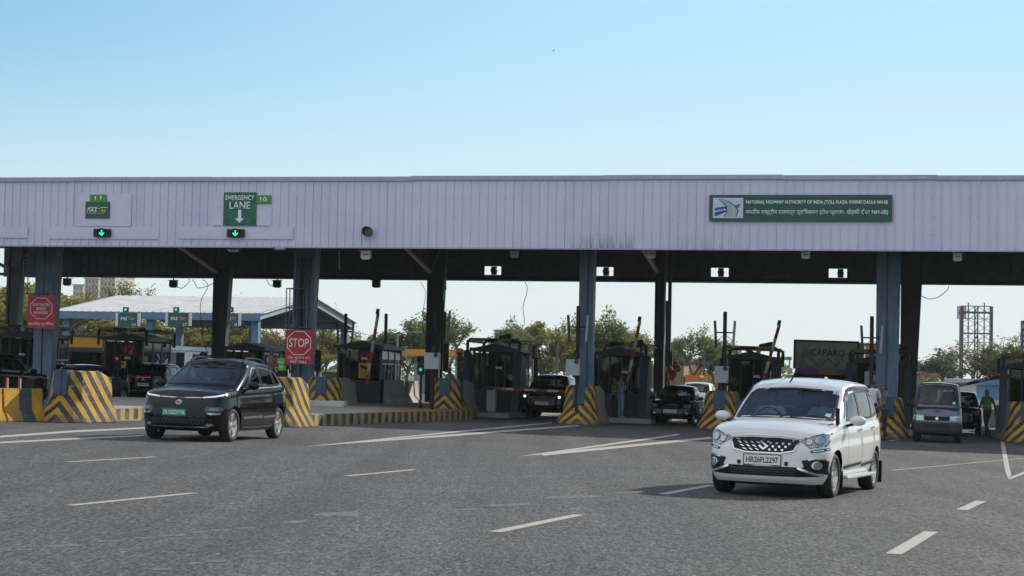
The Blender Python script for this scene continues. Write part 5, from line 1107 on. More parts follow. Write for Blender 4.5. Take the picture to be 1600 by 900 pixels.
BOOTHBLUE = mat('booth_blue', (.020, .038, .056), .5, var=.2, scale=2, dirt=(.02, .025, .03), dirt_amt=.6); BOOTHDK = mat('booth_dark', (.008, .010, .012), .5, var=.2)
BGLASS = glass_mat('booth_glass', (.38, .41, .42), .8); LEDRED = mat('led_red', (.5, .02, .02), .4, emit=.04, var=.05); GUARDY = stripe_mat('guard_bands', 0, 0, 0, 1); 
def guard_mat():
    g = NG('pipe_bands'); x = g.xyz(); f = g.math('FRACT', g.math('DIVIDE', g.math('ADD', x[0], x[1]), 1.15)); c = g.mix(g.map(f, .48, .5, 0, 1), (.34, .20, .02), (.022, .022, .022)); c = g.mix(g.map(g.noise(4, 5), .5, .7, 0, .6), c, (.06, .055, .05)); return g.done(c, .55, .4)
PIPE = guard_mat()
def booth(u, v, label, wd=1.75, ln=3.2, wedge=True, num=None, base=0.0, h=2.62, guard=True):
    p = uv(u, v); p.z += base; t = thing('toll_booth', label, 'booth', p, -LA, 'toll booths in a row', tilt=True)
    hw = wd / 2
    q = MB(); q.b2((-hw, .05, 0), (hw, ln, .95)); q.build('lower_panel', BOOTHDK, t, bevel=.02)
    q = MB(); q.b2((-hw - .12, -.15, h - .14), (hw + .12, ln + .1, h)); q.prism([(-hw, h), (hw, h), (0, h + .20)], .2, ln - .1, 'y'); q.build('roof', BOOTHDK, t, bevel=.015)
    for x in (-hw + .04, hw - .04):
        for y in (.10, ln * .36, ln * .68, ln - .06): q = MB(); q.b2((x - .045, y - .045, .95), (x + .045, y + .045, h - .14)); q.build('post', BOOTHBLUE, t)
    for x, sx in ((-hw + .02, -1), (hw - .02, 1)):
        for y0, y1 in ((.16, ln * .36 - .06), (ln * .36 + .06, ln * .68 - .06), (ln * .68 + .06, ln - .12)):
            q = MB(); q.b2((x - .006, y0, 1.0), (x + .006, y1, h - .2)); w_ = q.build('window', BGLASS, t)
            f = MB(); f.b2((x + sx * .012, y0, 1.62), (x + sx * .03, y1, 1.67)); f.b2((x + sx * .012, (y0 + y1) / 2 - .02, 1.0), (x + sx * .03, (y0 + y1) / 2 + .02, 1.62)); f.build('frame', mat('alu_frame', (.28, .29, .30), .4, .6), w_)
    q = MB(); q.b2((-hw + .1, .06, 1.0), (hw - .1, .075, h - .2)); fw_ = q.build('front_window', BGLASS, t)
    for x in (-hw * .45, hw * .12, hw * .55): q = MB(); q.b2((x - .03, .02, 1.0), (x + .03, .055, h - .2)); q.build('mullion', BOOTHDK, fw_)
    q = MB(); q.b2((-hw + .1, 1.3, .5), (-.1, 1.45, 1.9)); q.b2((.1, 1.5, .95), (hw - .2, 2.1, 1.15)); q.b2((-.25, 1.8, 1.15), (.2, 1.85, 1.5)); q.build('desk', CABIN, t)
    q = MB(); q.b2((-hw + .06, ln - .14, .9), (hw * .30, ln - .06, h - .14)); q.b2((hw * .52, ln - .14, .9), (hw * .62, ln - .06, h - .14)); q.b2((hw * .30, ln - .14, 2.1), (hw - .06, ln - .06, h - .14)); q.build('back_wall', BOOTHDK, t)
    if wedge:
        for sx in (-1, 1):
            q = MB(); x0, x1 = sx * (hw + .13), sx * (hw + .27); q.prism([(-.80, 0), (ln, 0), (ln, 1.05), (1.25, 1.10), (1.0, 2.25), (-.05, 2.5), (-.80, .25)], x0, x1, 'x'); q.build('side_wall', CONC, t, bevel=.02)
            q = MB(); q.prism([(-.86, 0), (-.80, 0), (-.80, .25), (-.05, 2.5), (-.12, 2.5), (-.86, .25)], sx * (hw + .06), sx * (hw + .34), 'x'); q.build('steel_edge', BOOTHBLUE, t, bevel=.004)
    else:
        for sx in (-1, 1):
            q = MB(); q.prism([(sx * (hw + .05), 0), (sx * (hw + .45), 0), (sx * (hw + .42), .12), (sx * (hw + .2), .4), (sx * (hw + .15), 1.0), (sx * (hw + .05), 1.0)], .3, ln, 'y'); q.build('base_wall', CONC, t, bevel=.02)
    if guard:
        q = MB(); xg = hw + .2
        for y in (-.12, ln - .2): q.tube([(-xg, y, h - .35), (-xg, y, h + .22), (-xg + .1, y, h + .33), (xg - .1, y, h + .33), (xg, y, h + .22), (xg, y, h - .35)], .065, n=8)
        for sx in (-1, 1): q.cyl((sx * xg, -.12, h + .26), (sx * xg, ln - .2, h + .26), .055, n=8)
        q.build('guard_rail', PIPE, t, smooth=40)
        q = MB(); q.lathe([(.001, -.26), (.09, -.25), (.10, -.18), (.06, -.1), (.001, -.08)], 14, (.3, 0, h + .20), 'y'); q.build('flood_lamp', GREYBOX, t, smooth=40)
    q = MB(); q.cyl((.25, -.02, 1.0), (.25, -.02, 1.75), .025); q.build('camera_post', BOOTHDK, t); q = MB(); q.box((.22, -.08, 1.83), (.20, .1, .09)); q.ball((.34, -.08, 1.82), .06, 8, 6); q.build('camera', WHITEBOX, t, bevel=.01)
    if num:
        text(num, t, 'number_display', LEDRED, (.30 if wd > 1.6 else .2, -.02, h - .50), .42, .42, bold=.03)
        q = MB(); q.b2((-.05, .0, h - .80), (.65, .03, h - .22)); q.build('display_board', DARK, t)
    return t
def bx(px, v=11.2): return u_at(px, v)
booth(bx(25), 11.2, 'dark toll booth half hidden at the left edge', wedge=False, h=2.7); booth(bx(190), 11.2, 'dark toll booth showing a red 12, behind the black sports utility car', wedge=False, num='12', h=2.7)
booth(bx(378), 11.2, 'dark toll booth showing a red 11, behind the black electric car', wedge=False, num='11', h=2.45, guard=False)
booth(bx(572), 10.0, 'glazed toll booth showing a red 10 with a yellow camera notice', wedge=False, num='10', base=.30, h=2.36, guard=False, wd=1.85)
booth(bx(768), 11.4, 'toll booth with a concrete side wall left of the waiting black car', base=.12); booth(bx(965), 11.4, 'toll booth behind the people in line', base=.12)
booth(bx(1172), 11.0, 'toll booth with a bird on its guard rail', base=.12); booth(bx(1372), 9.5, 'toll booth mostly hidden by the right blue column', base=.1); booth(bx(1606), 9.0, 'toll booth cut off by the right edge', base=.1)
# the yellow camera notices
for (px0, py0, px1, py1, v, lab) in ((560.5, 567, 578, 591, 9.75, 'yellow camera notice on the front of booth 10'), (182, 564, 197, 575, 10.9, 'small yellow camera notice on the front of booth 12')):
    s = Sign('camera_notice', lab, 'sign', px0, py0, px1, py1, v, YEL, .02)
    s.poly([(.15, .10), (.62, .22), (.85, .36), (.80, .48), (.40, .38), (.12, .24)], DARK, 'camera_picture'); s.poly([(.22, .34), (.34, .38), (.30, .48), (.12, .48), (.12, .43), (.24, .42)], DARK, 'camera_picture')
    if px0 > 300:
        for i, (t_, wd_) in enumerate((('YOU ARE', .5), ('UNDER CCTV', .74), ('CAMERA', .5))): s.text(t_, .5, .58 + i * .14, wd_, .085, DARK)

# ------------------------------------------------------------------ barrier arms and cabinets, masts, lights
def boom_mat():
    g = NG('boom_bands'); x = g.xyz(); f = g.math('FRACT', g.math('DIVIDE', x[0], .9)); c = g.mix(g.map(f, .48, .5, 0, 1), (.42, .03, .03), (.50, .48, .46)); c = g.mix(g.map(g.noise(3, 6, .7), .48, .68, 0, .7), c, (.14, .075, .055)); return g.done(c, .6, .3)
BOOM = boom_mat()
def arm(p0, p1, label, r=.045, cap=True):
    d = p1 - p0; L = d.length; t = thing('boom_barrier', label, 'barrier arm', p0); t.matrix_world = Matrix.Translation(p0) @ d.to_track_quat('X', 'Z').to_matrix().to_4x4()
    q = MB(); q.box((L / 2, 0, 0), (L, r * 1.4, r * 2)); q.build('arm', BOOM, t, bevel=.008)
    q = MB(); q.box((L + .05, .0, .03), (.22, .07, .13)); q.build('end_cap', DARK, t, bevel=.01)
    q = MB(); q.box((-.1, 0, 0), (.35, .14, .16)); q.build('counterweight', STEELD, t, bevel=.01); return t
def cabinet(p, label, m, w_=.36, h=1.15, d=.36):
    t = thing('barrier_cabinet', label, 'cabinet', p, -LA); q = MB(); q.box((0, 0, h / 2), (w_, d, h)); q.build('case', m, t, bevel=.02)
    q = MB(); q.box((0, 0, h + .04), (w_ + .06, d + .06, .10)); q.build('lid', mat('cabinet_blue', (.03, .10, .25), .5), t, bevel=.02); q = MB(); q.box((0, -d / 2 - .005, h * .45), (w_ * .8, .01, h * .7)); q.build('door', m, t, bevel=.003); return t
CABB = mat('cabinet_greyblue', (.16, .20, .26), .5, var=.15, dirt=(.1, .1, .1), dirt_amt=.5); CABW = mat('cabinet_pale', (.36, .39, .43), .5, var=.1, dirt=(.2, .2, .2), dirt_amt=.5)
def A2(px, py, v): return uv(u_at(px, v, py), v, z_at(px, py, v))
p = on(573, 641); p.z += .33; cabinet(p, 'blue grey barrier cabinet on the kerbed island', CABB, .40, 1.0)
arm(A2(572, 603, 7.5), A2(591, 489, 7.5), 'red and white barrier arm raised in front of booth 10', .055)
p = on(768, 650); p.z += .1; cabinet(p, 'pale barrier cabinet with a blue lid by the black waiting car', CABW, .36, .98)
arm(A2(768, 606.5, 9.6), A2(890, 612, 9.6), 'lowered rusty barrier arm across the bonnet of the waiting black car', .05)
p = on(982, 657); p.z += .1; cabinet(p, 'pale barrier cabinet behind the people in line', CABW, .34, 1.05)
arm(A2(980, 598, 9.6), A2(1000, 501, 9.6), 'raised barrier arm leaning right above the people in line', .055)
arm(A2(1191, 600, 9.0), A2(1218, 507, 9.0), 'raised barrier arm with a bent tip left of the truck', .06)
arm(A2(1565, 588, 12), A2(1497, 603, 12) , 'red and white barrier arm half raised over the blue van', .06)
arm(A2(1413, 633, 7.5), A2(1432, 624, 7.5), 'short white barrier arm beside the blue van', .05)
def post(px, py, top, v, r, label, m=BOOTHDK, cat='post', beacon=False, name='beacon_post'):
    u = u_at(px, v, py); z1 = z_at(px, top, v); b = uv(u, v); t = thing(name, label, cat, b, -LA); q = MB(); q.cyl((0, 0, -.05), (0, 0, z1 - b.z), r, n=10); q.build('pole', m, t, smooth=40)
    if beacon: q = MB(); q.ball((0, 0, z1 - b.z + .08), (r * 1.5, r * 1.5, .12), 12, 8); q.build('beacon', mat('beacon_orange', (.65, .16, .02), .3, coat=1), t, smooth=60); q = MB(); q.cyl((0, 0, z1 - b.z - .02), (0, 0, z1 - b.z + .03), r * 1.7); q.build('collar', DARK, t)
    return t, z1 - b.z
post(717, 640, 552, 8, .10, 'dark bollard post with an amber beacon left of the pale cabinet', beacon=True); post(836, 640, 560, 12.5, .085, 'thick black bollard post with a round orange beacon', beacon=True); post(538, 600, 552, 6, .05, 'dark post left of booth 10'); post(447, 600, 560, 6, .06, 'thin dark post beside the guards')
def antenna(px, top, v, label, sgn=(1, -1), dz=.8, wid=.33):
    t, z = post(px, 640, top, v, .07, label, DARK, 'mast', name='antenna_mast')
    for sx in sgn:
        q = MB(); q.box((sx * wid, -.05, z - dz), (.09, .07, .95), ry=sx * .06); q.build('antenna_panel', GREYBOX if sx > 0 else STEELD, t, bevel=.01)
        q = MB(); q.bar((0, 0, z - dz + .05), (sx * wid, 0, z - dz + .05), .05, .05); q.bar((0, 0, z - dz - .0), (sx * wid, 0, z - dz - .3), .02, .02); q.build('arm_bracket', DARK, t)
    return t
antenna(1131, 487, 4.3, 'dark mast with two slim antenna panels standing free against the sky'); antenna(901, 478, 2.9, 'dark mast with antenna panels against the middle blue column'); antenna(1361, 494, 3.0, 'dark mast with antenna panels left of the right blue column')
antenna(537, 490, 14, 'dark mast with antenna panels in front of the far shelter roof'); antenna(688, 470, 17.5, 'dark mast with antenna panels against the tall dark rear column', dz=.9); antenna(47, 500, 17.5, 'dark mast with pale antenna panels beside the left column', dz=.5)
def box_on(px0, py0, px1, py1, v, label, m, th=.25):
    a, zt = fpt(px0, py0, v); b, zb_ = fpt(px1, py1, v); t = thing('control_box', label, 'box', uv((a + b) / 2, v, (zt + zb_) / 2), -LA, 'pale control boxes on the masts'); q = MB(); q.box((0, 0, 0), (b - a, th, zt - zb_)); q.build('case', m, t, bevel=.015)
    q = MB(); q.lathe([(.001, -th / 2 - .02), (.085, -th / 2 - .015), (.09, -th / 2)], 16, ((b - a) * .28, 0, (zt - zb_) * .36), 'y'); q.build('vent', STEELD, t); q = MB(); q.box((0, -th / 2 - .004, 0), ((b - a) * .92, .006, (zt - zb_) * .94)); q.build('door', m, t, bevel=.002)
    q = MB(); q.box((0, th / 2 + .08, 0), (.12, .16, .3)); q.build('bracket', STEELD, t)
    return t
LBOX = mat('control_box_pale', (.36, .38, .42), .5, var=.06, dirt=(.2, .2, .21), dirt_amt=.4)
box_on(664, 551, 687, 577, 2.6, 'pale control box hung above the shaded nose', LBOX); box_on(885, 561.5, 906, 587, 2.5, 'pale control box left of the middle blue column', LBOX); box_on(1117, 572, 1138, 598.5, 3.9, 'pale control box on the free standing antenna mast', LBOX); box_on(1351, 580, 1373, 603, 6.0, 'pale control box behind the man in the white shirt', LBOX)
u = u_at(676, 2.9); b = uv(u, 2.9); t = thing('box_post', 'dark post carrying a control box in front of the shaded nose', 'post', b, -LA); q = MB(); q.cyl((0, 0, 0), (0, 0, 2.6), .07); q.build('pole', DARK, t)
TLG = mat('traffic_green', (.02, .65, .30), .4, emit=.7); TLR = mat('traffic_red', (.8, .03, .02), .4, emit=.6); TLO = mat('traffic_off', (.05, .05, .05), .3)
def tlight(px, py, v, label, lit, h=.62):
    u, z = fpt(px, py, v); b = uv(u, v); t = thing('traffic_light', label, 'traffic light', b, -LA); q = MB(); q.cyl((0, .02, 0), (0, .02, z - b.z), .045); q.build('pole', DARK, t)
    q = MB(); q.box((0, 0, z - b.z), (.26, .16, h)); q.build('housing', DARK, t, bevel=.03)
    for k, c in enumerate(((TLR if lit == 'r' else TLO), (TLG if lit == 'g' else TLO))):
        zz = z - b.z + (.15 if k == 0 else -.15); q = MB(); q.lathe([(.001, -.10), (.065, -.085)], 16, (0, 0, zz), 'y'); q.build('lamp', c, t); q = MB(); q.prism([(-.12, .0), (-.085, .085), (0, .12), (.085, .085), (.12, .0), (.105, 0), (.075, .075), (0, .105), (-.075, .075), (-.105, 0)], -.24, -.08); 
        q.v = [(a, y, zc + zz) for a, y, zc in q.v]; q.build('visor', DARK, t)
    return t
tlight(658, 571, 4.5, 'traffic light showing green left of the pale control box', 'g', .72); tlight(722, 571, 5.2, 'dark traffic light beside the amber beacon post', ''); tlight(496, 563, 5, 'dark double traffic light right of the stop board', '', .8); tlight(184, 566, 8, 'traffic light showing red in front of booth 12', 'r')
tlight(318, 562, 8, 'dark traffic light above the roof of the black electric car', '')
def flood(px, py, v, base, label):
    u, z = fpt(px, py, v); zb_ = fpt(px, base, v)[1]; t = thing('flood_light', label, 'lamp', uv(u, v, zb_), -LA); q = MB(); q.cyl((.12, 0, 0), (.12, 0, z - zb_), .04); q.build('pole', DARK, t)
    q = MB(); q.box((-.05, 0, z - zb_ + .05), (.55, .35, .16), ry=-.22); q.box((-.22, 0, z - zb_ - .05), (.18, .2, .12)); q.build('lamp_head', DARK, t, bevel=.03); return t
flood(792, 528, 12, 545, 'dark floodlight on a short pole above the booth left of the waiting car'); flood(1199, 541, 11.5, 575, 'dark floodlight on a bent pole beside the raised bent arm'); flood(997, 537, 12.5, 560, 'small dark floodlight above the booth of the people in line'); flood(1409, 549, 10.5, 575, 'dark lamp on the booth behind the right column')
for px, top, v, lab in ((601, 490, 14, 'rust red pole right of the raised arm by booth 10'), (1041, 470, 17, 'thin dark pole right of the slim rear column')): post(px, 600, top, v, .07, lab, mat('rust_pole', (.10, .045, .035), .7, var=.3) if px < 700 else STEELD, 'pole', name='pole')
# dark panels hung on the rear columns
def board(px0, py0, px1, py1, v, label, m, name='dark_panel'):
    a, zt = fpt(px0, py0, v); b, zb_ = fpt(px1, py1, v); t = thing(name, label, 'panel', uv((a + b) / 2, v, (zt + zb_) / 2), -LA); q = MB(); q.box((0, 0, 0), (b - a, .16, zt - zb_)); q.build('case', m, t, bevel=.01); q = MB(); q.box((0, .12, 0), ((b - a) * .4, .1, (zt - zb_) * .5)); q.build('bracket', STEELD, t); return t
for (a, lab) in (((690, 487, 696.5, 530), 'tall dark panel on the rear column above the shaded nose'), ((690, 537, 701, 580), 'lower dark panel beside the green vest behind the nose'), ((1031, 549, 1036, 595), 'narrow dark panel left edge of the slim rear column'), ((1043, 549, 1050, 592), 'narrow dark panel right of the slim rear column')): board(*a, 18.6, lab, DARK)
# a pigeon on the guard rail and two far birds
def bird(p, rz, label, s=1.0):
    t = thing('bird', label, 'bird', p, rz); q = MB(); n = 10; rings = []
    for x, r, z in ((-.16, .012, .09), (-.09, .035, .11), (-.02, .06, .135), (.05, .058, .155), (.09, .035, .19), (.11, .03, .215), (.14, .027, .225), (.165, .008, .22), (.185, .003, .215)):
        rings.append([(x * s, r * s * math.cos(2 * math.pi * i / n), (z + r * math.sin(2 * math.pi * i / n)) * s) for i in range(n)])
    q.loft(rings); q.cyl((.0, .02 * s, .09 * s), (.01, .02 * s, 0), .006 * s, n=5); q.cyl((.0, -.02 * s, .09 * s), (.01, -.02 * s, 0), .006 * s, n=5)
    q.build('bird_body', mat('pigeon', (.05, .05, .055), .7), t, smooth=60); q = MB()
    for sy in (-1, 1): q._add([(.06 * s, sy * .055 * s, .17 * s), (-.02 * s, sy * .066 * s, .15 * s), (-.17 * s, sy * .02 * s, .10 * s), (-.02 * s, sy * .05 * s, .19 * s)], [(0, 1, 2, 3)])
    q.build('wing', mat('pigeon_wing', (.07, .07, .075), .7), t); return t
bird(A2(1168, 554.5, 11.0), math.pi - .3, 'dark pigeon perched on the guard rail of a booth', 1.35)
bird(at(865, 81, 95), .6, 'tiny dark bird flying high in the sky', .45)
# ------------------------------------------------------------------ vehicles
def place_front(px, py, sp, rz, scale=1.0):
    """centre of a car whose front bumper foot is seen at px,py"""
    g = ground(px, py); d = Vector((math.sin(rz), -math.cos(rz), 0)) * -1   # from nose to tail
    c = g + d * (-sp['plan'][0][1]) * scale; c.z = gz(c.x); return c
def by_wheel(px, py, wl, rz, scale):
    g = ground(px, py); q = Matrix.Rotation(rz, 4, 'Z') @ Vector((wl[0], wl[1], 0)) * scale; c = g - q; c.z = gz(c.x); return c
WRZ, WSC = -R(22), 1.075
white_mpv_car = white_mpv(by_wheel(1301, 778, (.80, -1.40), WRZ, WSC), WRZ)
white_mpv_car.root.matrix_world = white_mpv_car.root.matrix_world @ Matrix.Diagonal((WSC, WSC, WSC * .97, 1))
BRZ, BSC = -R(12.5), 1.07
black_mpv_car = black_mpv(by_wheel(362, 690.5, (.86, -1.33), BRZ, BSC), BRZ, BSC)
# black car waiting at the lowered arm
c = Car('car', 'black sports utility car with lit lamps waiting behind the lowered arm', 'car', SUV, PAINT_BLACK, place_front(846, 653, SUV, -LA), -LA, res=.07, scale=1.06)
g = common_front(c, plate='DL1CAB7452', lampz=.86, gz_=.74, plz=.56)
em = c.patch('emblem', 'front', disc(0, .90, .085, 16, .055), CHROME, .012, 1, .004); c.ring('emblem_ring', 'front', disc(0, .90, .075, 16, .045), disc(0, .90, .06, 16, .033), BLACKTRIM, .02, 1, parent=em)
for sx in (1, -1): c.patch('lit_lamp', 'front', disc(.66, .80, .045), mat('lamp_lit', (.9, .9, .85), .3, emit=2.0), .016, sx, .004)
c = Car('car', 'small black hatchback leaving its lane beside the antenna mast', 'car', HATCH, PAINT_BLACK, place_front(1046, 663, HATCH, -LA - R(3)), -LA - R(3), res=.07); common_front(c, plate='DL7CR1024', lampz=.72, gz_=.62, plz=.50)
c = Car('car', 'white sports utility car half hidden behind the small black hatchback', 'car', SUV, PAINT_WHITE, place_front(1082, 650, SUV, -LA), -LA, res=.09); common_front(c, lampz=.86, gz_=.76)
# cars seen from behind or half hidden on the left
def rear_kit(c, plate, word, em=None):
    L1 = c.sp['plan'][-1][1]
    for sx in (1, -1): c.patch('rear_lamp', 'rear', roundpoly([(.52, .86), (.52, .98), (.84, 1.0), (.86, .84)], .02), TAILRED, .006, sx, .012); c.patch('bumper_reflector', 'rear', [(.52, .44), (.78, .46), (.78, .40), (.52, .39)], TAILRED, .008, sx, .008)
    c.seam('brake_strip', 'rear', [(-.30, 1.04), (0, 1.045), (.30, 1.04)], mat('brake_lit', (.75, .03, .03), .3, emit=.45), .03, .016)
    c.patch('rear_bumper_trim', 'rear', [(-.7, .46), (.7, .46), (.6, .32), (-.6, .32)], BLACKTRIM, .008, 1, .014); c.seam('bumper_chrome', 'rear', [(-.62, .50), (.62, .50)], mat('satin_trim', (.22, .23, .24)), .03, .014)
    em = c.patch('emblem', 'rear', disc(0, .955, .075, 14, .045), CHROME, .012, 1, .004)
    y = c.proj((0, .88), 'rear', 1, 0)[0].y + .008; text(word, c.root, 'lettering', CHROME, (0, y, .88), .55, .045, rot=(math.pi / 2, 0, math.pi)); c.plate(plate, (0, .74), WHITEPLATE, PLATETXT, 'rear')
    c.mirror((c.sp['W'] / 2 + .10, -.5, 1.13), c.paint)
def place_rear(px, py, sp, rz):
    g = ground(px, py); d = Vector((math.sin(rz), -math.cos(rz), 0)); c = g + d * sp['plan'][-1][1]; c.z = gz(c.x); return c
RZB = math.pi - LA
c = Car('car', 'black sports utility car seen from behind with a red brake strip', 'car', SUV, PAINT_BLACK, place_rear(222, 629, SUV, RZB), RZB, res=.07); rear_kit(c, 'HR26EQ7500', 'CRETA')
c = Car('car', 'dark hatchback further ahead of the black sports utility car', 'car', HATCH, PAINT_BLACK, place_rear(182, 619, HATCH, RZB), RZB, res=.09); rear_kit(c, 'HR26DN3341', 'i')  if False else None
c = Car('car', 'navy hatchback half hidden behind the sunlit left crash nose', 'car', HATCH, PAINT_NAVY, by_wheel(193, 629.5, (-.80, -1.22), math.pi - LA - R(10), 1.0), math.pi - LA - R(10), res=.07); c.mirror((.95, -.5, 1.04), PAINT_NAVY)
c = Car('car', 'large black sports utility car cut off by the left edge', 'car', SUV, PAINT_BLACK, by_wheel(60, 637, (-.84, -1.28), math.pi - R(14), 1.1), math.pi - R(14), scale=1.1, res=.07); c.mirror((1.0, -.6, 1.13), PAINT_BLACK)
c = Car('car', 'dark saloon with a red tail lamp beyond the left crash nose', 'car', HATCH, PAINT_BLACK, place_rear(58, 626, HATCH, RZB), RZB, res=.09)
for sx in (1, -1): c.patch('rear_lamp', 'rear', roundpoly([(.50, .72), (.50, .86), (.78, .88), (.80, .70)], .02), mat('tail_lit', (.6, .02, .03), .3, emit=.4), .006, sx, .012)
c = Car('car', 'dark blue car behind the stop board', 'car', HATCH, PAINT_NAVY, place_front(512, 636, HATCH, -LA - R(12)), -LA - R(12), res=.09); common_front(c, lampz=.72, gz_=.62)
# the van
VRZ = -LA - R(2)
van = c = Car('van', 'blue grey van with black bumper and red ribbon on its bonnet', 'van', VAN, PAINT_BLUEGREY, place_front(1463, 692, VAN, VRZ), VRZ, res=.06, scale=1.06)
bp = c.patch('bumper', 'front', [(-.715, .60), (.715, .60), (.715, .34), (.60, .30), (-.60, .30), (-.715, .34)], mat('bumper_grey', (.022, .023, .026), .7), .03, 1, .05)
for sx in (1, -1):
    h = c.patch('headlight', 'front', roundpoly([(.38, .655), (.38, .80), (.66, .82), (.69, .66)], .02), LENS, .012, sx, .02); c.patch('indicator', 'front', [(.63, .67), (.63, .78), (.665, .79), (.68, .67)], AMBER, .016, sx, .004, parent=h)
    c.seam('ribbon', 'front', [(.56, 1.07), (.30, .98), (.03, .84)], mat('ribbon_red', (.40, .06, .05), .8), .012, .006, sx)
    c.patch('rear_lamp', 'side', [(1.7, .9), (1.8, .9), (1.8, .6), (1.7, .6)], TAILRED, .006, sx, .01)
gr = c.patch('grille', 'front', [(-.37, .78), (.37, .78), (.34, .66), (-.34, .66)], BLACKTRIM, .008, 1, .012); c.patch('emblem', 'front', disc(0, .72, .045, 8, .05), CHROME, .02, 1, .006, parent=gr); c.patch('lower_grille', 'front', [(-.36, .56), (.36, .56), (.36, .45), (-.36, .45)], CABIN, .034, 1, .004)
c.plate('HR26FR0146', (0, .44), WHITEPLATE, PLATETXT); c.mirror((.86, -1.08, 1.16), BLACKTRIM, (.17, .14, .24)); c.patch('red_mark', 'front', [(-.09, .955), (.09, .955), (.10, .90), (-.08, .895)], mat('mark_red', (.20, .03, .04), .8), .004, 1, 0)
for x0, x1 in ((-.42, .0), (.08, .46)): c.seam('wiper', 'front', [(x0, 1.13), (x1, 1.15)], BLACKTRIM, .03, .015)
c.patch('sticker', 'front', [(.44, 1.15), (.52, 1.15), (.52, 1.22), (.44, 1.22)], mat('sticker_pale', (.45, .55, .6), .5), .008, 1, 0)
c = Car('car', 'dark car tucked behind the blue van', 'car', SUV, PAINT_BLACK, place_front(1497, 679, SUV, VRZ), VRZ, res=.09); common_front(c, lampz=.86, gz_=.74); 
far = []
for i, (px, py, pt, lab) in enumerate(((1528, 639, PAINT_SILVER, 'silver sports utility car far behind the blue van'), (1566, 636, PAINT_WHITE, 'white car far behind the walking guard'), (1432, 637, PAINT_WHITE, 'white car far left of the blue van roof'), (1590, 634, PAINT_SILVER, 'silver car beyond the barriers at the far right'), (1452, 626, PAINT_BLACK, 'dark car far down the road'))):
    c = Car('car', lab, 'car', SUV, pt, place_front(px, py, SUV, -LA), -LA, res=.13); common_front(c, lampz=.86, gz_=.74)

# trucks and buses
RUSTY = mat('truck_panel', (.46, .42, .36), .7, var=.25, scale=1.6, dirt=(.24, .12, .04), dirt_amt=1.0); PURPLE = mat('truck_purple', (.42, .06, .42), .5); TYELL = mat('truck_yellow', (.40, .30, .03), .5)
TRUCKD = mat('truck_dark', (.03, .03, .032), .6, var=.2); TRUCKW = mat('truck_pale', (.38, .36, .32), .6, var=.15, dirt=(.2, .17, .12), dirt_amt=.6); ORANGE = mat('truck_orange', (.50, .17, .03), .6, var=.15); TBLUE = mat('truck_blue', (.05, .20, .30), .6); FLORAL = mat('garland', (.10, .02, .01), .9, var=.5, scale=20)
def truck(px, py, label, wd=2.4, top=3.5, body=RUSTY, front=True, rz=None, length=7.5, scale=1.0):
    rz = -LA if rz is None else rz; g = ground(px, py); t = thing('truck', label, 'truck', g, rz, None, True); hw = wd / 2
    q = MB(); q.b2((-hw, 1.9, .9), (hw, length, top)); q.build('cargo_box', TRUCKW if front else body, t, bevel=.03)
    q = MB(); q.b2((-hw + .03, 0, .55), (hw - .03, 1.85, 2.25)); cab = q.build('cab', TRUCKD, t, bevel=.06)
    q = MB(); q.b2((-hw + .14, -.035, 1.45), (hw - .14, -.005, 2.12)); q.build('windscreen', GLASS_D, t)
    q = MB(); q.b2((-hw, .0, 2.36), (hw - .18, .25, top - .08)); hb = q.build('head_board', body, t, bevel=.02)
    q = MB()
    for a, b in (((-hw - .02, -.03, 2.34), (-hw + .06, .28, top)), ((hw - .24, -.03, 2.34), (hw - .16, .28, top)), ((-hw - .02, -.03, top - .08), (hw - .16, .28, top))): q.b2(a, b)
    q.build('board_frame', TRUCKD, t)
    q = MB(); q.b2((-hw + .06, -.05, 2.13), (hw - .2, -.02, 2.36)); q.build('visor_band', PURPLE, t); q = MB(); q.b2((-.35, -.07, 2.145), (.35, -.052, 2.345)); q.build('visor_plate', TYELL, t)
    for sx in (-1, 1):
        q = MB(); q.bar((sx * hw, .1, 1.9), (sx * (hw + .18), .0, 1.9), .04, .04); q.b2((sx * (hw + .10), -.02, 1.55), (sx * (hw + .26), .03, 2.0)); q.build('mirror', TRUCKD, t, bevel=.01)
        q = MB(); q.lathe([(.001, -.03), (.11, -.02), (.12, .0)], 14, (sx * .85, 0, .95), 'y'); q.build('headlight', LENS, t)
        for y in (1.0, length - 1.6, length - .5):
            q = MB(); q.lathe([(.001, -.14), (.3, -.14), (.5, -.13), (.52, 0), (.5, .13), (.3, .14), (.001, .14)], 20, axis='x'); w_ = q.build('wheel', RUBBER, t, smooth=40); w_.location = (sx * (hw - .2), y, .5)
    q = MB(); q.b2((-hw + .05, -.12, .55), (hw - .05, -.01, .85)); q.build('bumper', TYELL, t, bevel=.03)
    for x in (-hw + .30, hw - .12):
        q = MB(); rr = random.Random(3)
        for i in range(60): q.ball((x + rr.uniform(-.13, .13), -.12 + rr.uniform(-.04, .04), 2.1 - i * .011 + rr.uniform(-.03, .03)), rr.uniform(.02, .045), 6, 4)
        q.build('garland', FLORAL, t)
    return t
t = truck(1291, 668, 'tall truck with a faded lettered head board between two booths', 2.75, 3.52)
text('CAPARO', t, 'lettering', mat('faded_paint', (.075, .06, .045), .8), (-.02, -.004, 3.02), 1.35, .28, bold=.01)
q = MB(); 
for a, b in (((-.75, 2.85), (-.42, 2.48)), ((.62, 2.88), (.30, 2.48)), ((-.30, 2.46), (.0, 2.78)), ((.0, 2.78), (.32, 2.46))): q.bar((a[0], -.004, a[1]), (b[0], -.004, b[1]), .012, .05)
q.build('painted_mark', mat('faded_pale', (.24, .22, .19), .8), t)
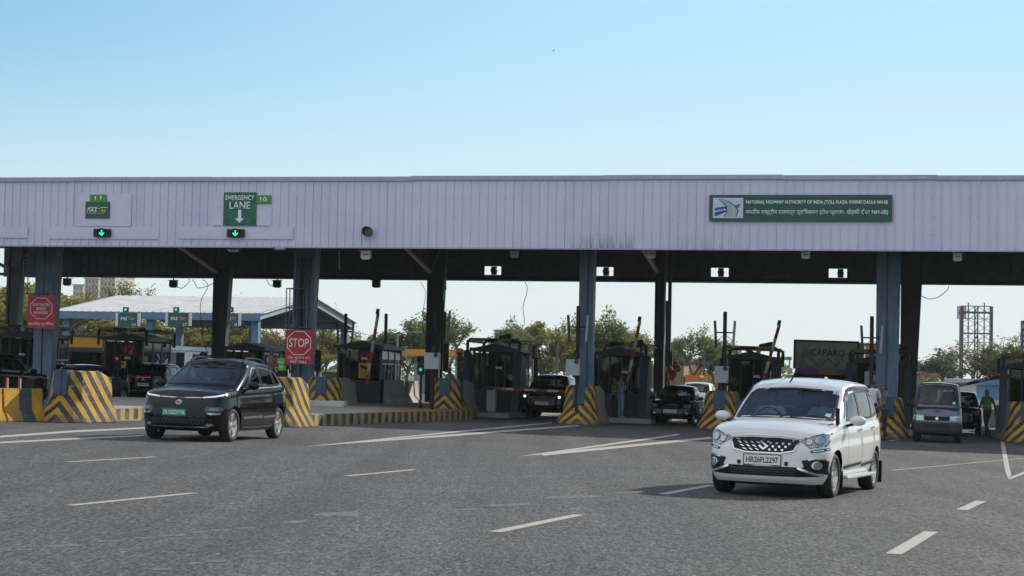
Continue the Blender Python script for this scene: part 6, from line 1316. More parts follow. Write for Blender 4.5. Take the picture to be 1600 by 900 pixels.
t2 = truck(1376, 657, 'orange and blue decorated truck right of the lettered truck', 2.3, 4.0, ORANGE); q = MB(); q.b2((-1.1, -.06, 2.9), (1.1, -.01, 3.05)); q.b2((-1.1, -.06, 3.3), (.9, -.01, 3.42)); q.build('painted_band', TBLUE, t2); q = MB(); q.b2((-1.0, -.065, 2.6), (.9, -.012, 2.85)); q.build('painted_band', TRUCKW, t2); q = MB(); q.ball((.3, -.05, 3.65), (.2, .08, .2), 10, 8); q.build('painted_disc', TYELL, t2)
def bus(px, py, label, m, wd=2.5, h=3.1, length=10, rz=None, stripe_m=None):
    rz = -LA if rz is None else rz; g = ground(px, py); t = thing('bus', label, 'bus', g, rz, None, True); hw = wd / 2
    q = MB(); q.loft([[(-hw, y, .45), (hw, y, .45), (hw, y, h - .35), (hw - .2, y, h - .06), (0, y, h), (-hw + .2, y, h - .06), (-hw, y, h - .35)] for y in (0, length)]); q.build('body', m, t, bevel=.06, smooth=40)
    q = MB(); q.b2((-hw + .12, -.02, 1.35), (hw - .12, .02, 2.55)); q.build('windscreen', GLASS_D, t)
    for sx in (-1, 1):
        for k in range(6): q = MB(); y0 = .6 + k * length / 6.6; q.b2((sx * (hw - .01), y0, 1.5), (sx * (hw + .02), y0 + length / 6.6 - .15, 2.45)); q.build('window', GLASS_D, t)
        for y in (1.8, length - 2.2): q = MB(); q.lathe([(.001, -.14), (.3, -.14), (.48, -.12), (.5, 0), (.48, .12), (.3, .14), (.001, .14)], 18, axis='x'); w_ = q.build('wheel', RUBBER, t, smooth=40); w_.location = (sx * (hw - .14), y, .5)
        q = MB(); q.lathe([(.001, -.03), (.1, -.02), (.11, 0)], 12, (sx * .9, 0, .85), 'y'); q.build('headlight', LENS, t)
    q = MB(); q.b2((-hw - .01, -.03, .5), (hw + .01, .0, .75)); q.build('bumper', TRUCKD, t)
    if stripe_m: q = MB(); q.b2((-hw - .012, -.012, 2.62), (hw + .012, length, 2.72)); q.build('roof_stripe', stripe_m, t)
    return t
bus(274, 603, 'white bus with a blue roof line behind the toll booths', mat('bus_white', (.62, .64, .66), .4, var=.05), 2.5, 3.05, 6.5, -R(48), mat('bus_blue', (.15, .35, .55), .5))
yt = truck(131, 612, 'yellow truck among the trees under the far shelter', 2.4, 3.0, mat('truck_amber', (.48, .24, .02), .6, var=.1), length=6)
for ch in [k for k in bpy.data.objects if k.parent == yt and k.name.startswith('visor')]: ch.data.materials[0] = TRUCKD
def crate_truck(px, py, label, m, wd, h, length, rz):
    g = ground(px, py); t = thing('truck', label, 'truck', g, rz, None, True); q = MB(); q.b2((-wd / 2, 0, .9), (wd / 2, length, h)); q.build('cargo_box', m, t, bevel=.03); q = MB()
    for k in range(int(length / .8)): q.b2((-wd / 2 - .03, .2 + k * .8, 1.0), (wd / 2 + .03, .26 + k * .8, h - .05))
    q.build('side_rib', mat('rib_dark', (.10, .07, .05), .7), t); q = MB(); q.b2((-wd / 2 + .1, -1.7, .6), (wd / 2 - .1, -.1, 2.4)); q.build('cab', ORANGE, t, bevel=.08); q = MB(); q.b2((-wd / 2 + .2, -1.73, 1.4), (wd / 2 - .2, -1.70, 2.2)); q.build('windscreen', GLASS_D, t)
    for sx in (-1, 1):
        for y in (-.9, length - 1.2): q = MB(); q.lathe([(.001, -.14), (.3, -.14), (.5, -.12), (.52, 0), (.5, .12), (.3, .14), (.001, .14)], 18, axis='x'); w_ = q.build('wheel', RUBBER, t, smooth=40); w_.location = (sx * (wd / 2 - .15), y, .5)
    return t
crate_truck(1071, 622, 'brown goods truck seen side on among the far trees', mat('cargo_brown', (.24, .16, .08), .7, var=.15), 2.4, 3.3, 6.5, R(72)); crate_truck(1096, 619, 'pink and white goods truck beyond the free standing mast', mat('cargo_pink', (.50, .30, .27), .7, var=.15), 2.4, 4.6, 4, R(80)); crate_truck(1116, 620, 'yellow tarpaulined truck beyond the free standing mast', mat('cargo_yellow', (.50, .30, .03), .7, var=.15), 2.4, 3.2, 5, R(60))
# ------------------------------------------------------------------ people
SKIN = mat('skin', (.16, .085, .055), .55, var=.06); HAIR = mat('hair', (.010, .008, .008), .6, var=.2); SHOE = mat('shoe_dark', (.02, .018, .016), .6); SHOEW = mat('shoe_pale', (.5, .48, .45), .6)
EYEW = mat('eye', (.02, .015, .012), .3)
def cloth(name, col, var=.12): return mat(name, col, .9, var=var, scale=9)
HIVIS = None
def vest_mat(name, col, band=(.55, .57, .50)):
    g = NG(name); z = g.xyz()[2]; a = g.math('ABSOLUTE', g.math('SUBTRACT', z, 1.12)); b = g.math('ABSOLUTE', g.math('SUBTRACT', z, 1.28)); m = g.math('MINIMUM', a, b); f = g.map(m, .022, .027, 1, 0)
    n = g.noise(8, 4); return g.done(g.mix(f, g.mix(n, tuple(c * .75 for c in col), col), band), .8)
VEST = vest_mat('hi_vis_vest', (.20, .55, .06)); VESTD = vest_mat('green_vest', (.05, .17, .03), (.16, .22, .12))
def shirt_stripes():
    g = NG('striped_shirt'); x = g.xyz(); f = g.math('FRACT', g.math('MULTIPLY', g.math('ADD', x[0], g.math('MULTIPLY', x[1], .6)), 16)); return g.done(g.mix(g.map(f, .62, .68, 0, 1), (.015, .016, .02), (.42, .42, .42)), .9)
STRIPED = shirt_stripes()
def person(label, loc, rz, pose=None, shirt=None, trousers=None, shoes=SHOE, vest=None, h=1.72, sleeve='short', seated=False, group=None, female=False, beard=False):
    """one skinned figure: joints in metres for a 1.72 m adult facing -Y"""
    P = dict(pelvis=(0, 0, .93), waist=(0, .01, 1.06), chest=(0, .0, 1.28), neck=(0, .01, 1.46), head0=(0, -.015, 1.545), head1=(0, -.02, 1.63), head2=(0, -.005, 1.70),
             shL=(.175, .01, 1.40), elL=(.235, .03, 1.12), wrL=(.245, -.05, .88), shR=(-.175, .01, 1.40), elR=(-.235, .03, 1.12), wrR=(-.245, -.05, .88),
             hpL=(.09, 0, .88), knL=(.105, -.02, .49), anL=(.11, .02, .09), toL=(.125, -.16, .035), hpR=(-.09, 0, .88), knR=(-.105, -.02, .49), anR=(-.11, .02, .09), toR=(-.125, -.16, .035))
    if pose: P.update(pose)
    Rr = dict(pelvis=(.155, .11), waist=(.145, .105), chest=(.165, .115), neck=(.055, .058), head0=(.062, .075), head1=(.076, .094), head2=(.05, .062), sh=(.066, .066), el=(.043, .043), wr=(.029, .026), hp=(.098, .10), kn=(.060, .062), an=(.042, .045), to=(.038, .028))
    names = list(P); idx = {n: i for i, n in enumerate(names)}
    E = [('pelvis', 'waist'), ('waist', 'chest'), ('chest', 'neck'), ('neck', 'head0'), ('head0', 'head1'), ('head1', 'head2')]
    for s in 'LR': E += [('chest', 'sh' + s), ('sh' + s, 'el' + s), ('el' + s, 'wr' + s), ('pelvis', 'hp' + s), ('hp' + s, 'kn' + s), ('kn' + s, 'an' + s), ('an' + s, 'to' + s)]
    V = [Vector(P[n]) for n in names]; rad = [Rr.get(n) or Rr[n[:2]] for n in names]; ed = [(idx[a], idx[b]) for a, b in E]
    # hands: palm, four bent fingers of different length and a thumb from the side of the palm
    hand = []
    for s, sg in (('L', 1), ('R', -1)):
        w_ = Vector(P['wr' + s]); d = (w_ - Vector(P['el' + s])).normalized(); side = Vector((0, -1, 0)) - d * Vector((0, -1, 0)).dot(d); side.normalize(); nrm = d.cross(side) * sg
        k = len(V); V.append(w_ + d * .075); rad.append((.036, .017)); ed.append((idx['wr' + s], k)); palm = V[k]
        for f, (off, ln) in enumerate(((.030, .070), (.010, .080), (-.011, .074), (-.030, .058))): hand.append([(palm + side * off * .9 - d * .01), palm + side * off + d * (.03 + ln * .35), palm + side * off + d * (.03 + ln * .68) - nrm * .018, palm + side * off + d * (.03 + ln * .85) - nrm * .04])
        hand.append([palm - d * .045 + side * .030, palm - d * .01 + side * .060, palm + d * .025 + side * .062 - nrm * .018])
    me = bpy.data.meshes.new('body'); me.from_pydata(V, ed, []); o = bpy.data.objects.new('body', me); C.objects.link(o)
    md = o.modifiers.new('skin', 'SKIN'); md.use_smooth_shade = True
    for i, r in enumerate(rad): me.skin_vertices[0].data[i].radius = r
    me.skin_vertices[0].data[0].use_root = True
    sb = o.modifiers.new('sub', 'SUBSURF'); sb.levels = 2; sb.render_levels = 2
    bpy.context.view_layer.update(); ev = o.evaluated_get(bpy.context.evaluated_depsgraph_get()); m2 = bpy.data.meshes.new_from_object(ev)
    bpy.data.objects.remove(o); bpy.data.meshes.remove(me); m2.name = 'body'
    bm = bmesh.new(); bm.from_mesh(m2)
    for ch in hand:
        q = MB(); q.tube(ch, [.0095] * (len(ch) - 1) + [.007], 6); vs = [bm.verts.new(v) for v in q.v]
        for f in q.f: bm.faces.new([vs[i] for i in f])
    fh = Vector(P['head1']); fwd = Vector((0, -1, 0)); rt = Vector((1, 0, 0))
    if pose and 'look' in pose: fwd = Vector(pose['look']).normalized(); rt = fwd.cross(Vector((0, 0, 1))).normalized() * -1; rt = Vector((0, 0, 1)).cross(fwd).normalized()
    q = MB()                                          # nose, brow, chin, lips and ears grow out of the head
    q.tube([fh + fwd * .082 + Vector((0, 0, .018)), fh + fwd * .098 - Vector((0, 0, .004)), fh + fwd * .108 - Vector((0, 0, .026)), fh + fwd * .085 - Vector((0, 0, .034))], [.008, .011, .015, .009], 8)
    q.ball(fh + fwd * .068 - Vector((0, 0, .088)), (.030, .026, .022), 10, 6); q.ball(fh + fwd * .086 - Vector((0, 0, .056)), (.024, .012, .008), 10, 6)
    for sg in (1, -1): q.ball(fh + rt * .076 * sg + fwd * .0 - Vector((0, 0, .008)), (.014, .022, .034), 8, 6)
    vs = [bm.verts.new(v) for v in q.v]
    for f in q.f: bm.faces.new([vs[i] for i in f])
    segs = [(a, b, V[idx[a]], V[idx[b]]) for a, b in E]
    def near(p):
        best = None
        for a, b, A, B in segs:
            t = max(0, min(1, (p - A).dot(B - A) / (B - A).length_squared)); d = (p - A - (B - A) * t).length
            d -= .10 if a in ('pelvis', 'waist', 'chest') and b in ('waist', 'chest') else 0
            if best is None or d < best[0]: best = (d, a, b, t)
        return best
    mats = [SKIN, shirt or cloth('shirt_grey', (.2, .2, .2)), trousers or cloth('trousers_dark', (.02, .02, .024)), shoes]
    reg = {}
    nb = len(bm.faces)
    for f in bm.faces:
        c = f.calc_center_median(); _, a, b, t = near(c); k = 0
        if b[:2] in ('kn', 'an', 'hp') or a in ('pelvis',) and t < .35: k = 2
        elif b[:2] == 'to': k = 3
        elif b in ('waist', 'chest') or b[:2] == 'sh' or (a == 'chest' and b == 'neck' and t < .62): k = 1
        elif b[:2] == 'el': k = 1 if (sleeve == 'long' or t < .62) else 0
        elif b[:2] == 'wr': k = 1 if (sleeve == 'long' and t < .9) else 0
        if a[:2] == 'an' : k = 3
        f.material_index = k; f.smooth = True; reg[f.index] = (a, b, t)
    bm.normal_update()
    t_ = thing('person', label, 'person', loc, rz, group); sc = h / 1.72; t_.scale = (sc, sc, sc)
    # clothing and hair as shells over the skin
    def shell(name, pick, m, off):
        b2 = bmesh.new(); mp = {}
        for f in bm.faces:
            if not pick(f): continue
            vv = []
            for v in f.verts:
                if v not in mp: mp[v] = b2.verts.new(v.co + v.normal * off)
                vv.append(mp[v])
            nf = b2.faces.new(vv); nf.smooth = True
        if not b2.faces: b2.free(); return
        ret = bmesh.ops.extrude_edge_only(b2, edges=[e for e in b2.edges if e.is_boundary]); b2.normal_update()
        inv = {v2: v for v, v2 in mp.items()}
        for nv in [q for q in ret['geom'] if isinstance(q, bmesh.types.BMVert)]:
            e = [e.other_vert(nv) for e in nv.link_edges if e.other_vert(nv) in inv]
            if e: nv.co = e[0].co - inv[e[0]].normal * (off + .004)
        mm = bpy.data.meshes.new(name); b2.to_mesh(mm); b2.free(); mm.materials.append(m); so = bpy.data.objects.new(name, mm); C.objects.link(so); so.parent = t_
    def hairpick(f):
        c = f.calc_center_median(); r = c - fh; fr = r.dot(fwd)
        return reg.get(f.index, ('', '', 0))[1] in ('head1', 'head2', 'head0') and (r.z > .035 or (r.z > -.06 and fr < -.01)) and not (fr > .06 and r.z < .06) and r.length < .16
    shell('hair', hairpick, HAIR, .010)
    if beard: shell('beard', lambda f: (lambda r: r.z < -.035 and r.dot(fwd) > .0 and r.length < .13)(f.calc_center_median() - fh), HAIR, .006)
    if vest: shell('vest', lambda f: f.material_index == 1 and (reg.get(f.index, ('', '', 0))[1] in ('waist', 'chest', 'shL', 'shR', 'neck')), vest, .018)
    for sg in (1, -1):
        q = MB(); q.ball(fh + fwd * .083 + rt * .030 * sg + Vector((0, 0, .014)), (.012, .008, .008), 8, 6); e = q.build('eye', EYEW, t_, smooth=60)
    m2.materials.clear()
    for m in mats: m2.materials.append(m)
    bm.to_mesh(m2); bm.free()
    bo = bpy.data.objects.new('body', m2); C.objects.link(bo); bo.parent = t_
    return t_
KHAKI = cloth('shirt_khaki', (.30, .24, .17)); WHITES = cloth('shirt_white', (.60, .62, .66)); GREYS = cloth('shirt_grey', (.075, .085, .10)); BLACKS = cloth('shirt_black', (.014, .014, .016)); JEANS = cloth('jeans_blue', (.16, .24, .36)); DARKT = cloth('trousers_dark', (.018, .019, .024)); BLUEST = cloth('shirt_pale_blue', (.35, .42, .50))
def foot(px, py, lift=.0): p = ground(px, py); p.z = gz(p.x) + lift; return p
def stand(px, v, lift=0): p = A2(px, 640, v); p.z = gz(p.x) + lift; return p
walk = dict(hpL=(.09, 0, .88), knL=(.10, -.14, .50), anL=(.10, -.20, .09), toL=(.11, -.37, .05), knR=(-.11, .06, .49), anR=(-.12, .28, .14), toR=(-.13, .13, .04), elL=(.25, .12, 1.15), wrL=(.26, .12, .90), elR=(-.25, -.04, 1.14), wrR=(-.25, -.18, .93))
person('guard in a dark uniform and green vest walking beside the right booth', foot(1542, 683), R(-52), walk, BLACKS, DARKT, vest=VESTD, h=1.76, sleeve='long')
person('person in a black and white striped shirt and light jeans seen from the side', stand(970, 9.6, .12), R(118), dict(elL=(.2, -.08, 1.14), wrL=(.15, -.28, 1.10), elR=(-.2, -.06, 1.14), wrR=(-.15, -.26, 1.06)), STRIPED, JEANS, SHOEW, h=1.74, sleeve='long')
person('person in dark clothes and a green vest behind the striped shirt', stand(960.5, 10.3, .12), R(-60), None, BLACKS, DARKT, vest=VESTD, h=1.62)
person('man in a white shirt seen from behind at the right column', stand(1363, -.9, .17), R(165), dict(elR=(-.24, -.06, 1.13), wrR=(-.2, -.26, 1.0)), WHITES, DARKT, h=1.76, sleeve='long')
person('man in a dark grey shirt beside the rear of the white car', foot(1382, 689, .0), R(-95), dict(elL=(.22, -.05, 1.13), wrL=(.17, -.28, 1.02), elR=(-.22, -.05, 1.13), wrR=(-.15, -.28, 1.0)), GREYS, DARKT, h=1.76)
pl = on(468, 640)
a = A2(425, 600, .5); z0 = pl.z + .58
def at_head(px, py_head, v, h):      # a standing person whose crown is seen at px,py_head on the plane v
    p = A2(px, py_head, v); p.z -= h; return p
person('guard in a khaki uniform shirt standing behind the black electric car', at_head(424, 545.5, 3.3, 1.72), R(55), dict(elL=(.22, -.06, 1.14), wrL=(.1, -.26, 1.18), elR=(-.22, -.06, 1.14), wrR=(-.1, -.27, 1.12)), KHAKI, DARKT, h=1.72)
person('guard in a lime vest turned away beside the stop board', at_head(442, 548, 3.0, 1.70), R(150), dict(elL=(.26, .0, 1.16), wrL=(.18, -.20, 1.02), elR=(-.26, .0, 1.16), wrR=(-.18, -.2, 1.0)), KHAKI, DARKT, vest=VEST, h=1.70)
for px, v in ((424, 3.3), (442, 3.0)):
    pass
person('person in a pale green top behind the shaded nose and control box', foot(702, 643, .3), R(-30), None, cloth('top_pale_green', (.30, .52, .30)), DARKT, h=1.60)
sit = dict(hpL=(.09, 0, .88), knL=(.11, -.42, .94), anL=(.11, -.62, .58), toL=(.11, -.78, .54), hpR=(-.09, 0, .88), knR=(-.11, -.42, .94), anR=(-.11, -.62, .58), toR=(-.11, -.78, .54), elL=(.26, -.16, 1.16), wrL=(.17, -.40, 1.22), elR=(-.26, -.16, 1.16), wrR=(-.17, -.40, 1.22))
def occupant(car, x, y, z, label, shirt, sc=1.0, h=1.68, pose=sit, **k):
    w_ = car.root.matrix_world @ Vector((x, y, z)); rz = car.root.matrix_world.to_euler().z; p = person(label, (0, 0, 0), rz, pose, shirt, DARKT, h=h, **k)
    p.location = w_ - Vector((0, 0, .80)) * (h / 1.72); return p
occupant(white_mpv_car, -.38, -.20, .66, 'driver in a white shirt at the wheel of the white car', WHITES, sleeve='long')
occupant(white_mpv_car, .38, -.16, .66, 'passenger in a pale blue shirt in the white car', BLUEST, pose=dict(sit, wrL=(.12, -.35, .98), wrR=(-.12, -.35, .98)))
occupant(black_mpv_car, -.38, -.14, .66, 'driver of the black electric car', GREYS, sleeve='long')
occupant(van, -.36, -.62, .70, 'driver of the blue grey van', GREYS); occupant(van, .34, -.60, .70, 'passenger in the blue grey van', BLACKS, pose=dict(sit, wrL=(.12, -.35, .98), wrR=(-.12, -.35, .98)))
# ------------------------------------------------------------------ the far shelter, trees, buildings
ROOFW = mat('far_roof_sheet', (.50, .49, .47), .5, var=.12, scale=1.2, dirt=(.3, .28, .25), dirt_amt=.5); FARBLUE = mat('far_steel', (.10, .19, .28), .5, var=.15); FARPALE = mat('far_beam', (.26, .33, .38), .5, var=.1)
def shelter():
    e0 = at(84, 487, 145); e1 = at(402, 489, 141.6); ax = (e1 - e0); ax.z = 0; L = ax.length; ax.normalize(); dp = Vector((-ax.y, ax.x, 0)); zE = (e0.z + e1.z) / 2
    t = thing('far_shelter', 'far toll shelter with a pale corrugated gable roof on blue columns', 'shelter', (e0.x, e0.y, 0), math.atan2(ax.y, ax.x))
    W = 24; zr = zE + 1.75; q = MB()
    def pan(y0, z0, y1, z1):
        x = -.3
        while x < L + .3:
            q._add([(x, y0, z0), (x + .42, y0, z0), (x + .50, y0, z0 + .05), (x + .58, y0, z0), (x, y1, z1), (x + .42, y1, z1), (x + .50, y1, z1 + .05), (x + .58, y1, z1)], [(0, 1, 5, 4), (1, 2, 6, 5), (2, 3, 7, 6)]); x += .58
    pan(-.3, zE, W / 2, zr); pan(W + .3, zE, W / 2, zr); q.build('roof', ROOFW, t, fix=False)
    q = MB(); q.quad((-.28, -.28, zE - .03), (L + .28, -.28, zE - .03), (L + .28, W / 2, zr - .03), (-.28, W / 2, zr - .03)); q.quad((-.28, W + .28, zE - .03), (L + .28, W + .28, zE - .03), (L + .28, W / 2, zr - .03), (-.28, W / 2, zr - .03)); q.build('roof_shade_sheet', mat('roof_shade_sheet', (.07, .08, .09), .8), t, fix=False)  # dark sheet added below the roof so its underside looks shaded
    q = MB(); q.b2((-.3, -.35, zE - .55), (L + .3, -.2, zE - .02)); q.build('eave_beam', FARBLUE, t); q = MB(); q.b2((-.3, W + .2, zE - .55), (L + .3, W + .35, zE - .02)); q.build('eave_beam', FARBLUE, t)
    for x in (-.1, L * .5, L + .25):
        q = MB(); q.bar((x, -.3, zE - .22), (x, W / 2, zr - .25), .2, .5); q.bar((x, W / 2, zr - .25), (x, W + .3, zE - .22), .2, .5); q.build('gable_frame', FARPALE if x > L * .6 else FARBLUE, t)
    for k in range(6): q = MB(); y = W * (k + .5) / 6; z = zE + 1.7 * (1 - abs(y - W / 2) / (W / 2)) - .12; q.b2((-.2, y - .08, z - .1), (L + .2, y + .08, z)); q.build('purlin', FARBLUE, t)
    for x in (.9, L * .47, L - .3):
        for y in (.6, W - .6):
            q = MB(); q.b2((x - .28, y - .28, -.6), (x + .28, y + .28, zE - .3)); q.build('column', FARBLUE, t, bevel=.02)
    q = MB()
    for x in (.9, L * .47, L - .3): q.bar((x - 1.6, .6, zE - .35), (x - .2, .6, zE - 1.3), .12, .12) if x > 2 else q.bar((x + 1.6, .6, zE - .35), (x + .2, .6, zE - 1.3), .12, .12)
    q.build('knee_brace', FARBLUE, t)
    return e0, ax
e0, ax = shelter()
for px0, px1, num, lab in ((184, 215, '24', 'green tag sign under the far shelter eave, above the booth showing 12'), (262, 295, '27', 'green tag sign with a torn corner under the far shelter eave, above the white bus'), (352, 372, '28', 'green tag sign half hidden behind the dark rear column')):
    a, b = at(px0, 489, 139), at(px1, 511, 139); t = thing('lane_sign', lab, 'sign', (a + b) / 2, math.atan2(ax.y, ax.x)); w_, h_ = abs(b.x - a.x), abs(a.z - b.z)
    q = MB(); q.box((0, 0, 0), (w_, .06, h_)); q.build('board', GREEN, t); 
    for sx in (1, -1): q = MB(); q.box((sx * (w_ * .5 + .12), .03, .05), (.22, .05, h_ * .95)); q.build('side_board', WHITEBOX, t)
    text('FAS', t, 'lettering', SIGNW, (-w_ * .2, -.035, h_ * .1), w_ * .36, h_ * .25, bold=.02, shear=.25); text('Tag', t, 'lettering', GOLD, (w_ * .2, -.035, h_ * .1), w_ * .34, h_ * .27, bold=.02, shear=.25); text(num, t, 'lettering', SIGNW, (w_ * .33, -.035, -h_ * .33), w_ * .22, h_ * .2)
    t2 = thing('lane_signal', 'small green signal ' + {'4': 'over the sign above booth 12', '7': 'over the torn sign above the bus', '8': 'half behind the dark rear column'}[num[1]], 'signal', (a + b) / 2 + Vector((-w_ * .1, 0, h_ * .5 + .25)), math.atan2(ax.y, ax.x)); q = MB(); q.box((0, 0, 0), (.42, .15, .38)); q.build('housing', DARK, t2); q = MB(); q.lathe([(.001, -.09), (.11, -.08)], 12, axis='y'); q.build('lens', TLG, t2)

def leaf_mat(name, a, b, c):
    m = bpy.data.materials.new(name); m.use_nodes = True; N = m.node_tree.nodes; L = m.node_tree.links; bs = N['Principled BSDF']; ge = N.new('ShaderNodeNewGeometry'); oi = N.new('ShaderNodeObjectInfo'); tc = N.new('ShaderNodeTexCoord'); no = N.new('ShaderNodeTexNoise'); no.inputs['Scale'].default_value = .55; L.new(tc.outputs['Object'], no.inputs['Vector'])
    rp = N.new('ShaderNodeValToRGB'); rp.color_ramp.elements[0].color = (*a, 1); rp.color_ramp.elements[1].color = (*c, 1); e = rp.color_ramp.elements.new(.5); e.color = (*b, 1)
    ad = N.new('ShaderNodeMath'); ad.operation = 'MULTIPLY_ADD'; ad.inputs[1].default_value = .55; L.new(ge.outputs['Random Per Island'], ad.inputs[0]); mu = N.new('ShaderNodeMapRange'); mu.inputs[1].default_value = .3; mu.inputs[2].default_value = .7; mu.inputs[3].default_value = 0; mu.inputs[4].default_value = .45; L.new(no.outputs[0], mu.inputs[0]); L.new(mu.outputs[0], ad.inputs[2]); L.new(ad.outputs[0], rp.inputs[0]); L.new(rp.outputs[0], bs.inputs['Base Color'])
    bs.inputs['Roughness'].default_value = .6; bs.inputs['Specular IOR Level'].default_value = .25; tr = N.new('ShaderNodeBsdfTranslucent'); L.new(rp.outputs[0], tr.inputs[0]); mx = N.new('ShaderNodeMixShader'); mx.inputs[0].default_value = .5; L.new(bs.outputs[0], mx.inputs[1]); L.new(tr.outputs[0], mx.inputs[2]); L.new(mx.outputs[0], N['Material Output'].inputs[0]); return m
LEAF_G = leaf_mat('leaf_green', (.06, .10, .025), (.11, .165, .042), (.19, .24, .065)); LEAF_O = leaf_mat('leaf_olive', (.12, .135, .03), (.22, .22, .05), (.34, .31, .08)); LEAF_D = leaf_mat('leaf_dry', (.14, .11, .055), (.20, .16, .08), (.19, .20, .08)); LEAF_B = leaf_mat('leaf_deep', (.035, .06, .022), (.065, .095, .033), (.11, .14, .05))
BARK = mat('bark', (.10, .075, .055), .9, var=.3, scale=5)
def tree_mesh(seed, h, wd, dens, leaf, leafmat, bare=.0, trunk_h=.28, droop=0.0):
    r = random.Random(seed); tk = MB(); tips = []
    def grow(p, d, ln, rad, lvl):
        n = 4; pts = [p]; dd = d.copy()
        for i in range(n):
            dd = (dd + Vector((r.uniform(-1, 1), r.uniform(-1, 1), r.uniform(-.35, .5) - droop * .3)) * .16).normalized(); pts.append(pts[-1] + dd * ln / n)
        tk.tube(pts, [rad * (1 - .12 * i) for i in range(n + 1)], 6 if lvl < 2 else 4, caps=False)
        if lvl >= 2: tips.extend([(q, lvl) for q in pts[1:]])
        if lvl < 4:
            k = (4, 4, 3, 2)[lvl]
            for j in range(k):
                q = pts[-1] if j < 2 else pts[r.randint(2, n)]
                an = r.uniform(0, 6.28); sp = r.uniform(.45, .95) if lvl else r.uniform(.35, .85); nd = (dd + Vector((math.cos(an) * wd, math.sin(an) * wd, r.uniform(-.1, .35))) * sp).normalized(); grow(q, nd, ln * r.uniform(.62, .82), rad * .58, lvl + 1)
    grow(Vector((0, 0, -.4)), Vector((0, 0, 1)), h * trunk_h, h * .022, 0)
    zs_ = max(t[0].z for t in tips); k = h / zs_ 
    tk.v = [(x * k, y * k, z * k) for x, y, z in tk.v]; cr = MB()
    for q, lvl in tips:
        q = q * k
        if r.random() < bare: continue
        for _ in range(r.randint(int(dens * .5), dens)):
            s = leaf * r.uniform(.6, 1.3); c = q + Vector((r.gauss(0, 1), r.gauss(0, 1), r.gauss(0, .8))) * h * .036; a = Vector((r.uniform(-1, 1), r.uniform(-1, 1), r.uniform(-.6, .6))).normalized(); b = a.orthogonal().normalized(); b = (b + a.cross(b) * r.uniform(-1, 1)).normalized()
            cr._add([c - a * s, c + b * s * .42 - a * s * .1, c + a * s, c - b * s * .42 + a * s * .1], [(0, 1, 2, 3)])
    return tk, cr
PROTO = {}
def tree_proto(key, *a, **k):
    tk, cr = tree_mesh(*a, **k); PROTO[key] = (tk, cr, a[5])
tree_proto('round', 11, 8.5, 1.0, 13, .22, LEAF_G); tree_proto('olive', 23, 8.0, 1.15, 13, .22, LEAF_O); tree_proto('airy', 37, 9.0, .95, 9, .18, LEAF_G, bare=.15); tree_proto('dry', 41, 8.0, 1.2, 3, .15, LEAF_D, bare=.35); tree_proto('bare', 53, 8.0, 1.05, 1, .12, LEAF_D, bare=.75); tree_proto('deep', 67, 8.0, 1.2, 9, .22, LEAF_B); tree_proto('tall', 71, 12.0, .6, 5, .22, LEAF_G, bare=.2, trunk_h=.34); tree_proto('bushy', 83, 6.0, 1.5, 8, .18, LEAF_O, trunk_h=.2)
MADE = {}
def tree(key, px, top, Y, rz, label, grp='trees behind the plaza', sxy=1.0, leaf=None):
    p = at(px, 588, Y); top_z = at(px, top, Y).z; g0 = gz(p.x); hp = {'round': 8.5, 'olive': 8, 'airy': 9, 'dry': 8, 'bare': 8, 'deep': 8, 'tall': 12, 'bushy': 6}[key]; s = (top_z - g0) / hp
    t = thing('tree', label, 'tree', (p.x, p.y, g0), rz, grp); t.scale = (s * sxy, s * sxy, s)
    if key not in MADE:
        a = PROTO[key][0].build('trunk', BARK, t, smooth=60, fix=False); b = PROTO[key][1].build('crown', PROTO[key][2], t, fix=False); MADE[key] = (a, b)
    else:
        for src in MADE[key]: c = src.copy(); C.objects.link(c); c.parent = t
    return t
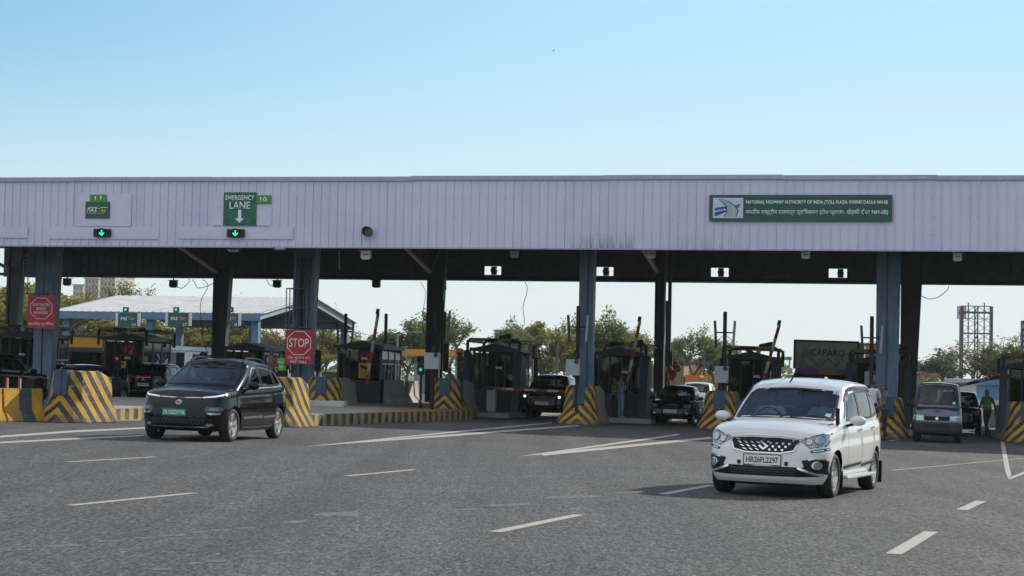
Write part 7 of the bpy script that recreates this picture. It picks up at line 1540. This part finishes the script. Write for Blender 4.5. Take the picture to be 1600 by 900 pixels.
K = (
 ('olive', 45, 446, 205, 2.2, 'yellow green tree behind the left column, above the others there', 1.3), ('olive', 100, 470, 200, 5.2, 'yellow green tree left of the far shelter corner', 1.3), ('round', 165, 505, 205, 3.1, 'green tree behind the first far shelter column', 1.4), ('olive', 228, 505, 200, .4, 'sunlit olive tree between the two green tag signs', 1.4), ('olive', 285, 508, 205, 3.4, 'sunlit olive tree behind the torn tag sign', 1.4), ('olive', 335, 512, 200, 5.0, 'sunlit olive tree left of the dark rear column', 1.3), ('round', 10, 470, 210, 4.4, 'green tree at the very left edge', 1.3), ('olive', 425, 520, 205, 2.7, 'olive tree seen between the guards and the shelter', 1.3),
 ('olive', 20, 452, 165, .3, 'olive green tree left of the far shelter roof, first from the left edge', 1.2), ('olive', 78, 448, 175, 1.9, 'yellowish tree whose bare limbs reach over the shelter roof corner', 1.25), ('dry', 118, 452, 182, 3.9, 'thin yellowing tree just under the tower block', 1.1), ('tall', 206, 437, 190, 1.0, 'tall feathery dark tree in front of the tower block', .9),
 ('round', 140, 500, 190, 2.2, 'green tree under the left end of the far shelter', 1.3), ('olive', 195, 498, 186, 4.0, 'olive tree under the far shelter between its two tag signs', 1.3), ('round', 250, 500, 192, 5.1, 'green tree under the middle of the far shelter', 1.3), ('bushy', 310, 505, 182, .7, 'broad bushy tree behind the white bus', 1.3), ('olive', 352, 500, 188, 2.8, 'olive tree behind the dark rear column', 1.2), ('round', 395, 508, 196, 1.2, 'green tree behind the guards', 1.2),
 ('bare', 372, 462, 184, 2.0, 'bare twiggy tree rising above the far shelter ridge', 1.0), ('bare', 432, 490, 176, 4.2, 'bare twiggy tree behind the stop board', 1.1), ('bare', 487, 486, 172, .4, 'bare branching tree under the gable of the far shelter', 1.2), ('bushy', 470, 540, 170, 1.4, 'low bushy tree right of the stop board', 1.4), ('olive', 512, 515, 178, 2.6, 'olive tree under the right gable corner', 1.0), ('bare', 498, 476, 215, 3.3, 'faint bare treetop poking above the gable end', .8),
 ('round', 548, 530, 205, .2, 'green tree left of the raised arm by booth 10', 1.3), ('deep', 590, 520, 215, 1.7, 'dark green tree behind the raised arm by booth 10', 1.2), ('round', 635, 500, 200, 3.0, 'green tree with a street lamp in front of it', 1.2), ('round', 672, 488, 196, 4.4, 'rounded tree partly behind the tall dark rear column', 1.1), ('airy', 700, 482, 190, 5.6, 'rounded light green tree right of the tall dark rear column', .95),
 ('airy', 812, 500, 185, .5, 'loose pale green tree behind the hanging cable', 1.0), ('olive', 850, 505, 190, 1.5, 'loose olive tree above the waiting black car', 1.05), ('airy', 884, 496, 195, 2.5, 'loose tree left of the middle blue column', .9), ('airy', 934, 484, 180, 3.5, 'taller loose tree right of the middle blue column', .95), ('olive', 962, 515, 192, 4.5, 'small olive tree behind the people in line', 1.0), ('airy', 1004, 516, 215, 5.5, 'grey green tree left of the slim rear column', .9), ('olive', 905, 540, 200, 0.9, 'low olive tree behind the middle blue column', 1.4), ('bushy', 830, 548, 196, 2.9, 'low bushy tree behind the orange beacon', 1.5), 
 ('round', 1062, 530, 220, .8, 'green tree right of the slim rear column', 1.2), ('airy', 1086, 512, 215, 2.3, 'highest green tree left of the free standing mast', 1.1), ('round', 1114, 532, 222, 3.7, 'green tree directly behind the free standing mast', 1.1), ('round', 1148, 538, 228, 5.0, 'rounded tree right of the free standing mast', 1.0),
 ('deep', 1496, 545, 250, .6, 'dark tree at the foot of the hoarding frame', 1.3), ('dry', 1520, 532, 240, 1.6, 'brownish tree in front of the hoarding frame', 1.2), ('deep', 1545, 540, 236, 2.9, 'dark green tree above the blue shed', 1.3), ('dry', 1566, 520, 232, 4.1, 'twiggy brown tree right of the hoarding frame', 1.2), ('round', 1590, 540, 230, 5.3, 'green tree at the right edge behind the booth', 1.1), ('bushy', 1450, 584, 190, 1.1, 'small bright green tree in front of the brick red building', .8), ('bushy', 1436, 586, 200, 2.1, 'small green bush left of the brick red building', .6))
for k in K: tree(*k[:6], sxy=k[6])
sc_ = tree('deep', 1700, 540, 240, 1.0, 'dark tree outside the right edge'); 
# buildings and structures far behind
TOWER = mat('tower_cream', (.42, .37, .31), .8, var=.06); TOWERW = mat('tower_window', (.12, .13, .14), .3); FARGREY = mat('far_grey', (.28, .30, .33), .8, var=.1); BRICK = mat('brick_red_wall', (.20, .085, .065), .85, var=.15); SHED = mat('blue_shed', (.05, .17, .36), .5, var=.1, stretch=(6, 1, .3)); CANY = mat('yellow_canopy', (.52, .26, .015), .5, var=.06)
def block(px0, px1, top, Y, dep, m, name, label, cat, floors=0, cols=0, balc=False):
    a, b = at(px0, 588, Y), at(px1, 588, Y); z1 = at((px0 + px1) / 2, top, Y).z; g0 = gz((a.x + b.x) / 2) - .5; t = thing(name, label, cat, ((a.x + b.x) / 2, Y, g0), -LA * .6); W_, H_ = b.x - a.x, z1 - g0
    q = MB(); q.b2((-W_ / 2, 0, 0), (W_ / 2, dep, H_)); q.build('wall', m, t); q = MB(); q.b2((-W_ / 2 - .3, -.3, H_), (W_ / 2 + .3, dep + .3, H_ + .5)); q.build('roof', m, t)
    if floors:
        fh_ = H_ / floors; cw = W_ / cols
        for i in range(floors):
            if at(px0, 588, Y).z + 0 > 1e9: pass
            for j in range(cols):
                if (i + .9) * fh_ < H_ * .45 and floors > 8: continue
                q = MB(); q.b2((-W_ / 2 + (j + .22) * cw, -.06, (i + .3) * fh_), (-W_ / 2 + (j + .72) * cw, .02, (i + .82) * fh_)); w_ = q.build('window', TOWERW, t)
            if balc:
                for j in range(0, cols, 2): q = MB(); q.b2((-W_ / 2 + (j + .1) * cw, -1.2, (i + .02) * fh_), (-W_ / 2 + (j + .9) * cw, 0, (i + .28) * fh_)); q.build('balcony', m, t) if (i + .9) * fh_ > H_ * .45 else None
    return t
block(128, 150, 436, 640, 20, TOWER, 'tower_block', 'cream tower block left of the tall feathery tree', 'building', 16, 4, True); block(152, 176, 430, 620, 20, TOWER, 'tower_block', 'cream tower block partly behind the tall feathery tree', 'building', 16, 4, True); block(110, 126, 446, 680, 18, TOWER, 'tower_block', 'pale tower block behind the yellowing tree', 'building', 15, 3)
block(771, 789, 518, 520, 14, FARGREY, 'grey_building', 'plain grey concrete building behind the floodlight', 'building', 6, 3)
def frame_building(px0, px1, top, Y, label, nx, nz):
    a, b = at(px0, 588, Y), at(px1, 588, Y); z1 = at((px0 + px1) / 2, top, Y).z; g0 = gz(a.x); t = thing('unfinished_building', label, 'building', (a.x, Y, g0), 0); W_, H_ = b.x - a.x, z1 - g0
    for i in range(nx + 1): q = MB(); x = W_ * i / nx; q.b2((x - .35, 0, 0), (x + .35, .8, H_)); q.build('column', FARGREY, t)
    for k in range(1, nz + 1): q = MB(); z = H_ * k / nz; q.b2((0, -.1, z - .5), (W_, 8, z)); q.build('floor_slab', FARGREY, t)
frame_building(785, 812, 524, 500, 'unfinished concrete frame left of the loose trees', 3, 3); frame_building(955, 998, 526, 480, 'unfinished concrete frame behind the people in line', 4, 3); frame_building(985, 997, 521, 470, 'narrow concrete tower of the unfinished frame', 1, 3)
# filling station canopy behind the shaded nose
a, b = at(628, 545, 150), at(728, 560, 150); t = thing('station_canopy', 'yellow filling station canopy behind the control box', 'canopy', ((a.x + b.x) / 2, 150, 0), -R(4)); W_ = b.x - a.x; q = MB(); q.b2((-W_ / 2, 0, b.z + .1), (W_ / 2, 9, a.z)); q.build('roof', CANY, t, bevel=.03)
for x in (-W_ * .3, W_ * .35):
    for y in (2, 7): q = MB(); q.b2((x - .25, y - .25, -.5), (x + .25, y + .25, b.z + .1)); q.build('column', FARPALE, t)
q = MB(); q.b2((W_ * .33, -.05, b.z + .1), (W_ * .45, .0, a.z - .02)); q.build('sign_panel', mat('sign_pink', (.50, .12, .14), .5), t)
# hoarding frame with a round sign on the right
a, b = at(1503, 478, 260), at(1549, 478, 260); t = thing('hoarding_frame', 'bare steel hoarding frame above the trees at right', 'frame', (a.x, 260, 0), 0); W_ = b.x - a.x; H_ = a.z; RST = mat('hoarding_steel', (.07, .065, .07), .6, var=.2)
for x in (0, W_): q = MB(); q.b2((x - .2, -.2, -1), (x + .2, .2, H_)); q.build('post', RST, t)
for x in (W_ * .44, W_ * .54): q = MB(); q.b2((x - .08, -.1, 2), (x + .08, .1, H_)); q.build('truss_leg', RST, t)
q = MB()
for k in range(10): z = 3 + (H_ - 3) * k / 10; q.bar((W_ * .44, 0, z), (W_ * .54, 0, z + (H_ - 3) / 10), .08, .08)
q.build('truss_lacing', RST, t)
for f, r_ in ((1.0, .12), (.93, .28), (.86, .10), (.70, .2), (.60, .08)): z = H_ * f; q = MB(); q.b2((0, -r_ / 2, z - r_ / 2), (W_, r_ / 2, z + r_ / 2)); q.build('cross_rail', RST, t)
q = MB()
for k in range(4): z0 = H_ * (.62 + .095 * k); q.bar((0, 0, z0), (W_ * .44, 0, z0 + H_ * .09), .06, .06); q.bar((W_, 0, z0), (W_ * .54, 0, z0 + H_ * .09), .06, .06); q.bar((W_ * .44, 0, z0), (0, 0, z0 + H_ * .09), .05, .05); q.bar((W_ * .54, 0, z0), (W_, 0, z0 + H_ * .09), .05, .05)
for x in (.22, .76): q.bar((W_ * x, 0, H_ * .55), (W_ * x, 0, H_ + .5), .14, .14)
q.bar((0, 0, H_ * .42), (W_ * .49, 0, H_ * .66), .12, .12); q.bar((W_, 0, H_ * .42), (W_ * .49, 0, H_ * .66), .12, .12); q.build('bracing', RST, t)
a, b = at(1495.5, 478, 268), at(1509.5, 498.5, 268); t = thing('round_sign', 'pale sign board with an orange disc beside the hoarding frame', 'sign', ((a.x + b.x) / 2, 268, (a.z + b.z) / 2), 0); w_ = b.x - a.x; q = MB(); q.box((0, 0, 0), (w_, .3, a.z - b.z)); q.build('board', mat('sign_pale_blue', (.40, .46, .58), .5), t); q = MB(); q.lathe([(.001, -.2), (w_ * .38, -.2), (w_ * .38, -.1)], 24, axis='y'); q.build('disc', mat('sign_orange', (.55, .12, .04), .5), t); q = MB(); q.box((0, -.22, 0), (w_ * .76, .04, .22)); q.build('band', LOGOB, t); q = MB(); q.b2((-.2, .2, -(a.z + b.z) / 2), (.2, .5, (a.z - b.z) / 2)); q.build('pole', RST, t)
a, b = at(1597, 501, 150), at(1612, 560, 150); t = thing('price_pylon', 'dark pylon sign cut off by the right edge', 'sign', ((a.x + b.x) / 2, 150, 0), 0); q = MB(); q.b2((-.45, -.2, -.5), (.45, .2, a.z)); q.build('pylon', mat('pylon_dark', (.03, .035, .06), .5), t); q = MB(); q.b2((-.46, -.21, a.z - .6), (.46, -.19, a.z - .3)); q.build('top_band', ORANGE, t)
for k in range(5): q = MB(); q.b2((-.32, -.215, a.z - 1.1 - k * .45), (.32, -.2, a.z - .85 - k * .45)); q.build('price_panel', WHITEBOX, t)
t = block(1425, 1461, 588.5, 240, 10, BRICK, 'brick_building', 'low brick red building left of the tree covered hoarding', 'building'); q = MB(); a, b = at(1440, 591, 239), at(1460, 600, 239); q.b2((-(b.x - a.x) * .1, -.15, a.z - t.location.z - .7), ((b.x - a.x) * .9, -.05, a.z - t.location.z)); q.build('sign_board', WHITEBOX, t)
block(1446, 1460, 580, 300, 8, mat('far_pink', (.30, .20, .18), .8), 'far_house', 'small pinkish roof hut above the brick red building', 'building')
t = block(1539, 1568, 602, 170, 6, SHED, 'blue_shed', 'low blue sheet metal shed behind the walking guard', 'shed'); q = MB()
for k in range(8): q.b2((-2 + k * .5, -.07, 0), (-1.92 + k * .5, -.02, 2.2))
q.build('rib', SHED, t)
a, b = at(1463, 572, 255), at(1490, 590, 255); t = thing('sheet_hoarding', 'grey sheet panel on posts right of the brick red building', 'hoarding', ((a.x + b.x) / 2, 255, 0), 0); q = MB(); q.b2(((a.x - b.x) / 2, 0, b.z), ((b.x - a.x) / 2, .1, a.z)); q.build('sheet', FARGREY, t)
for k in range(4): q = MB(); x = (a.x - b.x) / 2 + (b.x - a.x) * k / 3; q.b2((x - .12, -.2, -.5), (x + .12, .0, a.z + 1.2)); q.build('post', RST, t)
t = block(1488, 1530, 598, 230, 6, mat('far_white_shed', (.42, .43, .42), .7, var=.1), 'low_shed', 'long low pale shed behind the far parked cars', 'shed')
# boundary wall and utility poles
q = MB(); a, b = at(1500, 588, 160), at(1620, 588, 152); o = thing('boundary_wall', 'low pale boundary wall behind the walking guard', 'wall', (a.x, a.y, gz(a.x)), math.atan2(b.y - a.y, b.x - a.x)); q.b2((0, 0, -.4), ((b - a).length, .25, 1.0)); q.build('wall', CONCL, o)
def upole(px, top, Y, label, arms=2, lean=0, lamp=False):
    p = at(px, 588, Y); z1 = at(px, top, Y).z; g0 = gz(p.x); t = thing('street_lamp' if lamp else 'utility_pole', label, 'street lamp' if lamp else 'pole', (p.x, Y, g0), 0, 'poles along the far road' if not lamp else 'street lamps along the far road'); H_ = z1 - g0
    q = MB(); q.cyl((0, 0, -.3), (lean, 0, H_), .13 if not lamp else .10, .09 if not lamp else .06, n=8); q.build('pole', RST if not lamp else FARGREY, t)
    if lamp:
        q = MB(); q.tube([(lean, 0, H_ - .05), (lean + .5, 0, H_ + .15), (lean + 1.6, 0, H_ + .2)], .045, 6); q.build('arm', FARGREY, t); q = MB(); q.box((lean + 1.8, 0, H_ + .2), (.7, .25, .12)); q.build('lamp_head', FARGREY, t, bevel=.03)
    else:
        for k in range(arms): q = MB(); q.b2((lean * (1 - .1 * k) - 1.0, -.08, H_ - .5 - k * .8), (lean + 1.0, .08, H_ - .36 - k * .8)); q.build('cross_arm', RST, t)
    return t
upole(1441, 565, 230, 'leaning utility pole right of the far road, nearest the brick red building', 3, -.5); upole(1452.5, 566, 250, 'utility pole behind the small pinkish hut', 2); upole(1459, 566, 270, 'utility pole left of the grey sheet panel', 2); upole(1463, 562, 300, 'thin pole at the edge of the grey sheet panel', 1); upole(1421, 575, 330, 'utility pole at the far end of the road, left of the lamps', 2)
for i, (px, top, Y) in enumerate(((1427, 565, 330), (1430.5, 567, 360), (1433, 569, 400), (1416, 561, 300))): upole(px, top, Y, ('far street lamp on the left of the far group', 'second far street lamp of the far group', 'smallest far street lamp, right of the far group', 'street lamp just right of the right booth roof')[i], lamp=True)
upole(620, 522, 165, 'curved street lamp in front of the green trees by booth 10', lamp=True); upole(832, 538, 170, 'thin pale pole in front of the loose trees', 0); upole(870, 540, 172, 'thin pale pole above the waiting black car', 0); upole(1100, 548, 200, 'dark lattice pole in the trees left of the mast', 2)
for (px0, py0, px1, py1, Y, lab) in ((1139, 556, 1165, 570, 260, 'green direction sign left of the booth with the bird'), (1217, 557, 1237, 563, 262, 'green direction sign left of the lettered truck')):
    a, b = at(px0, py0, Y), at(px1, py1, Y); t = thing('direction_sign', lab, 'sign', ((a.x + b.x) / 2, Y, (a.z + b.z) / 2), 0); q = MB(); q.box((0, 0, 0), (b.x - a.x, .15, a.z - b.z)); q.build('board', mat('far_sign_green', (.03, .28, .22), .5), t); q = MB()
    for x in (-.35, .35): q.b2(((b.x - a.x) * x - .1, .1, -a.z), ((b.x - a.x) * x + .1, .3, 0))
    q.build('legs', FARGREY, t)
    q = MB(); 
    for k in range(3 if py1 - py0 > 8 else 1): q.b2((-(b.x - a.x) * .4, -.1, (a.z - b.z) * (.25 - .25 * k)), ((b.x - a.x) * (.1 + .1 * k), -.08, (a.z - b.z) * (.33 - .25 * k)))
    q.build('legend', SIGNW, t)
# a low far treeline closes the horizon between the nearer trees
r = random.Random(5); cr = MB()
for i in range(9000):
    px = r.uniform(-60, 1400); Y = r.uniform(330, 420); base = at(px, 588, Y); hmax = 3.0 + 2.2 * math.sin(px * .021) + 1.4 * math.sin(px * .063 + 1) + 1.0 * math.sin(px * .17); z = gz(base.x) + max(.2, hmax) * math.sqrt(r.random()) + .2
    c = Vector((base.x, Y, z)); s = r.uniform(.3, .7); a = Vector((r.uniform(-1, 1), r.uniform(-1, 1), r.uniform(-.6, .6))).normalized(); b = a.orthogonal().normalized(); cr._add([c - a * s, c + b * s * .5, c + a * s, c - b * s * .5], [(0, 1, 2, 3)])
for i in range(5200):            # unseen leaf ring added behind the photographer to darken reflections in glass and paint
    an = r.uniform(R(52), R(308)); d_ = r.uniform(85, 105); x, y = d_ * math.sin(an) + 5, d_ * math.cos(an) + 20; c = Vector((x, y, gz(x) + (6 + 1.5 * math.sin(an * 9) + 2 * math.sin(an * 23)) * r.random()))
    s = r.uniform(1.0, 2.0); a = Vector((r.uniform(-1, 1), r.uniform(-1, 1), r.uniform(-.6, .6))).normalized(); b = a.orthogonal().normalized(); cr._add([c - a * s, c + b * s * .6, c + a * s, c - b * s * .6], [(0, 1, 2, 3)])
tag(cr.build('treeline', LEAF_G, fix=False), 'low hazy treeline along the horizon, with an added unseen leaf ring behind the camera', 'treeline', kind='stuff')
# orange balloons in the next lane
p = A2(1053, 580, 16)
t = thing('balloon_bunch', 'bunch of orange balloons behind the small black hatchback', 'balloons', p, 0); q = MB(); rr = random.Random(2)
BAL = mat('balloon_orange', (.70, .10, .03), .3, coat=.5)
for i, (x, z) in enumerate(((-.2, .05), (.0, -.12), (.15, .12), (.05, .25), (-.1, -.25))): q = MB(); q.ball((x, rr.uniform(-.1, .1), z), (.15, .15, .18), 12, 8); q.build('balloon', BAL, t, smooth=60)
q = MB(); q.tube([(0, 0, -.2), (.05, 0, -1.4)], .01, 4); q.build('string', DARK, t)

# ------------------------------------------------------------------ hazy air
def haze():
    m = bpy.data.materials.new('haze'); m.use_nodes = True; N = m.node_tree.nodes; N.remove(N['Principled BSDF']); v = N.new('ShaderNodeVolumePrincipled'); v.inputs['Color'].default_value = (.86, .90, .93, 1); v.inputs['Density'].default_value = HAZE; v.inputs['Anisotropy'].default_value = .2
    m.node_tree.links.new(v.outputs[0], N['Material Output'].inputs['Volume']); o = tag(MB().b2((-420, -130, -3), (420, 760, 75)).build('haze', m), 'pale dusty haze in the air over the plaza', 'haze', kind='stuff'); return o
HAZE = 0.00015
if HAZE: haze()
